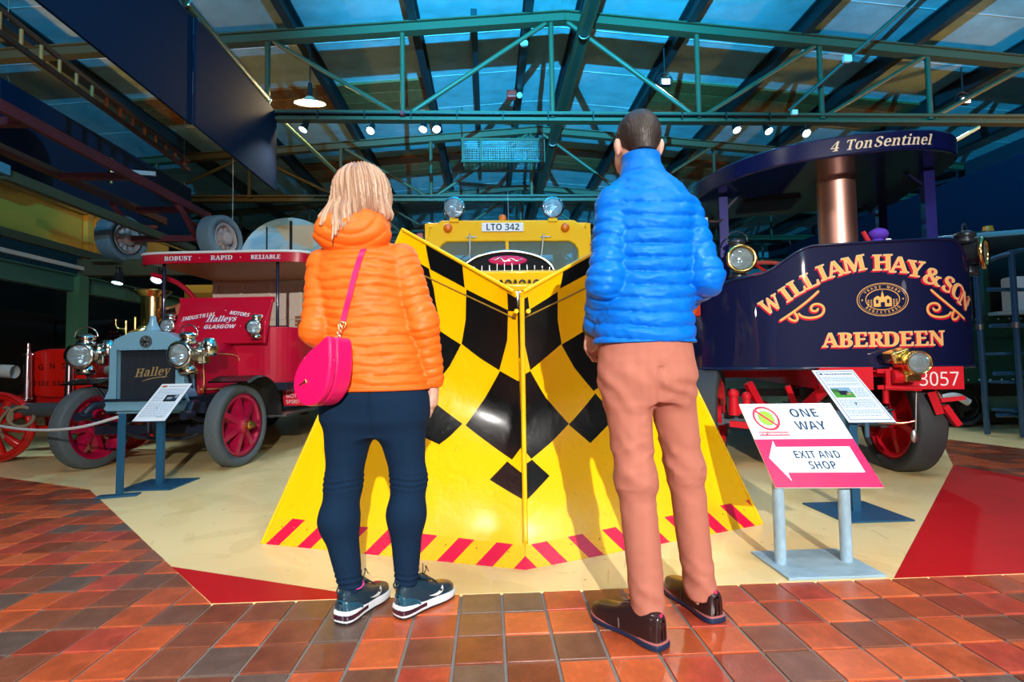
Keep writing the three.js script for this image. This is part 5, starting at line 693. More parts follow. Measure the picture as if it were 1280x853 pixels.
// ---------------------------------------------------------------- yellow plough lorry
{
  const t = thing('plough_lorry', 'yellow lorry with windscreen lamps and plate LTO 342 behind the plough', 'lorry', [0.28, 0, -6.6]);
  const y = gloss([0.95, 0.54, 0.008], 0.35), bl = mat([0.008, 0.010, 0.014], 0.7, 0, { specularIntensity: 0.2, clearcoat: 0.6, clearcoatRoughness: 0.03 });
  const fr = new THREE.Shape([[-1.05, 1.15], [-1.05, 2.48], [-1.0, 2.66], [-0.86, 2.77], [0.86, 2.77], [1.0, 2.66], [1.05, 2.48], [1.05, 1.15]].map((q) => new THREE.Vector2(...q)));
  fr.holes.push(new THREE.Path([[-0.93, 1.7], [0.93, 1.7], [0.93, 2.40], [0.88, 2.48], [0.8, 2.53], [-0.8, 2.53], [-0.88, 2.48], [-0.93, 2.40]].map((q) => new THREE.Vector2(...q))));
  mesh('cab_front', [new THREE.ExtrudeGeometry(fr, { depth: 0.06, bevelEnabled: true, bevelSize: 0.02, bevelThickness: 0.02, bevelSegments: 3 }).translate(0, 0, -0.06)], y, t);
  mesh('cab_shell', [rbox(2.14, 0.08, 1.7, 0.03, [0, 2.74, -0.9]), box(0.05, 1.2, 1.7, [-1.05, 1.4, -0.9]), box(0.05, 1.2, 1.7, [1.05, 1.4, -0.9]), box(0.06, 0.8, 0.1, [-1.05, 2.35, -0.05]), box(0.06, 0.8, 0.1, [1.05, 2.35, -0.05]), box(2.1, 1.0, 0.05, [0, 1.5, -1.75]), box(0.2, 0.9, 0.05, [-0.9, 2.35, -1.75]), box(0.2, 0.9, 0.05, [0.9, 2.35, -1.75])], y, t);
  mesh('windscreen', [box(1.9, 0.9, 0.008, [0, 2.1, -0.03])], mat([0.75, 0.92, 0.92], 0.02, 0, { transmission: 0.9, thickness: 0 }), t);
  mesh('screen_divider', [box(0.04, 0.5, 0.03, [-0.02, 2.3, 0.0])], y, t);
  for (const s of [-1, 1]) mesh('wiper', [rod([s * 0.48 - 0.02, 2.60, 0.05], [s * 0.48 - (s > 0 ? 0.09 : 0.03), 2.12, 0.05], 0.012, 0.008, 6), rod([s * 0.48 - 0.07, 2.56, 0.05], [s * 0.48 + 0.07, 2.56, 0.05], 0.008, 0.008, 6)], M.steel, t);
  for (const s of [-1, 1]) mesh('seat_back', [rbox(0.5, 0.5, 0.12, 0.05, [s * 0.62, 1.9, -1.0])], mat([0.20, 0.42, 0.50], 0.6), t);
  mesh('dashboard', [rbox(1.9, 0.15, 0.3, 0.04, [0, 1.72, -0.25])], M.black, t);
  const np = mesh('number_plate', box(0.54, 0.115, 0.015), [0, 1, 2, 3, 4, 5].map((k) => (k === 4 ? new THREE.MeshStandardMaterial({ map: lettered(0.54, 0.115, 1400, '#e8ecef', (x) => word(x, 'LTO 342', 0.27, 0.057, 0.12, 'bold SZ sans-serif', '#0c2f4a', { sx: 0.98 })), roughness: 0.4 }) : M.white)), t); np.position.set(-0.075, 2.69, 0.04); np.rotation.x = -0.08; np.userData.label = 'white plate reading LTO 342';
  for (const s of [-1, 1]) {
    const l = new THREE.Group(); l.name = 'work_lamp'; l.position.set(s * 0.64 - 0.06, 2.94, 0.02); t.add(l);
    mesh('lamp_shell', [lathe([[0, -0.12], [0.08, -0.10], [0.125, -0.02], [0.14, 0.03], [0.145, 0.045], [0.125, 0.05]], [0, 0, 0], [Math.PI / 2, 0, 0], 36)], M.chrome, l); mesh('lens', [lathe([[0, 0.062], [0.07, 0.056], [0.122, 0.042], [0.122, 0.03], [0, 0.03]], [0, 0, 0], [Math.PI / 2, 0, 0], 36)], M.lampGlass, l); mesh('reflector', [lathe([[0, -0.06], [0.06, -0.03], [0.12, 0.03]], [0, 0, 0], [Math.PI / 2, 0, 0], 32), sph(0.03, [0, 0, -0.01])], M.chrome, l); mesh('foot', [rbox(0.12, 0.05, 0.08, 0.01, [0, -0.16, 0])], y, l);
    mesh('amber_lamp', [sph(0.058, [s * 0.76 - 0.02, 2.68, 0.05], [1, 1, 0.7])], M.amber, t);
    mesh('mirror', [rbox(0.08, 0.12, 0.03, 0.01, [s * 1.14, 2.55, 0.05]), rod([s * 1.05, 2.45, 0], [s * 1.14, 2.5, 0.05], 0.01, 0.01, 6)], mat([0.3, 0.08, 0.1], 0.3, 0.5), t);
  }
  mesh('beacon', [rod([-0.07, 2.77, -0.1], [-0.07, 2.80, -0.1], 0.06, 0.06, 20), lathe([[0.05, 0], [0.052, 0.06], [0.03, 0.09], [0, 0.095]], [-0.07, 2.80, -0.1])], M.amber, t);
  mesh('aerial', [rod([0.01, 2.77, -0.2], [0.01, 3.25, -0.2], 0.004, 0.002, 6)], M.steel, t);
  // bonnet, grille
  const bo = [[-0.47, 1.0], [-0.48, 1.82], [-0.40, 1.98], [-0.2, 2.06], [0, 2.08], [0.2, 2.06], [0.40, 1.98], [0.48, 1.82], [0.47, 1.0]];
  mesh('bonnet', [prism(bo, 1.35, 0.02).translate(-0.07, 0, 0.0)], bl, t);
  mesh('grille_surround', [tube([[-0.55, 1.78, 1.40], [-0.53, 1.90, 1.40], [-0.42, 2.0, 1.40], [-0.07, 2.075, 1.40], [0.28, 2.0, 1.40], [0.39, 1.90, 1.40], [0.41, 1.78, 1.40]], 0.014, 40, 8)], M.chrome, t);
  for (let k = 0; k < 12; k++) mesh('grille_bar', [rod([-0.49 + k * 0.077, 1.2, 1.41], [-0.49 + k * 0.077, 1.95 - Math.abs(k - 5.5) * 0.008, 1.41], 0.01, 0.01, 8)], M.chrome, t);
  const bd = mesh('bonnet_badge', [sph(0.2, [-0.07, 1.98, 1.385], [1, 0.26, 0.14], 28, 12)], gloss([0.55, 0.02, 0.12], 0.3), t); bd.userData.label = 'crimson oval bonnet badge'; mesh('badge_script', [tube([[-0.2, 1.98, 1.416], [-0.15, 2.0, 1.42], [-0.1, 1.965, 1.42], [-0.04, 1.995, 1.42], [0.02, 1.97, 1.42], [0.07, 1.985, 1.416]], 0.006, 30, 5)], M.chrome, bd);
  mesh('wing', [rbox(0.62, 0.12, 1.1, 0.05, [-0.85, 1.2, 0.75]), rbox(0.62, 0.12, 1.1, 0.05, [0.75, 1.2, 0.75])], y, t);
  mesh('bumper', [rbox(2.1, 0.25, 0.12, 0.03, [-0.05, 0.72, 1.5]), box(0.9, 0.4, 1.2, [-0.05, 0.9, 0.7])], y, t);
  for (const s of [-1, 1]) { wheel('front_wheel', t, 0.5, 0.28, y, 6, [s * 0.9 - 0.03, 0.5, 0.75], s > 0 ? 0 : Math.PI, { flat: true }); wheel('rear_wheel', t, 0.5, 0.4, y, 6, [s * 0.9 - 0.03, 0.5, -3.2], s > 0 ? 0 : Math.PI, { flat: true }); }
  mesh('chassis', [box(0.9, 0.2, 5.5, [0, 0.75, -1.5])], bl, t); mesh('load_bed', [box(2.2, 0.7, 2.6, [0, 1.3, -3.2])], y, t);
}
// ---------------------------------------------------------------- gallery with the chassis, ladder, mural
{
  const t = thing('steel_platform', 'green steel platform with ochre panels carrying the old chassis', 'platform', [-5.5, 0, -7.1]);
  const ochre = mat([0.42, 0.27, 0.03], 0.6), g = M.green;
  mesh('column', [box(0.16, 2.2, 0.16, [0, 1.1, 0]), box(0.20, 0.02, 0.2, [0, 0.01, 0])], mat([0.05, 0.16, 0.09], 0.45), t);
  mesh('main_beam', [box(0.12, 0.20, 7.5, [-0.05, 2.08, -1.4]), box(0.22, 0.02, 7.5, [-0.05, 2.19, -1.4])], mat([0.03, 0.12, 0.09], 0.5), t);
  mesh('soffit_strip', [box(0.05, 0.05, 2.2, [0.02, 2.3, 0.9])], mat([0.5, 0.5, 0.45], 0.5), t);
  mesh('deck_edge', [bar([0.05, 2.50, 3.2], [0.05, 2.50, -1.0], 0.06, 0.10), box(0.3, 0.03, 0.5, [0.40, 2.375, -0.1])], g, t);
  mesh('cross_beam', [bar([-0.05, 2.32, -0.1], [2.1, 2.32, -0.1], 0.22, 0.12, V(0, 0, 1))], g, t);
  mesh('long_rail', [bar([1.0, 2.77, 2.2], [1.0, 2.75, -0.9], 0.07, 0.10)], g, t).userData.label = 'bright green rail along the deck';
  mesh('rail_end', [rbox(0.13, 0.10, 0.14, 0.01, [1.0, 2.80, 2.25])], mat([0.05, 0.2, 0.3], 0.4), t);
  mesh('ochre_panel', [box(0.04, 0.52, 1.6, [-0.12, 2.83, 0.62])], ochre, t); mesh('ochre_panel', [box(0.04, 0.52, 1.6, [-0.12, 2.83, -1.3])], ochre, t); mesh('ochre_panel', [box(0.04, 0.52, 2.4, [-0.12, 2.83, 2.7])], ochre, t); mesh('ochre_panel', [box(2.2, 0.45, 0.04, [1.0, 2.25, -2.6])], ochre, t);
  mesh('panel_rail', [box(0.06, 0.04, 6.5, [-0.1, 3.11, 0.5])], mat([0.30, 0.20, 0.03], 0.6), t); mesh('panel_post', [box(0.08, 0.9, 0.1, [-0.1, 2.7, -0.28]), box(0.08, 0.9, 0.1, [-0.1, 2.7, -0.42])], ochre, t);
  mesh('column', [box(0.14, 2.3, 0.14, [1.85, 1.15, -3.2])], g, t);
  mesh('back_screen', [box(5.0, 2.0, 0.1, [-1.6, 1.0, -4.2]), box(0.1, 2.1, 5, [-3.6, 1.05, -1.5])], mat([0.02, 0.015, 0.012], 0.8), t);
  const poster = tag(mesh('display_case', box(1.3, 0.55, 0.05), [0, 1, 2, 3, 4, 5].map((k) => (k === 4 ? new THREE.MeshStandardMaterial({ map: canvas(256, 108, (x, w, h) => { x.fillStyle = '#1c0c18'; x.fillRect(0, 0, w, h); seed = 5; for (let j = 0; j < 7; j++) for (let i = 0; i < 20; i++) { x.fillStyle = ['#5d6b9c', '#8a3a52', '#aebfd6', '#33405f', '#7a4b3c'][Math.floor(rnd() * 5)]; x.fillRect(4 + i * 12.5, 4 + j * 15, 5 + rnd() * 6, 6 + rnd() * 6); } }), roughness: 0.4 }) : M.black))), 'dark wall display of many small badges under the platform', 'display'); poster.position.set(-7.0, 1.46, -10.7);
  for (const s of [-1, 1]) mesh('case_frame', [box(0.04, 0.6, 0.07, [s * 0.66, 0, 0]), box(1.36, 0.03, 0.07, [0, s * 0.29, 0])], M.black, poster); mesh('case_leg', [box(0.05, 1.2, 0.05, [-0.6, -0.85, 0]), box(0.05, 1.2, 0.05, [0.6, -0.85, 0])], M.black, poster);
  const lampL = (p, to, label, pw) => spotlight(p, to, label, pw, [0.6, 0.9, 1]);
  lampL([-4.95, 2.12, -7.05], [-4.9, 0, -6.4], 'small blue spotlight under the platform, pointing straight down', 5); lampL([-4.42, 2.14, -7.02], [-4.3, 0, -5.4], 'small blue spotlight under the platform, tilted towards the brass boiler', 7);
}
{
  const t = thing('old_chassis', 'rusty red vehicle chassis with axles and big wheels on the platform', 'chassis', [-4.35, 2.39, -7.2]);
  const rust = mat([0.13, 0.010, 0.016], 0.5, 0, { map: rep(mottled, 2, 6) }), br = mat([0.11, 0.028, 0.014], 0.6, 0, { map: rep(mottled, 2, 4) }), tyre = mat([0.10, 0.15, 0.18], 0.75, 0, { bumpMap: rep(fine, 2, 2), bumpScale: 0.002 }), hubM = mat([0.32, 0.26, 0.25], 0.5);
  mesh('frame_rail', [bar([0.35, 0.73, 2.9], [0.35, 0.72, -0.3], 0.05, 0.10)], rust, t); mesh('frame_rail', [bar([-0.45, 0.74, 2.9], [-0.45, 0.74, -0.6], 0.05, 0.10)], br, t);
  for (const z of [0.05, 1.3, 2.6]) mesh('cross_member', [bar([-0.45, 0.72, z], [0.35, 0.72, z], 0.07, 0.07)], rust, t);
  mesh('front_spring', [tube([[0.35, 0.66, 0.5], [0.36, 0.5, 0.1], [0.36, 0.6, -0.4]], 0.03, 20, 8), tube([[-0.45, 0.66, 0.5], [-0.46, 0.5, 0.1], [-0.46, 0.6, -0.4]], 0.03, 20, 8), bar([0.36, 0.66, 0.45], [0.36, 0.36, 0.06], 0.05, 0.05)], rust, t);
  mesh('axle', [bar([-0.6, 0.33, 0], [0.6, 0.33, 0], 0.06, 0.08)], rust, t);
  wheel('road_wheel', t, 0.32, 0.22, hubM, 10, [0.66, 0.325, 0], -0.25, { tyre, rim: 0.22 }); wheel('road_wheel', t, 0.32, 0.22, hubM, 10, [-0.66, 0.325, 0], -0.2, { tyre, rim: 0.22 });
  wheel('road_wheel', t, 0.42, 0.2, hubM, 10, [-0.30, 1.02, 2.75], 0.2, { tyre, rim: 0.33 });
  mesh('gear_lever', [rod([-0.1, 0.75, 1.0], [-0.1, 1.0, 1.0], 0.02, 0.02, 8), sph(0.035, [-0.1, 1.02, 1.0])], M.brass, t); mesh('bracket', [bar([-0.1, 0.9, 1.0], [0.35, 0.9, 0.9], 0.03, 0.05)], hubM, t);
}
{
  const t = thing('wooden_ladder', 'brown wooden ladder hung on its side above the chassis', 'ladder', [-4.3, 3.9, -5.9]);
  const w1 = mat([0.10, 0.022, 0.010], 0.5, 0, { map: rep(brushed, 1, 8) }), w2 = mat([0.62, 0.13, 0.03], 0.5);
  const a0 = [0, 0.27, 1.6], a1 = [0, 0.02, -1.6], b0 = [0, 0.05, 1.6], b1 = [0, -0.10, -1.6];
  mesh('stile', [bar(a0, a1, 0.035, 0.05)], w1, t); mesh('stile', [bar(b0, b1, 0.035, 0.05)], w1, t);
  for (let k = 0; k < 15; k++) { const u = (k + 0.5) / 15, L = (a, b) => [a[0] + (b[0] - a[0]) * u, a[1] + (b[1] - a[1]) * u, a[2] + (b[2] - a[2]) * u]; mesh('rung', [rod(L(a0, a1), L(b0, b1), 0.017, 0.017, 10)], w2, t); }
  mesh('hanging_wire', [rod([0, 0.2, 1.2], [0, 2.6, 1.2], 0.004, 0.004, 5), rod([0.05, 0, -1.4], [0.05, 2.6, -1.4], 0.004, 0.004, 5)], M.steel, t);
}
{
  const t = thing('sky_mural', 'round topped mural board painted with pale blue sky', 'mural', [-4.2, 0, -11.0]);
  const sh = new THREE.Shape(); sh.moveTo(-1.05, 0); sh.lineTo(-1.05, 3.05); sh.absarc(0, 3.05, 1.05, Math.PI, 0, true); sh.lineTo(1.05, 0); sh.lineTo(-1.05, 0);
  const g = new THREE.ExtrudeGeometry(sh, { depth: 0.04, bevelEnabled: false, curveSegments: 40 });
  mesh('painted_board', [g], mat([1, 1, 1], 0.6, 0, { map: (() => { const c = canvas(256, 512, (x, w, h) => { x.fillStyle = '#8fc6e6'; x.fillRect(0, 0, w, h); seed = 8; for (let k = 0; k < 60; k++) { x.fillStyle = `rgba(235,246,252,${0.1 + rnd() * 0.25})`; x.beginPath(); x.ellipse(rnd() * w, rnd() * h, 20 + rnd() * 50, 6 + rnd() * 14, -0.2, 0, 7); x.fill(); } x.fillStyle = '#c9c5b2'; x.beginPath(); x.moveTo(90, 20); x.lineTo(190, 20); x.lineTo(190, 85); x.lineTo(120, 60); x.fill(); }); c.wrapS = c.wrapT = THREE.RepeatWrapping; c.repeat.set(1 / 2.1, 1 / 4.1); c.offset.set(0.5, 0); return c; })() }), t);
  mesh('mullion', [box(0.05, 1.05, 0.03, [0.05, 3.5, 0.055]), box(0.02, 1.0, 0.03, [-0.45, 3.4, 0.055])], M.black, t);
  tag(mesh('steel_wire', [rod([-4.9, 2.6, -10.0], [-4.9, 5.0, -10.0], 0.008, 0.008, 5)], M.steel), 'thin steel wire hanging beside the sky mural', 'wire');
}
// ---------------------------------------------------------------- green vehicle and steps on the right
{
  const t = thing('green_railcar', 'dark green vehicle with open cab and pale roof edge by the steps', 'vehicle', [5.75, 0, -6.3], -0.25);
  const gr = gloss([0.010, 0.045, 0.028], 0.3), pale = mat([0.35, 0.50, 0.55], 0.3, 0.6);
  mesh('body_panel', [box(2.6, 0.85, 0.04, [1.3, 1.0, 0]), box(0.04, 0.85, 3.0, [0.0, 1.0, -1.5]), box(0.35, 1.1, 0.04, [0.2, 1.9, 0]), box(0.06, 1.2, 0.06, [0.02, 1.9, 0.0]), box(0.06, 1.2, 0.06, [0.55, 1.9, 0.0])], gr, t);
  for (let k = 0; k < 9; k++) for (const y of [0.62, 1.38]) mesh('rivet', [sph(0.012, [0.06 + k * 0.12, y, 0.025], [1, 1, 0.5], 8, 6)], pale, t);
  mesh('roof', [rbox(2.9, 0.07, 3.2, 0.03, [1.3, 2.45, -1.45], [0, 0, 0.03])], pale, t); mesh('interior', [box(1.8, 0.9, 0.04, [1.5, 1.9, -0.8]), box(2.4, 0.04, 2.9, [1.3, 1.42, -1.45])], M.black, t);
  mesh('counter', [box(1.7, 0.04, 0.3, [1.4, 1.44, 0.05])], mat([0.4, 0.45, 0.48], 0.4), t); mesh('white_box', [rbox(0.3, 0.45, 0.2, 0.03, [1.05, 1.7, -0.2])], M.white, t); mesh('roof_lamp', [rod([0.62, 2.5, 0], [0.62, 2.56, 0], 0.06, 0.05, 18)], M.amber, t);
  for (const x of [0.35, 1.7]) wheel('road_wheel', t, 0.28, 0.2, M.black, 6, [x, 0.28, -0.3], -Math.PI / 2, {}); mesh('underframe', [box(2.6, 0.2, 2.6, [1.3, 0.5, -1.5])], M.black, t);
  mesh('white_wing', [tube([[-0.05, 0.38, 0.05], [0.12, 0.42, 0.08], [0.25, 0.34, 0.1]], 0.045, 16, 10)], M.white, t);
}
{
  const t = thing('access_steps', 'blue tubular handrail steps in front of the green vehicle', 'steps', [5.8, 0, -5.45]);
  const b = gloss([0.015, 0.07, 0.16], 0.35);
  for (const [x, z] of [[-0.06, -0.25], [0.1, 0.0]]) mesh('upright', [rod([x, 0.02, z], [x - 0.28, 2.05 + z * 0.3, z + 0.25], 0.028, 0.028, 12)], b, t);
  for (const [x, z] of [[0.75, -0.25], [0.9, 0.0]]) mesh('upright', [rod([x, 0.02, z], [x - 0.05, 2.05, z + 0.05], 0.028, 0.028, 12)], b, t);
  mesh('top_rail', [tube([[-0.36, 1.9, -0.1], [-0.18, 2.02, 0.24], [0.3, 2.08, 0.2], [0.9, 2.06, 0.05]], 0.026, 30, 10)], b, t);
  for (const y of [0.25, 0.72, 1.25, 1.65]) mesh('cross_rail', [rod([-0.08 - y * 0.12, y, -0.1 + y * 0.1], [0.85, y, 0.0], 0.022, 0.022, 10)], b, t);
  for (const y of [0.3, 0.62, 0.94]) mesh('tread', [rbox(0.8, 0.03, 0.25, 0.006, [0.42 - y * 0.08, y, -0.12])], b, t);
  for (const x of [-0.06, 0.1]) mesh('collar', [rod([x - 0.17, 1.22, x < 0 ? -0.1 : 0.15], [x - 0.175, 1.28, x < 0 ? -0.095 : 0.155], 0.036, 0.036, 12)], M.steel, t);
}
// ---------------------------------------------------------------- people: distance fields meshed with surface nets
const clamp = (x, a, b) => Math.min(b, Math.max(a, x));
const smin = (a, b, k) => { const h = Math.max(k - Math.abs(a - b), 0) / k; return Math.min(a, b) - h * h * k * 0.25; };
function cap(a, b, ra, rb) { const dx = b[0] - a[0], dy = b[1] - a[1], dz = b[2] - a[2], l2 = dx * dx + dy * dy + dz * dz; return (x, y, z, o) => { const px = x - a[0], py = y - a[1], pz = z - a[2], t = clamp((px * dx + py * dy + pz * dz) / l2, 0, 1); if (o) o.t = t; return Math.hypot(px - dx * t, py - dy * t, pz - dz * t) - (ra + (rb - ra) * t); }; }
function ell(c, r) { return (x, y, z) => { const a = (x - c[0]) / r[0], b = (y - c[1]) / r[1], d = (z - c[2]) / r[2], k0 = Math.hypot(a, b, d), k1 = Math.hypot(a / r[0], b / r[1], d / r[2]); return k0 < 1e-6 ? -Math.min(...r) : k0 * (k0 - 1) / k1; }; }
function sect(rows) {                                       // stacked ellipses: rows [y, cx, half width, cz, half depth]
  return (x, y, z) => { const n = rows.length; let i = 0; while (i < n - 2 && y > rows[i + 1][0]) i++; const A = rows[i], B = rows[i + 1]; let t = clamp((y - A[0]) / (B[0] - A[0]), 0, 1); t = t * t * (3 - 2 * t) * 0.5 + t * 0.5; const L = (k) => A[k] + (B[k] - A[k]) * t, a = L(2), b = L(4), u = (x - L(1)) / a, v = (z - L(3)) / b, k0 = Math.hypot(u, v), k1 = Math.hypot(u / a, v / b); const d = k0 < 1e-5 ? -Math.min(a, b) : k0 * (k0 - 1) / k1; const e = Math.max(rows[0][0] - y, y - rows[n - 1][0]); return e > 0 ? (d > 0 ? Math.hypot(d, e) : e) : Math.max(d, e); };
}
const union = (fs, k) => (x, y, z) => { let d = 1e9; for (const f of fs) d = d > 1e8 ? f(x, y, z) : smin(d, f(x, y, z), k); return d; };
function nets(f, lo, hi, h, off = [0, 0, 0], uvf) {
  const n = [0, 1, 2].map((k) => Math.ceil((hi[k] - lo[k]) / h) + 1), [nx, ny, nz] = n, val = new Float32Array(nx * ny * nz).fill(1), at = (i, j, k) => (k * ny + j) * nx + i, Bk = 6;
  for (let k0 = 0; k0 < nz; k0 += Bk) for (let j0 = 0; j0 < ny; j0 += Bk) for (let i0 = 0; i0 < nx; i0 += Bk) {
    const c = f(lo[0] + (i0 + Bk / 2) * h, lo[1] + (j0 + Bk / 2) * h, lo[2] + (k0 + Bk / 2) * h), far = Math.abs(c) > Bk * h * 1.5 + 0.012;
    for (let k = k0; k < Math.min(nz, k0 + Bk); k++) for (let j = j0; j < Math.min(ny, j0 + Bk); j++) for (let i = i0; i < Math.min(nx, i0 + Bk); i++) val[at(i, j, k)] = far ? c : f(lo[0] + i * h, lo[1] + j * h, lo[2] + k * h);
  }
  const vid = new Int32Array(nx * ny * nz).fill(-1), pos = [], idx = [];
  const E = [[0, 1], [2, 3], [4, 5], [6, 7], [0, 2], [1, 3], [4, 6], [5, 7], [0, 4], [1, 5], [2, 6], [3, 7]], v = new Float32Array(8);
  for (let k = 0; k < nz - 1; k++) for (let j = 0; j < ny - 1; j++) for (let i = 0; i < nx - 1; i++) {
    let m = 0; for (let c = 0; c < 8; c++) { v[c] = val[at(i + (c & 1), j + ((c >> 1) & 1), k + (c >> 2))]; if (v[c] < 0) m |= 1 << c; }
    if (m === 0 || m === 255) continue;
    let sx = 0, sy = 0, sz = 0, q = 0;
    for (const [a, b] of E) if ((v[a] < 0) !== (v[b] < 0)) { const t = v[a] / (v[a] - v[b]); sx += (a & 1) + ((b & 1) - (a & 1)) * t; sy += ((a >> 1) & 1) + (((b >> 1) & 1) - ((a >> 1) & 1)) * t; sz += (a >> 2) + ((b >> 2) - (a >> 2)) * t; q++; }
    vid[at(i, j, k)] = pos.length / 3; pos.push(lo[0] + (i + sx / q) * h, lo[1] + (j + sy / q) * h, lo[2] + (k + sz / q) * h);
  }
  const quad = (a, b, c, d, fl) => { if (a < 0 || b < 0 || c < 0 || d < 0) return; fl ? idx.push(a, c, b, a, d, c) : idx.push(a, b, c, a, c, d); };
  for (let k = 1; k < nz - 1; k++) for (let j = 1; j < ny - 1; j++) for (let i = 1; i < nx - 1; i++) {
    const a = val[at(i, j, k)] < 0;
    if (a !== val[at(i + 1, j, k)] < 0) quad(vid[at(i, j - 1, k - 1)], vid[at(i, j, k - 1)], vid[at(i, j, k)], vid[at(i, j - 1, k)], !a);
    if (a !== val[at(i, j + 1, k)] < 0) quad(vid[at(i - 1, j, k - 1)], vid[at(i - 1, j, k)], vid[at(i, j, k)], vid[at(i, j, k - 1)], !a);
    if (a !== val[at(i, j, k + 1)] < 0) quad(vid[at(i - 1, j - 1, k)], vid[at(i, j - 1, k)], vid[at(i, j, k)], vid[at(i - 1, j, k)], !a);
  }
  const g = new THREE.BufferGeometry(), uv = new Float32Array(pos.length / 3 * 2);
  for (let i = 0; i < pos.length / 3; i++) { const [a, b] = uvf ? uvf(pos[i * 3], pos[i * 3 + 1], pos[i * 3 + 2]) : [pos[i * 3] * 4, pos[i * 3 + 1] * 4]; uv[i * 2] = a; uv[i * 2 + 1] = b; pos[i * 3] -= off[0]; pos[i * 3 + 1] -= off[1]; pos[i * 3 + 2] -= off[2]; }
  g.setAttribute('position', new THREE.Float32BufferAttribute(pos, 3)); g.setAttribute('uv', new THREE.BufferAttribute(uv, 2)); g.setIndex(idx); g.computeVertexNormals(); return g;
}
function marchPx(f, px, py, t0 = 1.3) { const r = ray(px, py).normalize(); let t = t0; for (let i = 0; i < 200; i++) { const d = f(r.x * t, EYE + r.y * t, r.z * t); if (d < 0.0006) break; t += d * 0.7; if (t > 4) return null; } return V(r.x * t, EYE + r.y * t, r.z * t); }
const puff = (s, p) => { const q = s / p - Math.floor(s / p), w = 2 * q - 1; return 1 - Math.pow(Math.abs(w), 2.6); };
function hand(w, down, out, fwd, curl, s = 1) {             // wrist, pointing direction, thumb side, palm-facing direction
  const W = V(...w), D = V(...down).normalize(), T = V(...out).normalize(), P = V(...fwd).normalize(), pt = (a, b, c) => { const q = W.clone().addScaledVector(D, a * s).addScaledVector(T, b * s).addScaledVector(P, c * s); return [q.x, q.y, q.z]; };
  const fs = [cap(pt(0, 0, 0), pt(0.08, 0, 0.004), 0.024 * s, 0.022 * s)];
  for (let k = -1; k <= 1; k++) fs.push(cap(pt(0.02, k * 0.014, 0), pt(0.085, k * 0.021, 0.003), 0.015 * s, 0.013 * s));
  const palm = union(fs, 0.02 * s), fingers = [];
  [[0.030, 0.086, 0.070], [0.010, 0.092, 0.080], [-0.011, 0.090, 0.074], [-0.030, 0.080, 0.056]].forEach(([b, a, l], i) => { let p = [a - 0.012, b * 0.9, 0], ang = 0.12 + curl * 0.3, prev = p; for (let j = 0; j < 3; j++) { const sl = l * [0.45, 0.31, 0.24][j]; const nx = [prev[0] + Math.cos(ang) * sl, b * (0.95 + j * 0.03), prev[2] + Math.sin(ang) * sl]; fingers.push(cap(pt(...prev), pt(...nx), (0.0092 - j * 0.0009) * s, (0.0085 - j * 0.001) * s)); prev = nx; ang += curl * 0.42; } });
  fingers.push(union([cap(pt(0.022, 0.018, 0.004), pt(0.05, 0.044, 0.016), 0.013 * s, 0.011 * s), cap(pt(0.05, 0.044, 0.016), pt(0.085, 0.047, 0.026), 0.0105 * s, 0.0088 * s)], 0.008));
  const all = union(fingers, 0.003 * s); return (x, y, z) => smin(palm(x, y, z), all(x, y, z), 0.008 * s);
}
const fabric = noiseTex(256, 90, 0.0, 1, 1, 1, false, 2);
const skinMat = mat([0.62, 0.36, 0.28], 0.5, 0, { sheen: 0.2 });
function shoeLoft(rows, n = 22, flat = 0) {                 // rows [x, half width, y0, height, side shift]
  const pos = [], idx = [], uv = [];
  rows.forEach(([x, w, y0, hh, sh = 0], i) => { for (let j = 0; j <= n; j++) { const a = Math.PI * j / n, c = Math.cos(a), s = Math.sin(a); pos.push(x, y0 + hh * Math.pow(s, 0.62), sh + w * Math.sign(c) * Math.pow(Math.abs(c), 0.72)); uv.push(i / rows.length, j / n); } });
  for (let i = 0; i < rows.length - 1; i++) for (let j = 0; j < n; j++) { const a = i * (n + 1) + j, b = a + n + 1; idx.push(a, b, b + 1, a, b + 1, a + 1); }
  for (const e of [0, rows.length - 1]) { const [x, w, y0, hh, sh = 0] = rows[e], c = pos.length / 3; pos.push(x, y0, sh); uv.push(0.5, 0.5); for (let j = 0; j < n; j++) { const q = e * (n + 1) + j; e ? idx.push(c, q, q + 1) : idx.push(c, q + 1, q); } }
  const g = new THREE.BufferGeometry(); g.setAttribute('position', new THREE.Float32BufferAttribute(pos, 3)); g.setAttribute('uv', new THREE.Float32BufferAttribute(uv, 2)); g.setIndex(idx); g.computeVertexNormals(); return g;
}
const solePts = (L, w, k = 1) => { const o = []; const half = [[0, 0.55], [0.05, 0.78], [0.15, 0.86], [0.32, 0.80], [0.5, 0.84], [0.68, 1.0], [0.8, 0.98], [0.9, 0.82], [0.97, 0.5], [1, 0.12]]; half.forEach(([a, b]) => o.push([a * L, b * w])); half.slice().reverse().forEach(([a, b]) => o.push([a * L, -b * w * 0.92])); return o; };
const heelG = (L, w, cut, y0, h, bev = 0.004) => { const sp = new THREE.CatmullRomCurve3(solePts(L, w).map(([a, b]) => V(a, 0, b)), true, 'centripetal').getPoints(120).filter((p) => p.x <= cut).map((p) => new THREE.Vector2(p.x, p.z)); sp.sort((p, q) => Math.atan2(p.y, cut - p.x) - Math.atan2(q.y, cut - q.x)); const g = new THREE.ExtrudeGeometry(new THREE.Shape(sp), { depth: h - bev * 2, bevelEnabled: true, bevelSize: bev * 0.6, bevelThickness: bev, bevelSegments: 2 }); g.rotateX(Math.PI / 2); g.computeBoundingBox(); return g.translate(0, y0 + h - g.boundingBox.max.y, 0); };
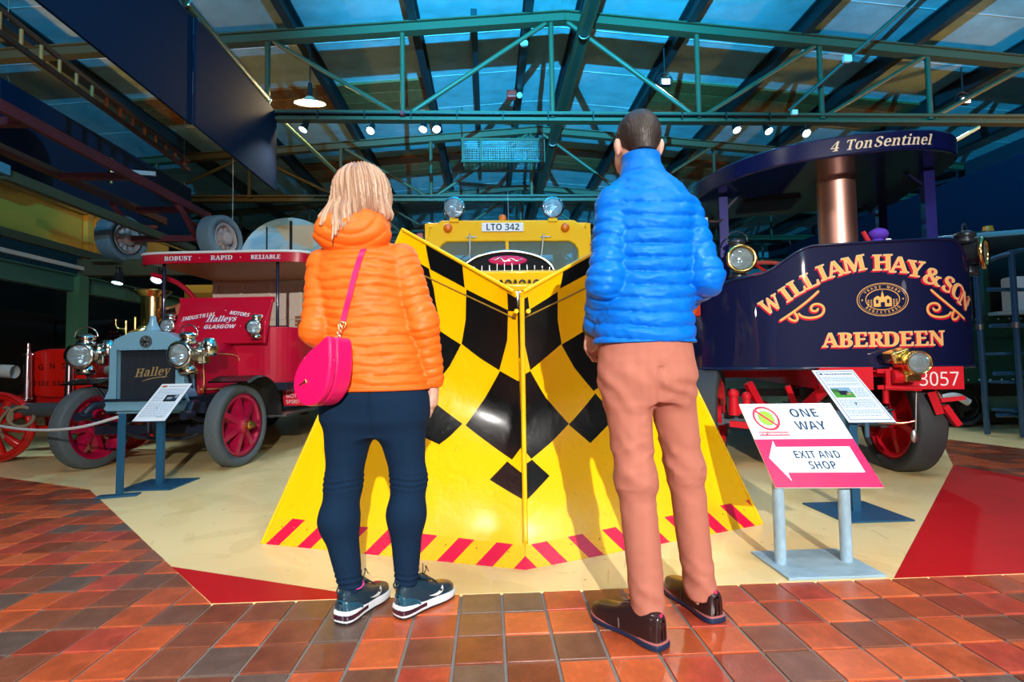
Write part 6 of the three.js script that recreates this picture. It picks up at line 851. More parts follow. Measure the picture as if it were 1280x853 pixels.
const soleG = (L, w, y0, h, bev = 0.004) => { const sp = new THREE.CatmullRomCurve3(solePts(L, w).map(([a, b]) => V(a, 0, b)), true, 'centripetal').getPoints(70).map((p) => new THREE.Vector2(p.x, p.z)); const g = new THREE.ExtrudeGeometry(new THREE.Shape(sp), { depth: h - bev * 2, bevelEnabled: true, bevelSize: bev * 0.6, bevelThickness: bev, bevelSegments: 2 }); g.rotateX(Math.PI / 2); g.computeBoundingBox(); return g.translate(0, y0 + h - g.boundingBox.max.y, 0); };
function placeShoe(parent, name, heel, toe, base) { const g = new THREE.Group(); g.name = name; g.position.set(heel[0] - base[0], 0.001, heel[1] - base[2]); g.rotation.y = Math.atan2(-(toe[1] - heel[1]), toe[0] - heel[0]); parent.add(g); return g; }

// ---- the woman
{
  const B = [-0.40, 0, -2.0], t = thing('person', 'blonde person in orange quilted jacket, navy leggings and dark trainers', 'person', B);
  const torso0 = sect([[0.828, -0.437, 0.198, -2.0, 0.140], [0.95, -0.448, 0.186, -2.0, 0.135], [1.05, -0.458, 0.170, -2.0, 0.125], [1.15, -0.475, 0.165, -2.0, 0.122], [1.25, -0.485, 0.172, -2.0, 0.125], [1.32, -0.487, 0.172, -2.0, 0.115], [1.375, -0.492, 0.135, -2.0, 0.095], [1.43, -0.497, 0.075, -2.0, 0.075]]);
  const wr = (x, y, z, s) => (fbm(x * 14 * s, y * 42 * s, z * 14 * s, 3) - 0.5);
  const tilt = (x) => (x + 0.45) * 0.05;
  const torso = (x, y, z) => { const d = torso0(x, y, z); if (d > 0.06) return d - 0.008; return d - (0.0045 + 0.003 * fbm(x * 7, y * 30, z * 7, 2)) * puff(y + tilt(x) + 0.008 * Math.sin(x * 16 + y * 9) + 0.01 * fbm(x * 9, y * 9, z * 9, 2), 0.0345) - 0.013 * wr(x + y * 0.5, y, z, 1.3); };
  const limb = (a, b, c, r, per, amp) => { const c1 = cap(a, b, r[0], r[1]), c2 = cap(b, c, r[1], r[2]), l1 = dist(a, b), l2 = dist(b, c), o = {}; return (x, y, z) => { const d1 = c1(x, y, z, o), s1 = o.t * l1, d2 = c2(x, y, z, o), s2 = l1 + o.t * l2, d = smin(d1, d2, 0.03); if (d > 0.06) return d - amp; return d - amp * puff((d1 < d2 ? s1 : s2) + 0.006 * Math.sin(y * 40) + (x + y) * 0.06, per) - 0.012 * wr(x + y * 0.6, y, z, 1.2); }; };
  const armR = limb([-0.335, 1.325, -2.0], [-0.252, 1.08, -1.985], [-0.222, 0.865, -2.03], [0.066, 0.056, 0.042], 0.036, 0.005);
  const armL = limb([-0.628, 1.315, -2.0], [-0.648, 1.06, -1.97], [-0.60, 0.95, -2.18], [0.064, 0.055, 0.042], 0.036, 0.005);
  const hoodA = ell([-0.507, 1.425, -1.94], [0.142, 0.082, 0.085]), hoodB = ell([-0.505, 1.47, -2.0], [0.125, 0.05, 0.105]);
  const hood = (x, y, z) => { const d = smin(hoodA(x, y, z), hoodB(x, y, z), 0.03); if (d > 0.05) return d - 0.006; const r = Math.hypot(x + 0.507, (y - 1.47) * 1.4); return d - 0.006 * puff(r + 0.004 * Math.sin(x * 30), 0.05) - 0.007 * wr(x, y, z, 1); };
  const neckHole = cap([-0.49, 1.46, -2.03], [-0.49, 1.62, -2.05], 0.062, 0.075);
  const jk = (x, y, z) => { const a = smin(torso(x, y, z), armR(x, y, z), 0.012), b = smin(a, armL(x, y, z), 0.012), c = smin(b, hood(x, y, z), 0.010); return Math.max(c, -neckHole(x, y, z)); };
  const cut = (x, y, z) => { const hem = 0.832 - y; const cuff = 0.868 - y; return Math.max(jk(x, y, z), x > -0.275 ? hem : hem); };
  const cyl = (cx, cz, s) => (x, y, z) => [Math.atan2(x - cx, z - cz) / 6.283 * s, y * s];
  const orange = mat([0.88, 0.145, 0.010], 0.45, 0, { specularIntensity: 0.7, bumpMap: rep(fabric, 3, 3), bumpScale: 0.0005, sheen: 0.3, sheenRoughness: 0.4, sheenColor: C([1, 0.4, 0.2]) });
  mesh('jacket', nets(cut, [-0.76, 0.815, -2.28], [-0.155, 1.56, -1.80], 0.0042, B, cyl(-0.46, -2, 4)), orange, t).userData.label = 'orange quilted hooded jacket';
  mesh('jacket_hem', [tube([...Array(25)].map((_, k) => { const a = k / 24 * 6.283; return [-0.437 + 0.203 * Math.cos(a) - B[0], 0.834, -2.0 + 0.145 * Math.sin(a) - B[2]]; }), 0.007, 90, 8)], orange, t);
  // leggings
  const leg = (h, k, c, a, r) => union([cap(h, k, r[0], r[1]), cap(k, c, r[1], r[2]), cap(c, a, r[2], r[3])], 0.045);
  const hips = sect([[0.66, -0.437, 0.13, -2.0, 0.09], [0.72, -0.437, 0.195, -2.0, 0.125], [0.80, -0.437, 0.198, -1.995, 0.138], [0.88, -0.44, 0.175, -2.0, 0.125]]);
  const lL = leg([-0.533, 0.74, -1.995], [-0.555, 0.475, -1.985], [-0.566, 0.35, -1.962], [-0.515, 0.095, -1.945], [0.101, 0.061, 0.066, 0.040]), lR = leg([-0.345, 0.74, -1.995], [-0.310, 0.485, -1.99], [-0.318, 0.36, -1.97], [-0.318, 0.095, -1.965], [0.101, 0.060, 0.065, 0.040]);
  const rings = (x, y, z) => { const kn = Math.exp(-(((y - 0.485) / 0.03) ** 2)), an = Math.exp(-(((y - 0.13) / 0.035) ** 2)); return (kn * 0.0035 + an * 0.004) * Math.sin(y * 310 + Math.sin(x * 40) * 1.2) + 0.0022 * (fbm(x * 20, y * 20, z * 20, 3) - 0.5); };
  const legs = (x, y, z) => Math.max(smin(smin(lL(x, y, z), hips(x, y, z), 0.06), smin(lR(x, y, z), hips(x, y, z), 0.06), 0.012) + rings(x, y, z), 0.098 - y);
  const seatSeam = (x, y, z) => legs(x, y, z) + 0.006 * Math.exp(-(((x + 0.437) / 0.012) ** 2)) * (z > -1.95 && y > 0.66 ? 1 : 0);
  mesh('leggings', nets(seatSeam, [-0.68, 0.085, -2.18], [-0.19, 0.90, -1.83], 0.0058, B, cyl(-0.44, -2, 4)), mat([0.005, 0.020, 0.052], 0.9, 0, { bumpMap: rep(fabric, 5, 5), bumpScale: 0.0004, specularIntensity: 0.25 }), t).userData.label = 'navy leggings';
  // body
  const head = union([ell([-0.485, 1.60, -2.03], [0.076, 0.098, 0.095]), ell([-0.483, 1.535, -2.085], [0.058, 0.062, 0.062]), cap([-0.49, 1.36, -2.0], [-0.487, 1.53, -2.03], 0.058, 0.055)], 0.03), nose = cap([-0.483, 1.595, -2.122], [-0.483, 1.56, -2.142], 0.008, 0.014), ears = union([ell([-0.563, 1.575, -2.03], [0.012, 0.03, 0.02]), ell([-0.407, 1.575, -2.03], [0.012, 0.03, 0.02])], 0.01), lips = ell([-0.483, 1.525, -2.138], [0.024, 0.010, 0.010]);
  const headF = (x, y, z) => { let d = smin(smin(smin(head(x, y, z), nose(x, y, z), 0.012), ears(x, y, z), 0.01), lips(x, y, z), 0.006); for (const s of [-1, 1]) d = -smin(-d, Math.hypot(x + 0.483 - s * 0.031, y - 1.60, z + 2.125) - 0.018, 0.012); return d; };
  const under = union([sect([[0.7, -0.437, 0.16, -2.0, 0.10], [0.9, -0.44, 0.15, -2, 0.10], [1.15, -0.475, 0.14, -2, 0.10], [1.32, -0.487, 0.14, -2, 0.09], [1.38, -0.49, 0.06, -2, 0.06]]), cap([-0.34, 1.32, -2], [-0.252, 1.08, -1.985], 0.042, 0.036), cap([-0.252, 1.08, -1.985], [-0.22, 0.85, -2.03], 0.036, 0.026), cap([-0.62, 1.31, -2], [-0.648, 1.06, -1.97], 0.042, 0.036), cap([-0.648, 1.06, -1.97], [-0.60, 0.95, -2.18], 0.036, 0.026), cap([-0.53, 0.74, -2], [-0.555, 0.475, -1.985], 0.08, 0.05), cap([-0.555, 0.475, -1.985], [-0.515, 0.07, -1.945], 0.05, 0.03), cap([-0.345, 0.74, -2], [-0.31, 0.485, -1.99], 0.08, 0.05), cap([-0.31, 0.485, -1.99], [-0.318, 0.07, -1.965], 0.05, 0.03)], 0.03);
  const hR = hand([-0.220, 0.845, -2.035], [-0.02, -1, -0.05], [0.15, 0.05, -1], [-1, 0, 0.1], 0.35, 0.9), hL = hand([-0.598, 0.945, -2.19], [0.5, -0.1, -0.9], [0.2, 1, 0], [0.8, 0, 0.4], 0.6, 0.9);
  mesh('body', [nets(under, [-0.70, 0.03, -2.28], [-0.17, 1.45, -1.84], 0.011, B), nets(headF, [-0.59, 1.33, -2.18], [-0.38, 1.72, -1.90], 0.0045, B), nets(hR, [-0.30, 0.66, -2.13], [-0.15, 0.89, -1.95], 0.0035, B), nets(hL, [-0.68, 0.86, -2.36], [-0.44, 1.05, -2.12], 0.004, B)], skinMat, t);
  for (const s of [-1, 1]) { const e = mesh('eye', [sph(0.0115, [-0.483 + s * 0.031 - B[0], 1.60, -2.114 - B[2]])], mat([0.85, 0.85, 0.83], 0.15), t); mesh('iris', [sph(0.0055, [-0.483 + s * 0.031 - B[0], 1.60, -2.1225 - B[2]], [1, 1, 0.5])], mat([0.10, 0.18, 0.25], 0.15), e); }
  // hair
  const hA = ell([-0.486, 1.605, -2.02], [0.100, 0.108, 0.112]), hB = cap([-0.490, 1.585, -1.985], [-0.510, 1.485, -1.915], 0.092, 0.050), hC = cap([-0.545, 1.56, -1.99], [-0.618, 1.478, -1.935], 0.045, 0.012), hD = cap([-0.43, 1.56, -1.99], [-0.378, 1.495, -1.945], 0.048, 0.018), hE = cap([-0.57, 1.51, -1.92], [-0.600, 1.435, -1.862], 0.022, 0.003), hF2 = cap([-0.535, 1.50, -1.885], [-0.556, 1.37, -1.842], 0.020, 0.002), hG = cap([-0.505, 1.49, -1.885], [-0.515, 1.415, -1.845], 0.022, 0.003);
  const faceCut = ell([-0.483, 1.56, -2.13], [0.075, 0.10, 0.075]);
  const hair = (x, y, z) => { let d = smin(hA(x, y, z), hB(x, y, z), 0.05); d = smin(d, hC(x, y, z), 0.035); d = smin(d, hD(x, y, z), 0.035); d = smin(d, hE(x, y, z), 0.02); d = smin(d, hF2(x, y, z), 0.02); d = smin(d, hG(x, y, z), 0.02); if (d < 0.04) { const a = Math.atan2(x + 0.488 + (y - 1.6) * 0.12, z + 2.03); d += 0.0045 * Math.sin(a * 34 + fbm(x * 9, y * 6, z * 9, 2) * 9) + 0.0022 * Math.sin(a * 95 + y * 22) - 0.003; } return Math.max(d, -faceCut(x, y, z)); };
  const hairTex = canvas(512, 512, (x, w, h) => { x.fillStyle = '#a07c62'; x.fillRect(0, 0, w, h); seed = 66; for (let k = 0; k < 900; k++) { const u = rnd() * w, c = ['#c9aa90', '#7d5a44', '#b59077', '#69493a', '#dcc4b2'][Math.floor(rnd() * 5)]; x.strokeStyle = c; x.globalAlpha = 0.35; x.lineWidth = 0.7 + rnd() * 2; x.beginPath(); x.moveTo(u, 0); x.bezierCurveTo(u + rr(-8, 8), h * 0.3, u + rr(-14, 14), h * 0.7, u + rr(-18, 18), h); x.stroke(); } });
  hairTex.wrapS = hairTex.wrapT = THREE.RepeatWrapping;
  mesh('hair', nets(hair, [-0.66, 1.33, -2.16], [-0.34, 1.735, -1.83], 0.0038, B, (x, y, z) => [Math.atan2(x + 0.488 + (y - 1.6) * 0.12, z + 2.03) / 6.283 * 2, (y - 1.3) * 2.2]), new THREE.MeshPhysicalMaterial({ map: hairTex, roughness: 0.42, sheen: 0.3 }), t).userData.label = 'long straight blonde hair';
  // trainers
  const trainer = (heel, toe, sock) => {
    const g = placeShoe(t, 'trainer', heel, toe, B), up = gloss([0.012, 0.035, 0.06], 0.4), L = 0.268;
    mesh('outsole', [soleG(L, 0.047, 0, 0.008)], M.black, g);
    const ms = soleG(L * 0.995, 0.047, 0.006, 0.030, 0.007); { const p = ms.attributes.position; for (let i = 0; i < p.count; i++) { const u = clamp(p.getX(i) / L, 0, 1); p.setY(i, 0.006 + (p.getY(i) - 0.006) * (1.35 - 0.62 * u)); } ms.computeVertexNormals(); }
    mesh('midsole', [ms], mat([0.72, 0.78, 0.86], 0.45), g).userData.label = 'white midsole';
    mesh('air_unit', [heelG(L, 0.0482, 0.105, 0.013, 0.023, 0.006).translate(-0.0012, 0, 0)], mat([0.035, 0.012, 0.03], 0.1, 0, { clearcoat: 1 }), g);
    mesh('upper', [shoeLoft([[0.004, 0.018, 0.035, 0.05], [0.012, 0.030, 0.036, 0.078], [0.035, 0.037, 0.036, 0.088], [0.07, 0.040, 0.034, 0.082], [0.105, 0.041, 0.031, 0.080], [0.135, 0.042, 0.029, 0.066], [0.165, 0.044, 0.028, 0.052], [0.20, 0.0445, 0.027, 0.042], [0.23, 0.040, 0.026, 0.036], [0.252, 0.028, 0.026, 0.028], [0.264, 0.010, 0.026, 0.014]])], up, g);
    mesh('toe_guard', [shoeLoft([[0.215, 0.0435, 0.026, 0.030], [0.24, 0.037, 0.026, 0.027], [0.258, 0.022, 0.026, 0.02], [0.2665, 0.006, 0.026, 0.01]])], gloss([0.02, 0.05, 0.08], 0.3), g);
    mesh('heel_counter', [shoeLoft([[-0.001, 0.010, 0.036, 0.036], [0.002, 0.022, 0.036, 0.045], [0.010, 0.033, 0.036, 0.052], [0.03, 0.0405, 0.036, 0.050], [0.055, 0.0425, 0.035, 0.040], [0.075, 0.0425, 0.034, 0.022]])], gloss([0.012, 0.07, 0.12], 0.2), g);
    mesh('tongue', [rbox(0.05, 0.012, 0.05, 0.005, [0.115, 0.112, 0], [0, 0, -0.5])], up, g); mesh('heel_loop', [tor(0.011, 0.003, [-0.006, 0.122, 0], [0, 0, 0], 6, 18)], up, g);
    for (let k = 0; k < 4; k++) mesh('lace', [tube([[0.115 + k * 0.016, 0.112 - k * 0.012, -0.026], [0.118 + k * 0.016, 0.122 - k * 0.012, 0], [0.121 + k * 0.016, 0.112 - k * 0.012, 0.026]], 0.0028, 12, 6)], M.black, g);
    mesh('lace_bow', [tube([[0.118, 0.115, 0.0], [0.126, 0.135, 0.01], [0.122, 0.155, 0.012], [0.132, 0.13, 0.02]], 0.0018, 14, 5), tube([[0.118, 0.115, 0.0], [0.13, 0.14, -0.012], [0.136, 0.15, -0.02]], 0.0018, 14, 5)], M.black, g);
    for (const s of [-1, 1]) { const sh = new THREE.Shape(); sh.moveTo(0.115, 0.052); sh.quadraticCurveTo(0.16, 0.042, 0.185, 0.066); sh.quadraticCurveTo(0.192, 0.052, 0.172, 0.043); sh.quadraticCurveTo(0.15, 0.036, 0.115, 0.052); const sg = new THREE.ExtrudeGeometry(sh, { depth: 0.003, bevelEnabled: false, curveSegments: 10 }).translate(0, 0, s > 0 ? 0.0425 : -0.0455); { const p = sg.attributes.position; for (let i = 0; i < p.count; i++) p.setZ(i, p.getZ(i) - s * Math.max(0, p.getY(i) - 0.045) * 0.32 - s * Math.abs(p.getX(i) - 0.15) * 0.03); } mesh('side_mark', [sg], M.white, g); }
    if (sock) mesh('sock', [tube([...Array(13)].map((_, k) => { const a = k / 12 * 6.283; return [0.062 + 0.04 * Math.cos(a), 0.118 + 0.006 * Math.cos(a + 2), 0.036 * Math.sin(a)]; }), 0.008, 40, 8)], mat([0.85, 0.08, 0.55], 0.6), g).userData.label = 'bright pink sock edge';
  };
  trainer([-0.542, -1.895], [-0.433, -2.135], true); trainer([-0.345, -1.925], [-0.160, -2.125], false);
  // handbag on its strap
  const onJk = (px, py, lift) => { const p = marchPx(jk, px, py); return p ? [p.x, p.y + 0, p.z + lift] : null; };
  const bc = atZ(406, 467, -1.815), h = thing('handbag', 'crimson pink saddle handbag slung across the orange jacket', 'handbag', [bc.x, bc.y, bc.z], 0);
  const pk = mat([0.78, 0.004, 0.13], 0.36, 0, { clearcoat: 0.25, bumpMap: rep(fabric, 2, 2), bumpScale: 0.0004 }), dkp = mat([0.10, 0.004, 0.04], 0.4);
  const O = [[0.02, 0.145], [-0.02, 0.105], [-0.068, 0.05], [-0.098, -0.005], [-0.105, -0.055], [-0.085, -0.10], [-0.04, -0.122], [0.02, -0.118], [0.07, -0.08], [0.09, -0.025], [0.08, 0.04], [0.05, 0.105]];
  const sp = new THREE.CatmullRomCurve3(O.map(([a, b]) => V(a, b, 0)), true, 'centripetal').getPoints(80).map((p) => new THREE.Vector2(p.x, p.y));
  const sg = new THREE.Group(); sg.name = 'bag_shell'; sg.rotation.order = 'YXZ'; sg.rotation.set(-0.05, -0.60, -0.38); sg.scale.set(0.80, 0.88, 0.9); h.add(sg);
  const ex = (d, bev, z) => new THREE.ExtrudeGeometry(new THREE.Shape(sp), { depth: d, bevelEnabled: true, bevelSize: bev, bevelThickness: bev, bevelSegments: 4 }).translate(0, 0, z);
  mesh('bag_body', [ex(0.055, 0.012, -0.045)], pk, sg); mesh('bag_flap', [ex(0.012, 0.010, 0.030).scale(1.02, 1.02, 1)], pk, sg); mesh('zip_gap', [ex(0.006, 0.004, 0.018).scale(1.03, 1.03, 1)], dkp, sg);
  mesh('clasp', [rbox(0.04, 0.007, 0.005, 0.002, [-0.045, -0.06, 0.054], [0, 0, 0.75]), rbox(0.010, 0.018, 0.006, 0.002, [-0.03, -0.046, 0.054], [0, 0, 0.75])], M.brass, sg);
  const st = [[455, 312], [450, 325], [444, 345], [438, 368], [432, 392], [429, 404]].map(([a, b]) => onJk(a, b, 0.010)).filter(Boolean).map(([a, b, c]) => [a - bc.x, b - bc.y, c - bc.z]);
  { const gs = []; for (let k = 0; k + 1 < st.length; k++) { const a = st[k], b = st[k + 1]; gs.push(bar(a, b, 0.021, 0.004, V(0, 0, 1))); } const cr = new THREE.CatmullRomCurve3(st.map((q) => V(...q))).getPoints(30), ps = [], ii = []; cr.forEach((p, k) => { for (const [dx, dz] of [[-0.0105, 0], [0.0105, 0], [0.0105, -0.005], [-0.0105, -0.005]]) ps.push(p.x + dx, p.y + dx * 0.25, p.z + dz); }); for (let k = 0; k < 30; k++) for (let j = 0; j < 4; j++) { const a = k * 4 + j, b = k * 4 + (j + 1) % 4; ii.push(a, a + 4, b + 4, a, b + 4, b); } const g = new THREE.BufferGeometry(); g.setAttribute('position', new THREE.Float32BufferAttribute(ps, 3)); g.setIndex(ii); g.computeVertexNormals(); mesh('strap', toCreasedNormals(g, 0.8), pk, h); }
  const e0 = st[st.length - 1], links = []; const e1 = [0.045, 0.04, 0.07], n = 17;
  for (let k = 0; k < n; k++) { const u = (k + 0.5) / n; links.push(tor(0.0065, 0.0019, [e0[0] + (e1[0] - e0[0]) * u, e0[1] + (e1[1] - e0[1]) * u, e0[2] + 0.004 + (e1[2] - e0[2]) * u], [0, (k % 2) * 1.5, 0.3], 6, 14)); }
  mesh('chain', links, mat([0.95, 0.72, 0.45], 0.2, 1), h).userData.kind = 'stuff'; mesh('strap_ring', [tor(0.013, 0.003, [e0[0], e0[1] - 0.008, e0[2] + 0.004], [0, 0, 0], 6, 20)], M.brass, h);
}
// ---- the man
{
  const B = [0.60, 0, -1.82], t = thing('person', 'dark haired person in blue quilted jacket, salmon chinos and leather shoes', 'person', B);
  const torso0 = sect([[0.985, 0.562, 0.176, -1.82, 0.128], [1.1, 0.565, 0.168, -1.82, 0.125], [1.25, 0.580, 0.158, -1.82, 0.128], [1.40, 0.590, 0.160, -1.82, 0.130], [1.49, 0.590, 0.164, -1.82, 0.118], [1.555, 0.580, 0.132, -1.82, 0.098], [1.60, 0.574, 0.080, -1.825, 0.080], [1.645, 0.570, 0.066, -1.83, 0.070], [1.672, 0.569, 0.066, -1.83, 0.070]]);
  const wr = (x, y, z, s) => (fbm(x * 12 * s, y * 40 * s, z * 12 * s, 3) - 0.5);
  const torso = (x, y, z) => { const d = torso0(x, y, z); if (d > 0.06) return d - 0.01; if (y > 1.60) return d - 0.004; const q = y + (x - 0.57) * (x - 0.57) * -0.25 + 0.007 * Math.sin(x * 13); const pf = puff(q + 0.008 * fbm(x * 8, y * 8, z * 8, 2), 0.0475); return d - (0.006 + 0.008 * fbm(x * 6, y * 22, z * 6, 2)) * pf * clamp((1.60 - y) / 0.16, 0.25, 1) - 0.016 * wr(x + y * 0.7, y, z, 1.1) - 0.012 * (1 - 0.7 * pf) * (fbm(x * 55 + y * 45, y * 18, z * 55, 2) - 0.5); };
  const limb = (a, b, c, r, per, amp) => { const c1 = cap(a, b, r[0], r[1]), c2 = cap(b, c, r[1], r[2]), l1 = dist(a, b), l2 = dist(b, c), o = {}; return (x, y, z) => { const d1 = c1(x, y, z, o), s1 = o.t * l1, d2 = c2(x, y, z, o), s2 = l1 + o.t * l2, d = smin(d1, d2, 0.035); if (d > 0.06) return d - amp; return d - amp * puff((d1 < d2 ? s1 : s2) + 0.006 * Math.sin(y * 30 + x * 30), per) - 0.014 * wr(x + y * 0.6, y, z, 1.1); }; };
  const armL = limb([0.464, 1.495, -1.805], [0.412, 1.20, -1.760], [0.405, 1.065, -1.89], [0.062, 0.057, 0.043], 0.05, 0.0075), armR = limb([0.716, 1.465, -1.815], [0.774, 1.215, -1.775], [0.705, 1.105, -1.97], [0.060, 0.056, 0.043], 0.05, 0.0075);
  const hole = cap([0.569, 1.63, -1.832], [0.569, 1.8, -1.84], 0.058, 0.066);
  const jk = (x, y, z) => Math.max(smin(smin(torso(x, y, z), armL(x, y, z), 0.010), armR(x, y, z), 0.010), -hole(x, y, z), 0.985 - y);
  const cyl = (cx, cz, s) => (x, y, z) => [Math.atan2(x - cx, z - cz) / 6.283 * s, y * s];
  const blue = mat([0.001, 0.150, 0.70], 0.36, 0, { bumpMap: rep(fabric, 3, 3), bumpScale: 0.0005, specularIntensity: 0.9, specularColor: C([0.3, 0.7, 1]) });
  mesh('jacket', nets(jk, [0.30, 0.965, -2.06], [0.87, 1.70, -1.64], 0.0044, B, cyl(0.57, -1.82, 4)), blue, t).userData.label = 'bright blue quilted down jacket';
  mesh('cuff', [rod([0.405 - B[0], 1.07, -1.905 - B[2]], [0.398 - B[0], 1.045, -1.945 - B[2]], 0.046, 0.04, 20)], mat([0.01, 0.015, 0.03], 0.5), t);
  // trousers
  const hips = sect([[0.78, 0.562, 0.14, -1.81, 0.095], [0.86, 0.562, 0.166, -1.81, 0.118], [0.95, 0.562, 0.166, -1.815, 0.120], [1.03, 0.563, 0.155, -1.82, 0.112]]);
  const lL = union([cap([0.487, 0.87, -1.805], [0.500, 0.52, -1.765], 0.086, 0.064), cap([0.500, 0.52, -1.765], [0.523, 0.035, -1.72], 0.064, 0.053)], 0.04), lR = union([cap([0.640, 0.87, -1.815], [0.703, 0.54, -1.85], 0.086, 0.062), cap([0.703, 0.54, -1.85], [0.757, 0.035, -1.86], 0.062, 0.052)], 0.04);
  const fold = (x, y, z) => { const k = Math.exp(-(((y - 0.56) / 0.13) ** 2)), a = Math.exp(-(((y - 0.10) / 0.09) ** 2)), s = Math.exp(-(((y - 0.83) / 0.07) ** 2)); return (0.0016 * k + 0.0028 * a + 0.003 * s) * Math.sin(y * 75 + x * 60 + z * 40 + 9 * fbm(x * 8, y * 8, z * 8, 2)) + 0.008 * (fbm(x * 11, y * 7, z * 11, 3) - 0.5) - 0.0045 * (0.25 + k + a + 0.8 * s) * Math.pow(1 - Math.abs(2 * fbm(x * 8 + y * 9, y * 13 - x * 6, z * 8, 2) - 1), 4); };
  const tr = (x, y, z) => { const hp = hips(x, y, z), d = smin(smin(lL(x, y, z), hp, 0.05), smin(lR(x, y, z), hp, 0.05), 0.010); if (d > 0.05) return d - 0.01; const crease = 0.008 * Math.exp(-(((x - 0.575) / 0.012) ** 2)) * (z > -1.77 && y > 0.76 && y < 0.9 ? 1 : 0); return Math.max(d + fold(x, y, z) + crease, x < 0.625 ? 0.026 - y + (z + 1.75) * -0.25 : 0.066 - y); };
  const salmon = mat([0.44, 0.150, 0.105], 0.75, 0, { bumpMap: rep(fabric, 6, 6), bumpScale: 0.0006, sheen: 0.2 });
  mesh('trousers', nets(tr, [0.37, 0.0, -1.97], [0.86, 1.04, -1.63], 0.0058, B, cyl(0.57, -1.82, 4)), salmon, t).userData.label = 'salmon pink chinos';
  // body
  const neck = cap([0.570, 1.56, -1.825], [0.567, 1.72, -1.845], 0.056, 0.056);
  const skull = union([ell([0.567, 1.757, -1.852], [0.0745, 0.086, 0.095]), ell([0.552, 1.69, -1.905], [0.057, 0.068, 0.062])], 0.035), nose = cap([0.537, 1.735, -1.952], [0.532, 1.70, -1.972], 0.009, 0.014), brow = cap([0.515, 1.765, -1.938], [0.575, 1.767, -1.945], 0.010, 0.010), lips = ell([0.535, 1.668, -1.956], [0.024, 0.009, 0.010]);
  const ear = (s) => union([ell([0.567 + s * 0.079, 1.712, -1.842], [0.011, 0.031, 0.019]), ell([0.567 + s * 0.083, 1.722, -1.836], [0.009, 0.020, 0.016])], 0.01), eL = ear(-1), eR = ear(1);
  const headF = (x, y, z) => { let d = smin(skull(x, y, z), neck(x, y, z), 0.03); d = smin(d, nose(x, y, z), 0.012); d = smin(d, brow(x, y, z), 0.012); d = smin(d, lips(x, y, z), 0.006); d = smin(d, eL(x, y, z), 0.006); d = smin(d, eR(x, y, z), 0.006); for (const s of [-1, 1]) d = -smin(-d, Math.hypot(x - 0.543 - s * 0.031, y - 1.745, z + 1.95) - 0.017, 0.012); return d; };
  const under = union([sect([[0.85, 0.562, 0.14, -1.815, 0.09], [1.1, 0.565, 0.14, -1.82, 0.10], [1.4, 0.588, 0.15, -1.82, 0.10], [1.5, 0.588, 0.14, -1.82, 0.09], [1.57, 0.575, 0.06, -1.82, 0.06]]), cap([0.475, 1.5, -1.82], [0.41, 1.2, -1.785], 0.045, 0.04), cap([0.41, 1.2, -1.785], [0.40, 1.05, -1.92], 0.04, 0.028), cap([0.70, 1.47, -1.82], [0.772, 1.215, -1.8], 0.045, 0.04), cap([0.772, 1.215, -1.8], [0.70, 1.09, -2.0], 0.04, 0.028), cap([0.487, 0.87, -1.805], [0.5, 0.52, -1.765], 0.07, 0.048), cap([0.5, 0.52, -1.765], [0.52, 0.06, -1.72], 0.048, 0.032), cap([0.64, 0.87, -1.815], [0.703, 0.54, -1.85], 0.07, 0.048), cap([0.703, 0.54, -1.85], [0.757, 0.06, -1.86], 0.048, 0.032)], 0.03);
  const hL = hand([0.400, 1.055, -1.93], [-0.05, -0.75, -0.5], [0.7, 0.2, -0.6], [0.9, -0.2, 0.3], 0.45, 1.0), hR = hand([0.695, 1.095, -2.0], [-0.5, -0.3, -0.6], [-0.3, 0.9, -0.2], [-0.6, -0.1, 0.7], 0.5, 1.0);
  mesh('body', [nets(under, [0.33, 0.02, -2.06], [0.85, 1.6, -1.66], 0.012, B), nets(headF, [0.46, 1.54, -2.0], [0.675, 1.86, -1.73], 0.0042, B), nets(hL, [0.30, 0.84, -2.10], [0.50, 1.10, -1.86], 0.004, B), nets(hR, [0.52, 0.94, -2.20], [0.76, 1.16, -1.94], 0.004, B)], skinMat, t);
  for (const s of [-1, 1]) { const e = mesh('eye', [sph(0.0115, [0.543 + s * 0.031 - B[0], 1.745, -1.934 - B[2]])], mat([0.85, 0.85, 0.83], 0.15), t); mesh('iris', [sph(0.0055, [0.541 + s * 0.031 - B[0], 1.745, -1.9425 - B[2]], [1, 1, 0.5])], mat([0.08, 0.05, 0.03], 0.15), e); }
  const hs = ell([0.568, 1.760, -1.845], [0.0795, 0.0885, 0.0985]), nape = cap([0.567, 1.72, -1.80], [0.569, 1.688, -1.790], 0.058, 0.045);
  const hair = (x, y, z) => { let d = smin(hs(x, y, z), nape(x, y, z), 0.03); if (d < 0.03) d += 0.003 * (fbm(x * 60, y * 40, z * 60, 3) - 0.5) + 0.0012 * Math.sin(Math.atan2(x - 0.567, z + 1.84) * 70 + y * 60); const b = clamp((-1.80 - z) / 0.14, 0, 1), side = Math.abs(x - 0.567) > 0.055 ? 0.02 : 0; const line = 1.672 + 0.125 * b * b + 0.03 * b + side * (1 - b) + 0.006 * fbm(x * 70, 1, z * 70, 2); return Math.max(d, (line - y) * 0.8); };
  const hairTex = canvas(256, 256, (x, w, h) => { x.fillStyle = '#251a17'; x.fillRect(0, 0, w, h); seed = 44; for (let k = 0; k < 900; k++) { x.strokeStyle = ['#3c2d28', '#150e0e', '#4d3c36', '#2b2a30'][Math.floor(rnd() * 4)]; x.globalAlpha = 0.5; x.lineWidth = 0.6 + rnd(); const u = rnd() * w, v = rnd() * h; x.beginPath(); x.moveTo(u, v); x.lineTo(u + rr(-4, 4), v + 8 + rnd() * 14); x.stroke(); } }); hairTex.wrapS = hairTex.wrapT = THREE.RepeatWrapping;
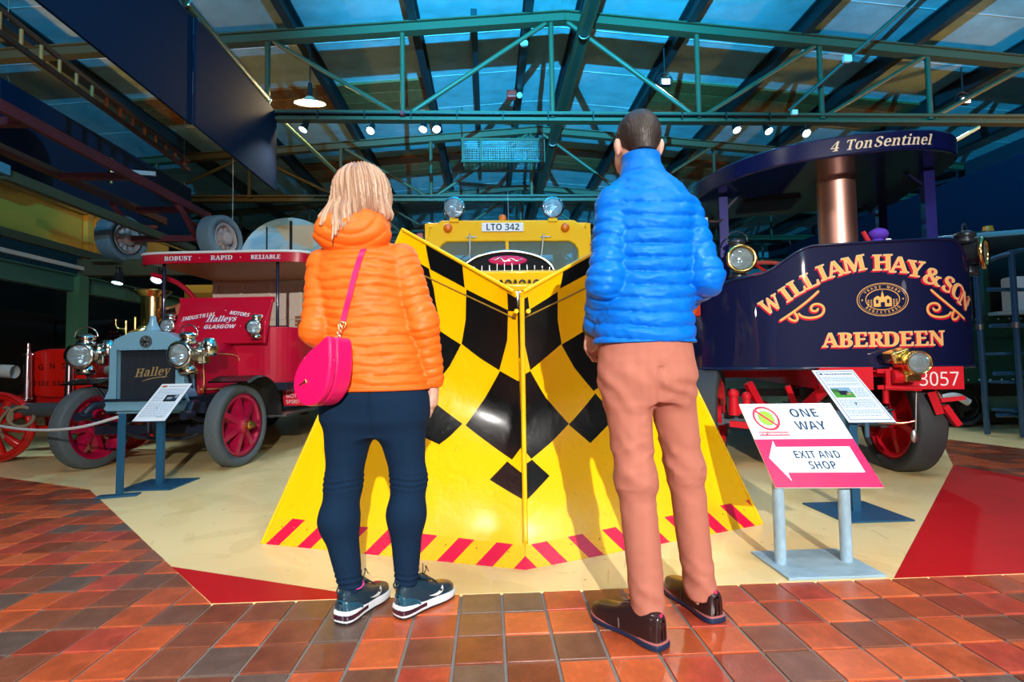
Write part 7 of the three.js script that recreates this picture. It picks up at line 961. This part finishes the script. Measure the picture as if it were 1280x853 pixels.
  mesh('hair', nets(hair, [0.47, 1.64, -1.97], [0.67, 1.865, -1.72], 0.0036, B, (x, y, z) => [Math.atan2(x - 0.567, z + 1.85) / 6.283 * 4, y * 12]), new THREE.MeshPhysicalMaterial({ map: hairTex, roughness: 0.55, sheen: 0.3 }), t).userData.label = 'short dark hair';
  const shoe = (heel, toe) => {
    const g = placeShoe(t, 'leather_shoe', heel, toe, B), L = 0.302, leather = gloss([0.024, 0.009, 0.010], 0.35, { clearcoat: 0.6, clearcoatRoughness: 0.15 }), sole = mat([0.006, 0.020, 0.065], 0.45);
    mesh('outsole', [soleG(L, 0.051, 0.004, 0.014), heelG(L, 0.0515, 0.085, 0, 0.018)], sole, g).userData.label = 'navy rubber sole'; mesh('welt', [soleG(L * 0.998, 0.0515, 0.018, 0.006, 0.002)], mat([0.38, 0.12, 0.12], 0.5), g);
    mesh('vamp', [shoeLoft([[0.001, 0.010, 0.022, 0.062], [0.004, 0.022, 0.022, 0.075], [0.011, 0.031, 0.022, 0.083], [0.035, 0.038, 0.022, 0.088], [0.07, 0.0405, 0.022, 0.090], [0.105, 0.042, 0.022, 0.090], [0.14, 0.044, 0.022, 0.078], [0.175, 0.047, 0.022, 0.062], [0.21, 0.0485, 0.022, 0.052], [0.245, 0.045, 0.022, 0.046], [0.275, 0.034, 0.022, 0.038], [0.292, 0.019, 0.022, 0.027], [0.300, 0.006, 0.022, 0.012]])], leather, g);
    for (const s of [-1, 1]) { mesh('quarter', [tube([[0.145, 0.028, s * 0.047], [0.15, 0.055, s * 0.042], [0.165, 0.078, s * 0.026], [0.155, 0.096, s * 0.014], [0.12, 0.108, s * 0.012]], 0.003, 24, 6)], mat([0.10, 0.06, 0.055], 0.5), g); }
    mesh('heel_tab', [rbox(0.006, 0.018, 0.014, 0.002, [0.008, 0.098, 0])], mat([0.55, 0.02, 0.14], 0.5), g);
    for (let k = 0; k < 4; k++) mesh('lace', [tube([[0.112 + k * 0.014, 0.106 - k * 0.006, -0.016], [0.115 + k * 0.014, 0.116 - k * 0.006, 0], [0.118 + k * 0.014, 0.106 - k * 0.006, 0.016]], 0.0022, 12, 6)], mat([0.12, 0.06, 0.05], 0.6), g);
    mesh('lace_bow', [tube([[0.12, 0.114, 0], [0.135, 0.14, 0.02], [0.16, 0.128, 0.032], [0.14, 0.115, 0.018], [0.12, 0.114, 0]], 0.002, 30, 6), tube([[0.12, 0.114, 0], [0.135, 0.138, -0.022], [0.155, 0.122, -0.03], [0.135, 0.113, -0.012], [0.12, 0.114, 0]], 0.002, 30, 6)], mat([0.12, 0.06, 0.05], 0.6), g);
  };
  shoe([0.545, -1.652], [0.365, -1.905]); shoe([0.788, -1.80], [0.715, -2.08]);
}
renderer.render(scene, camera);
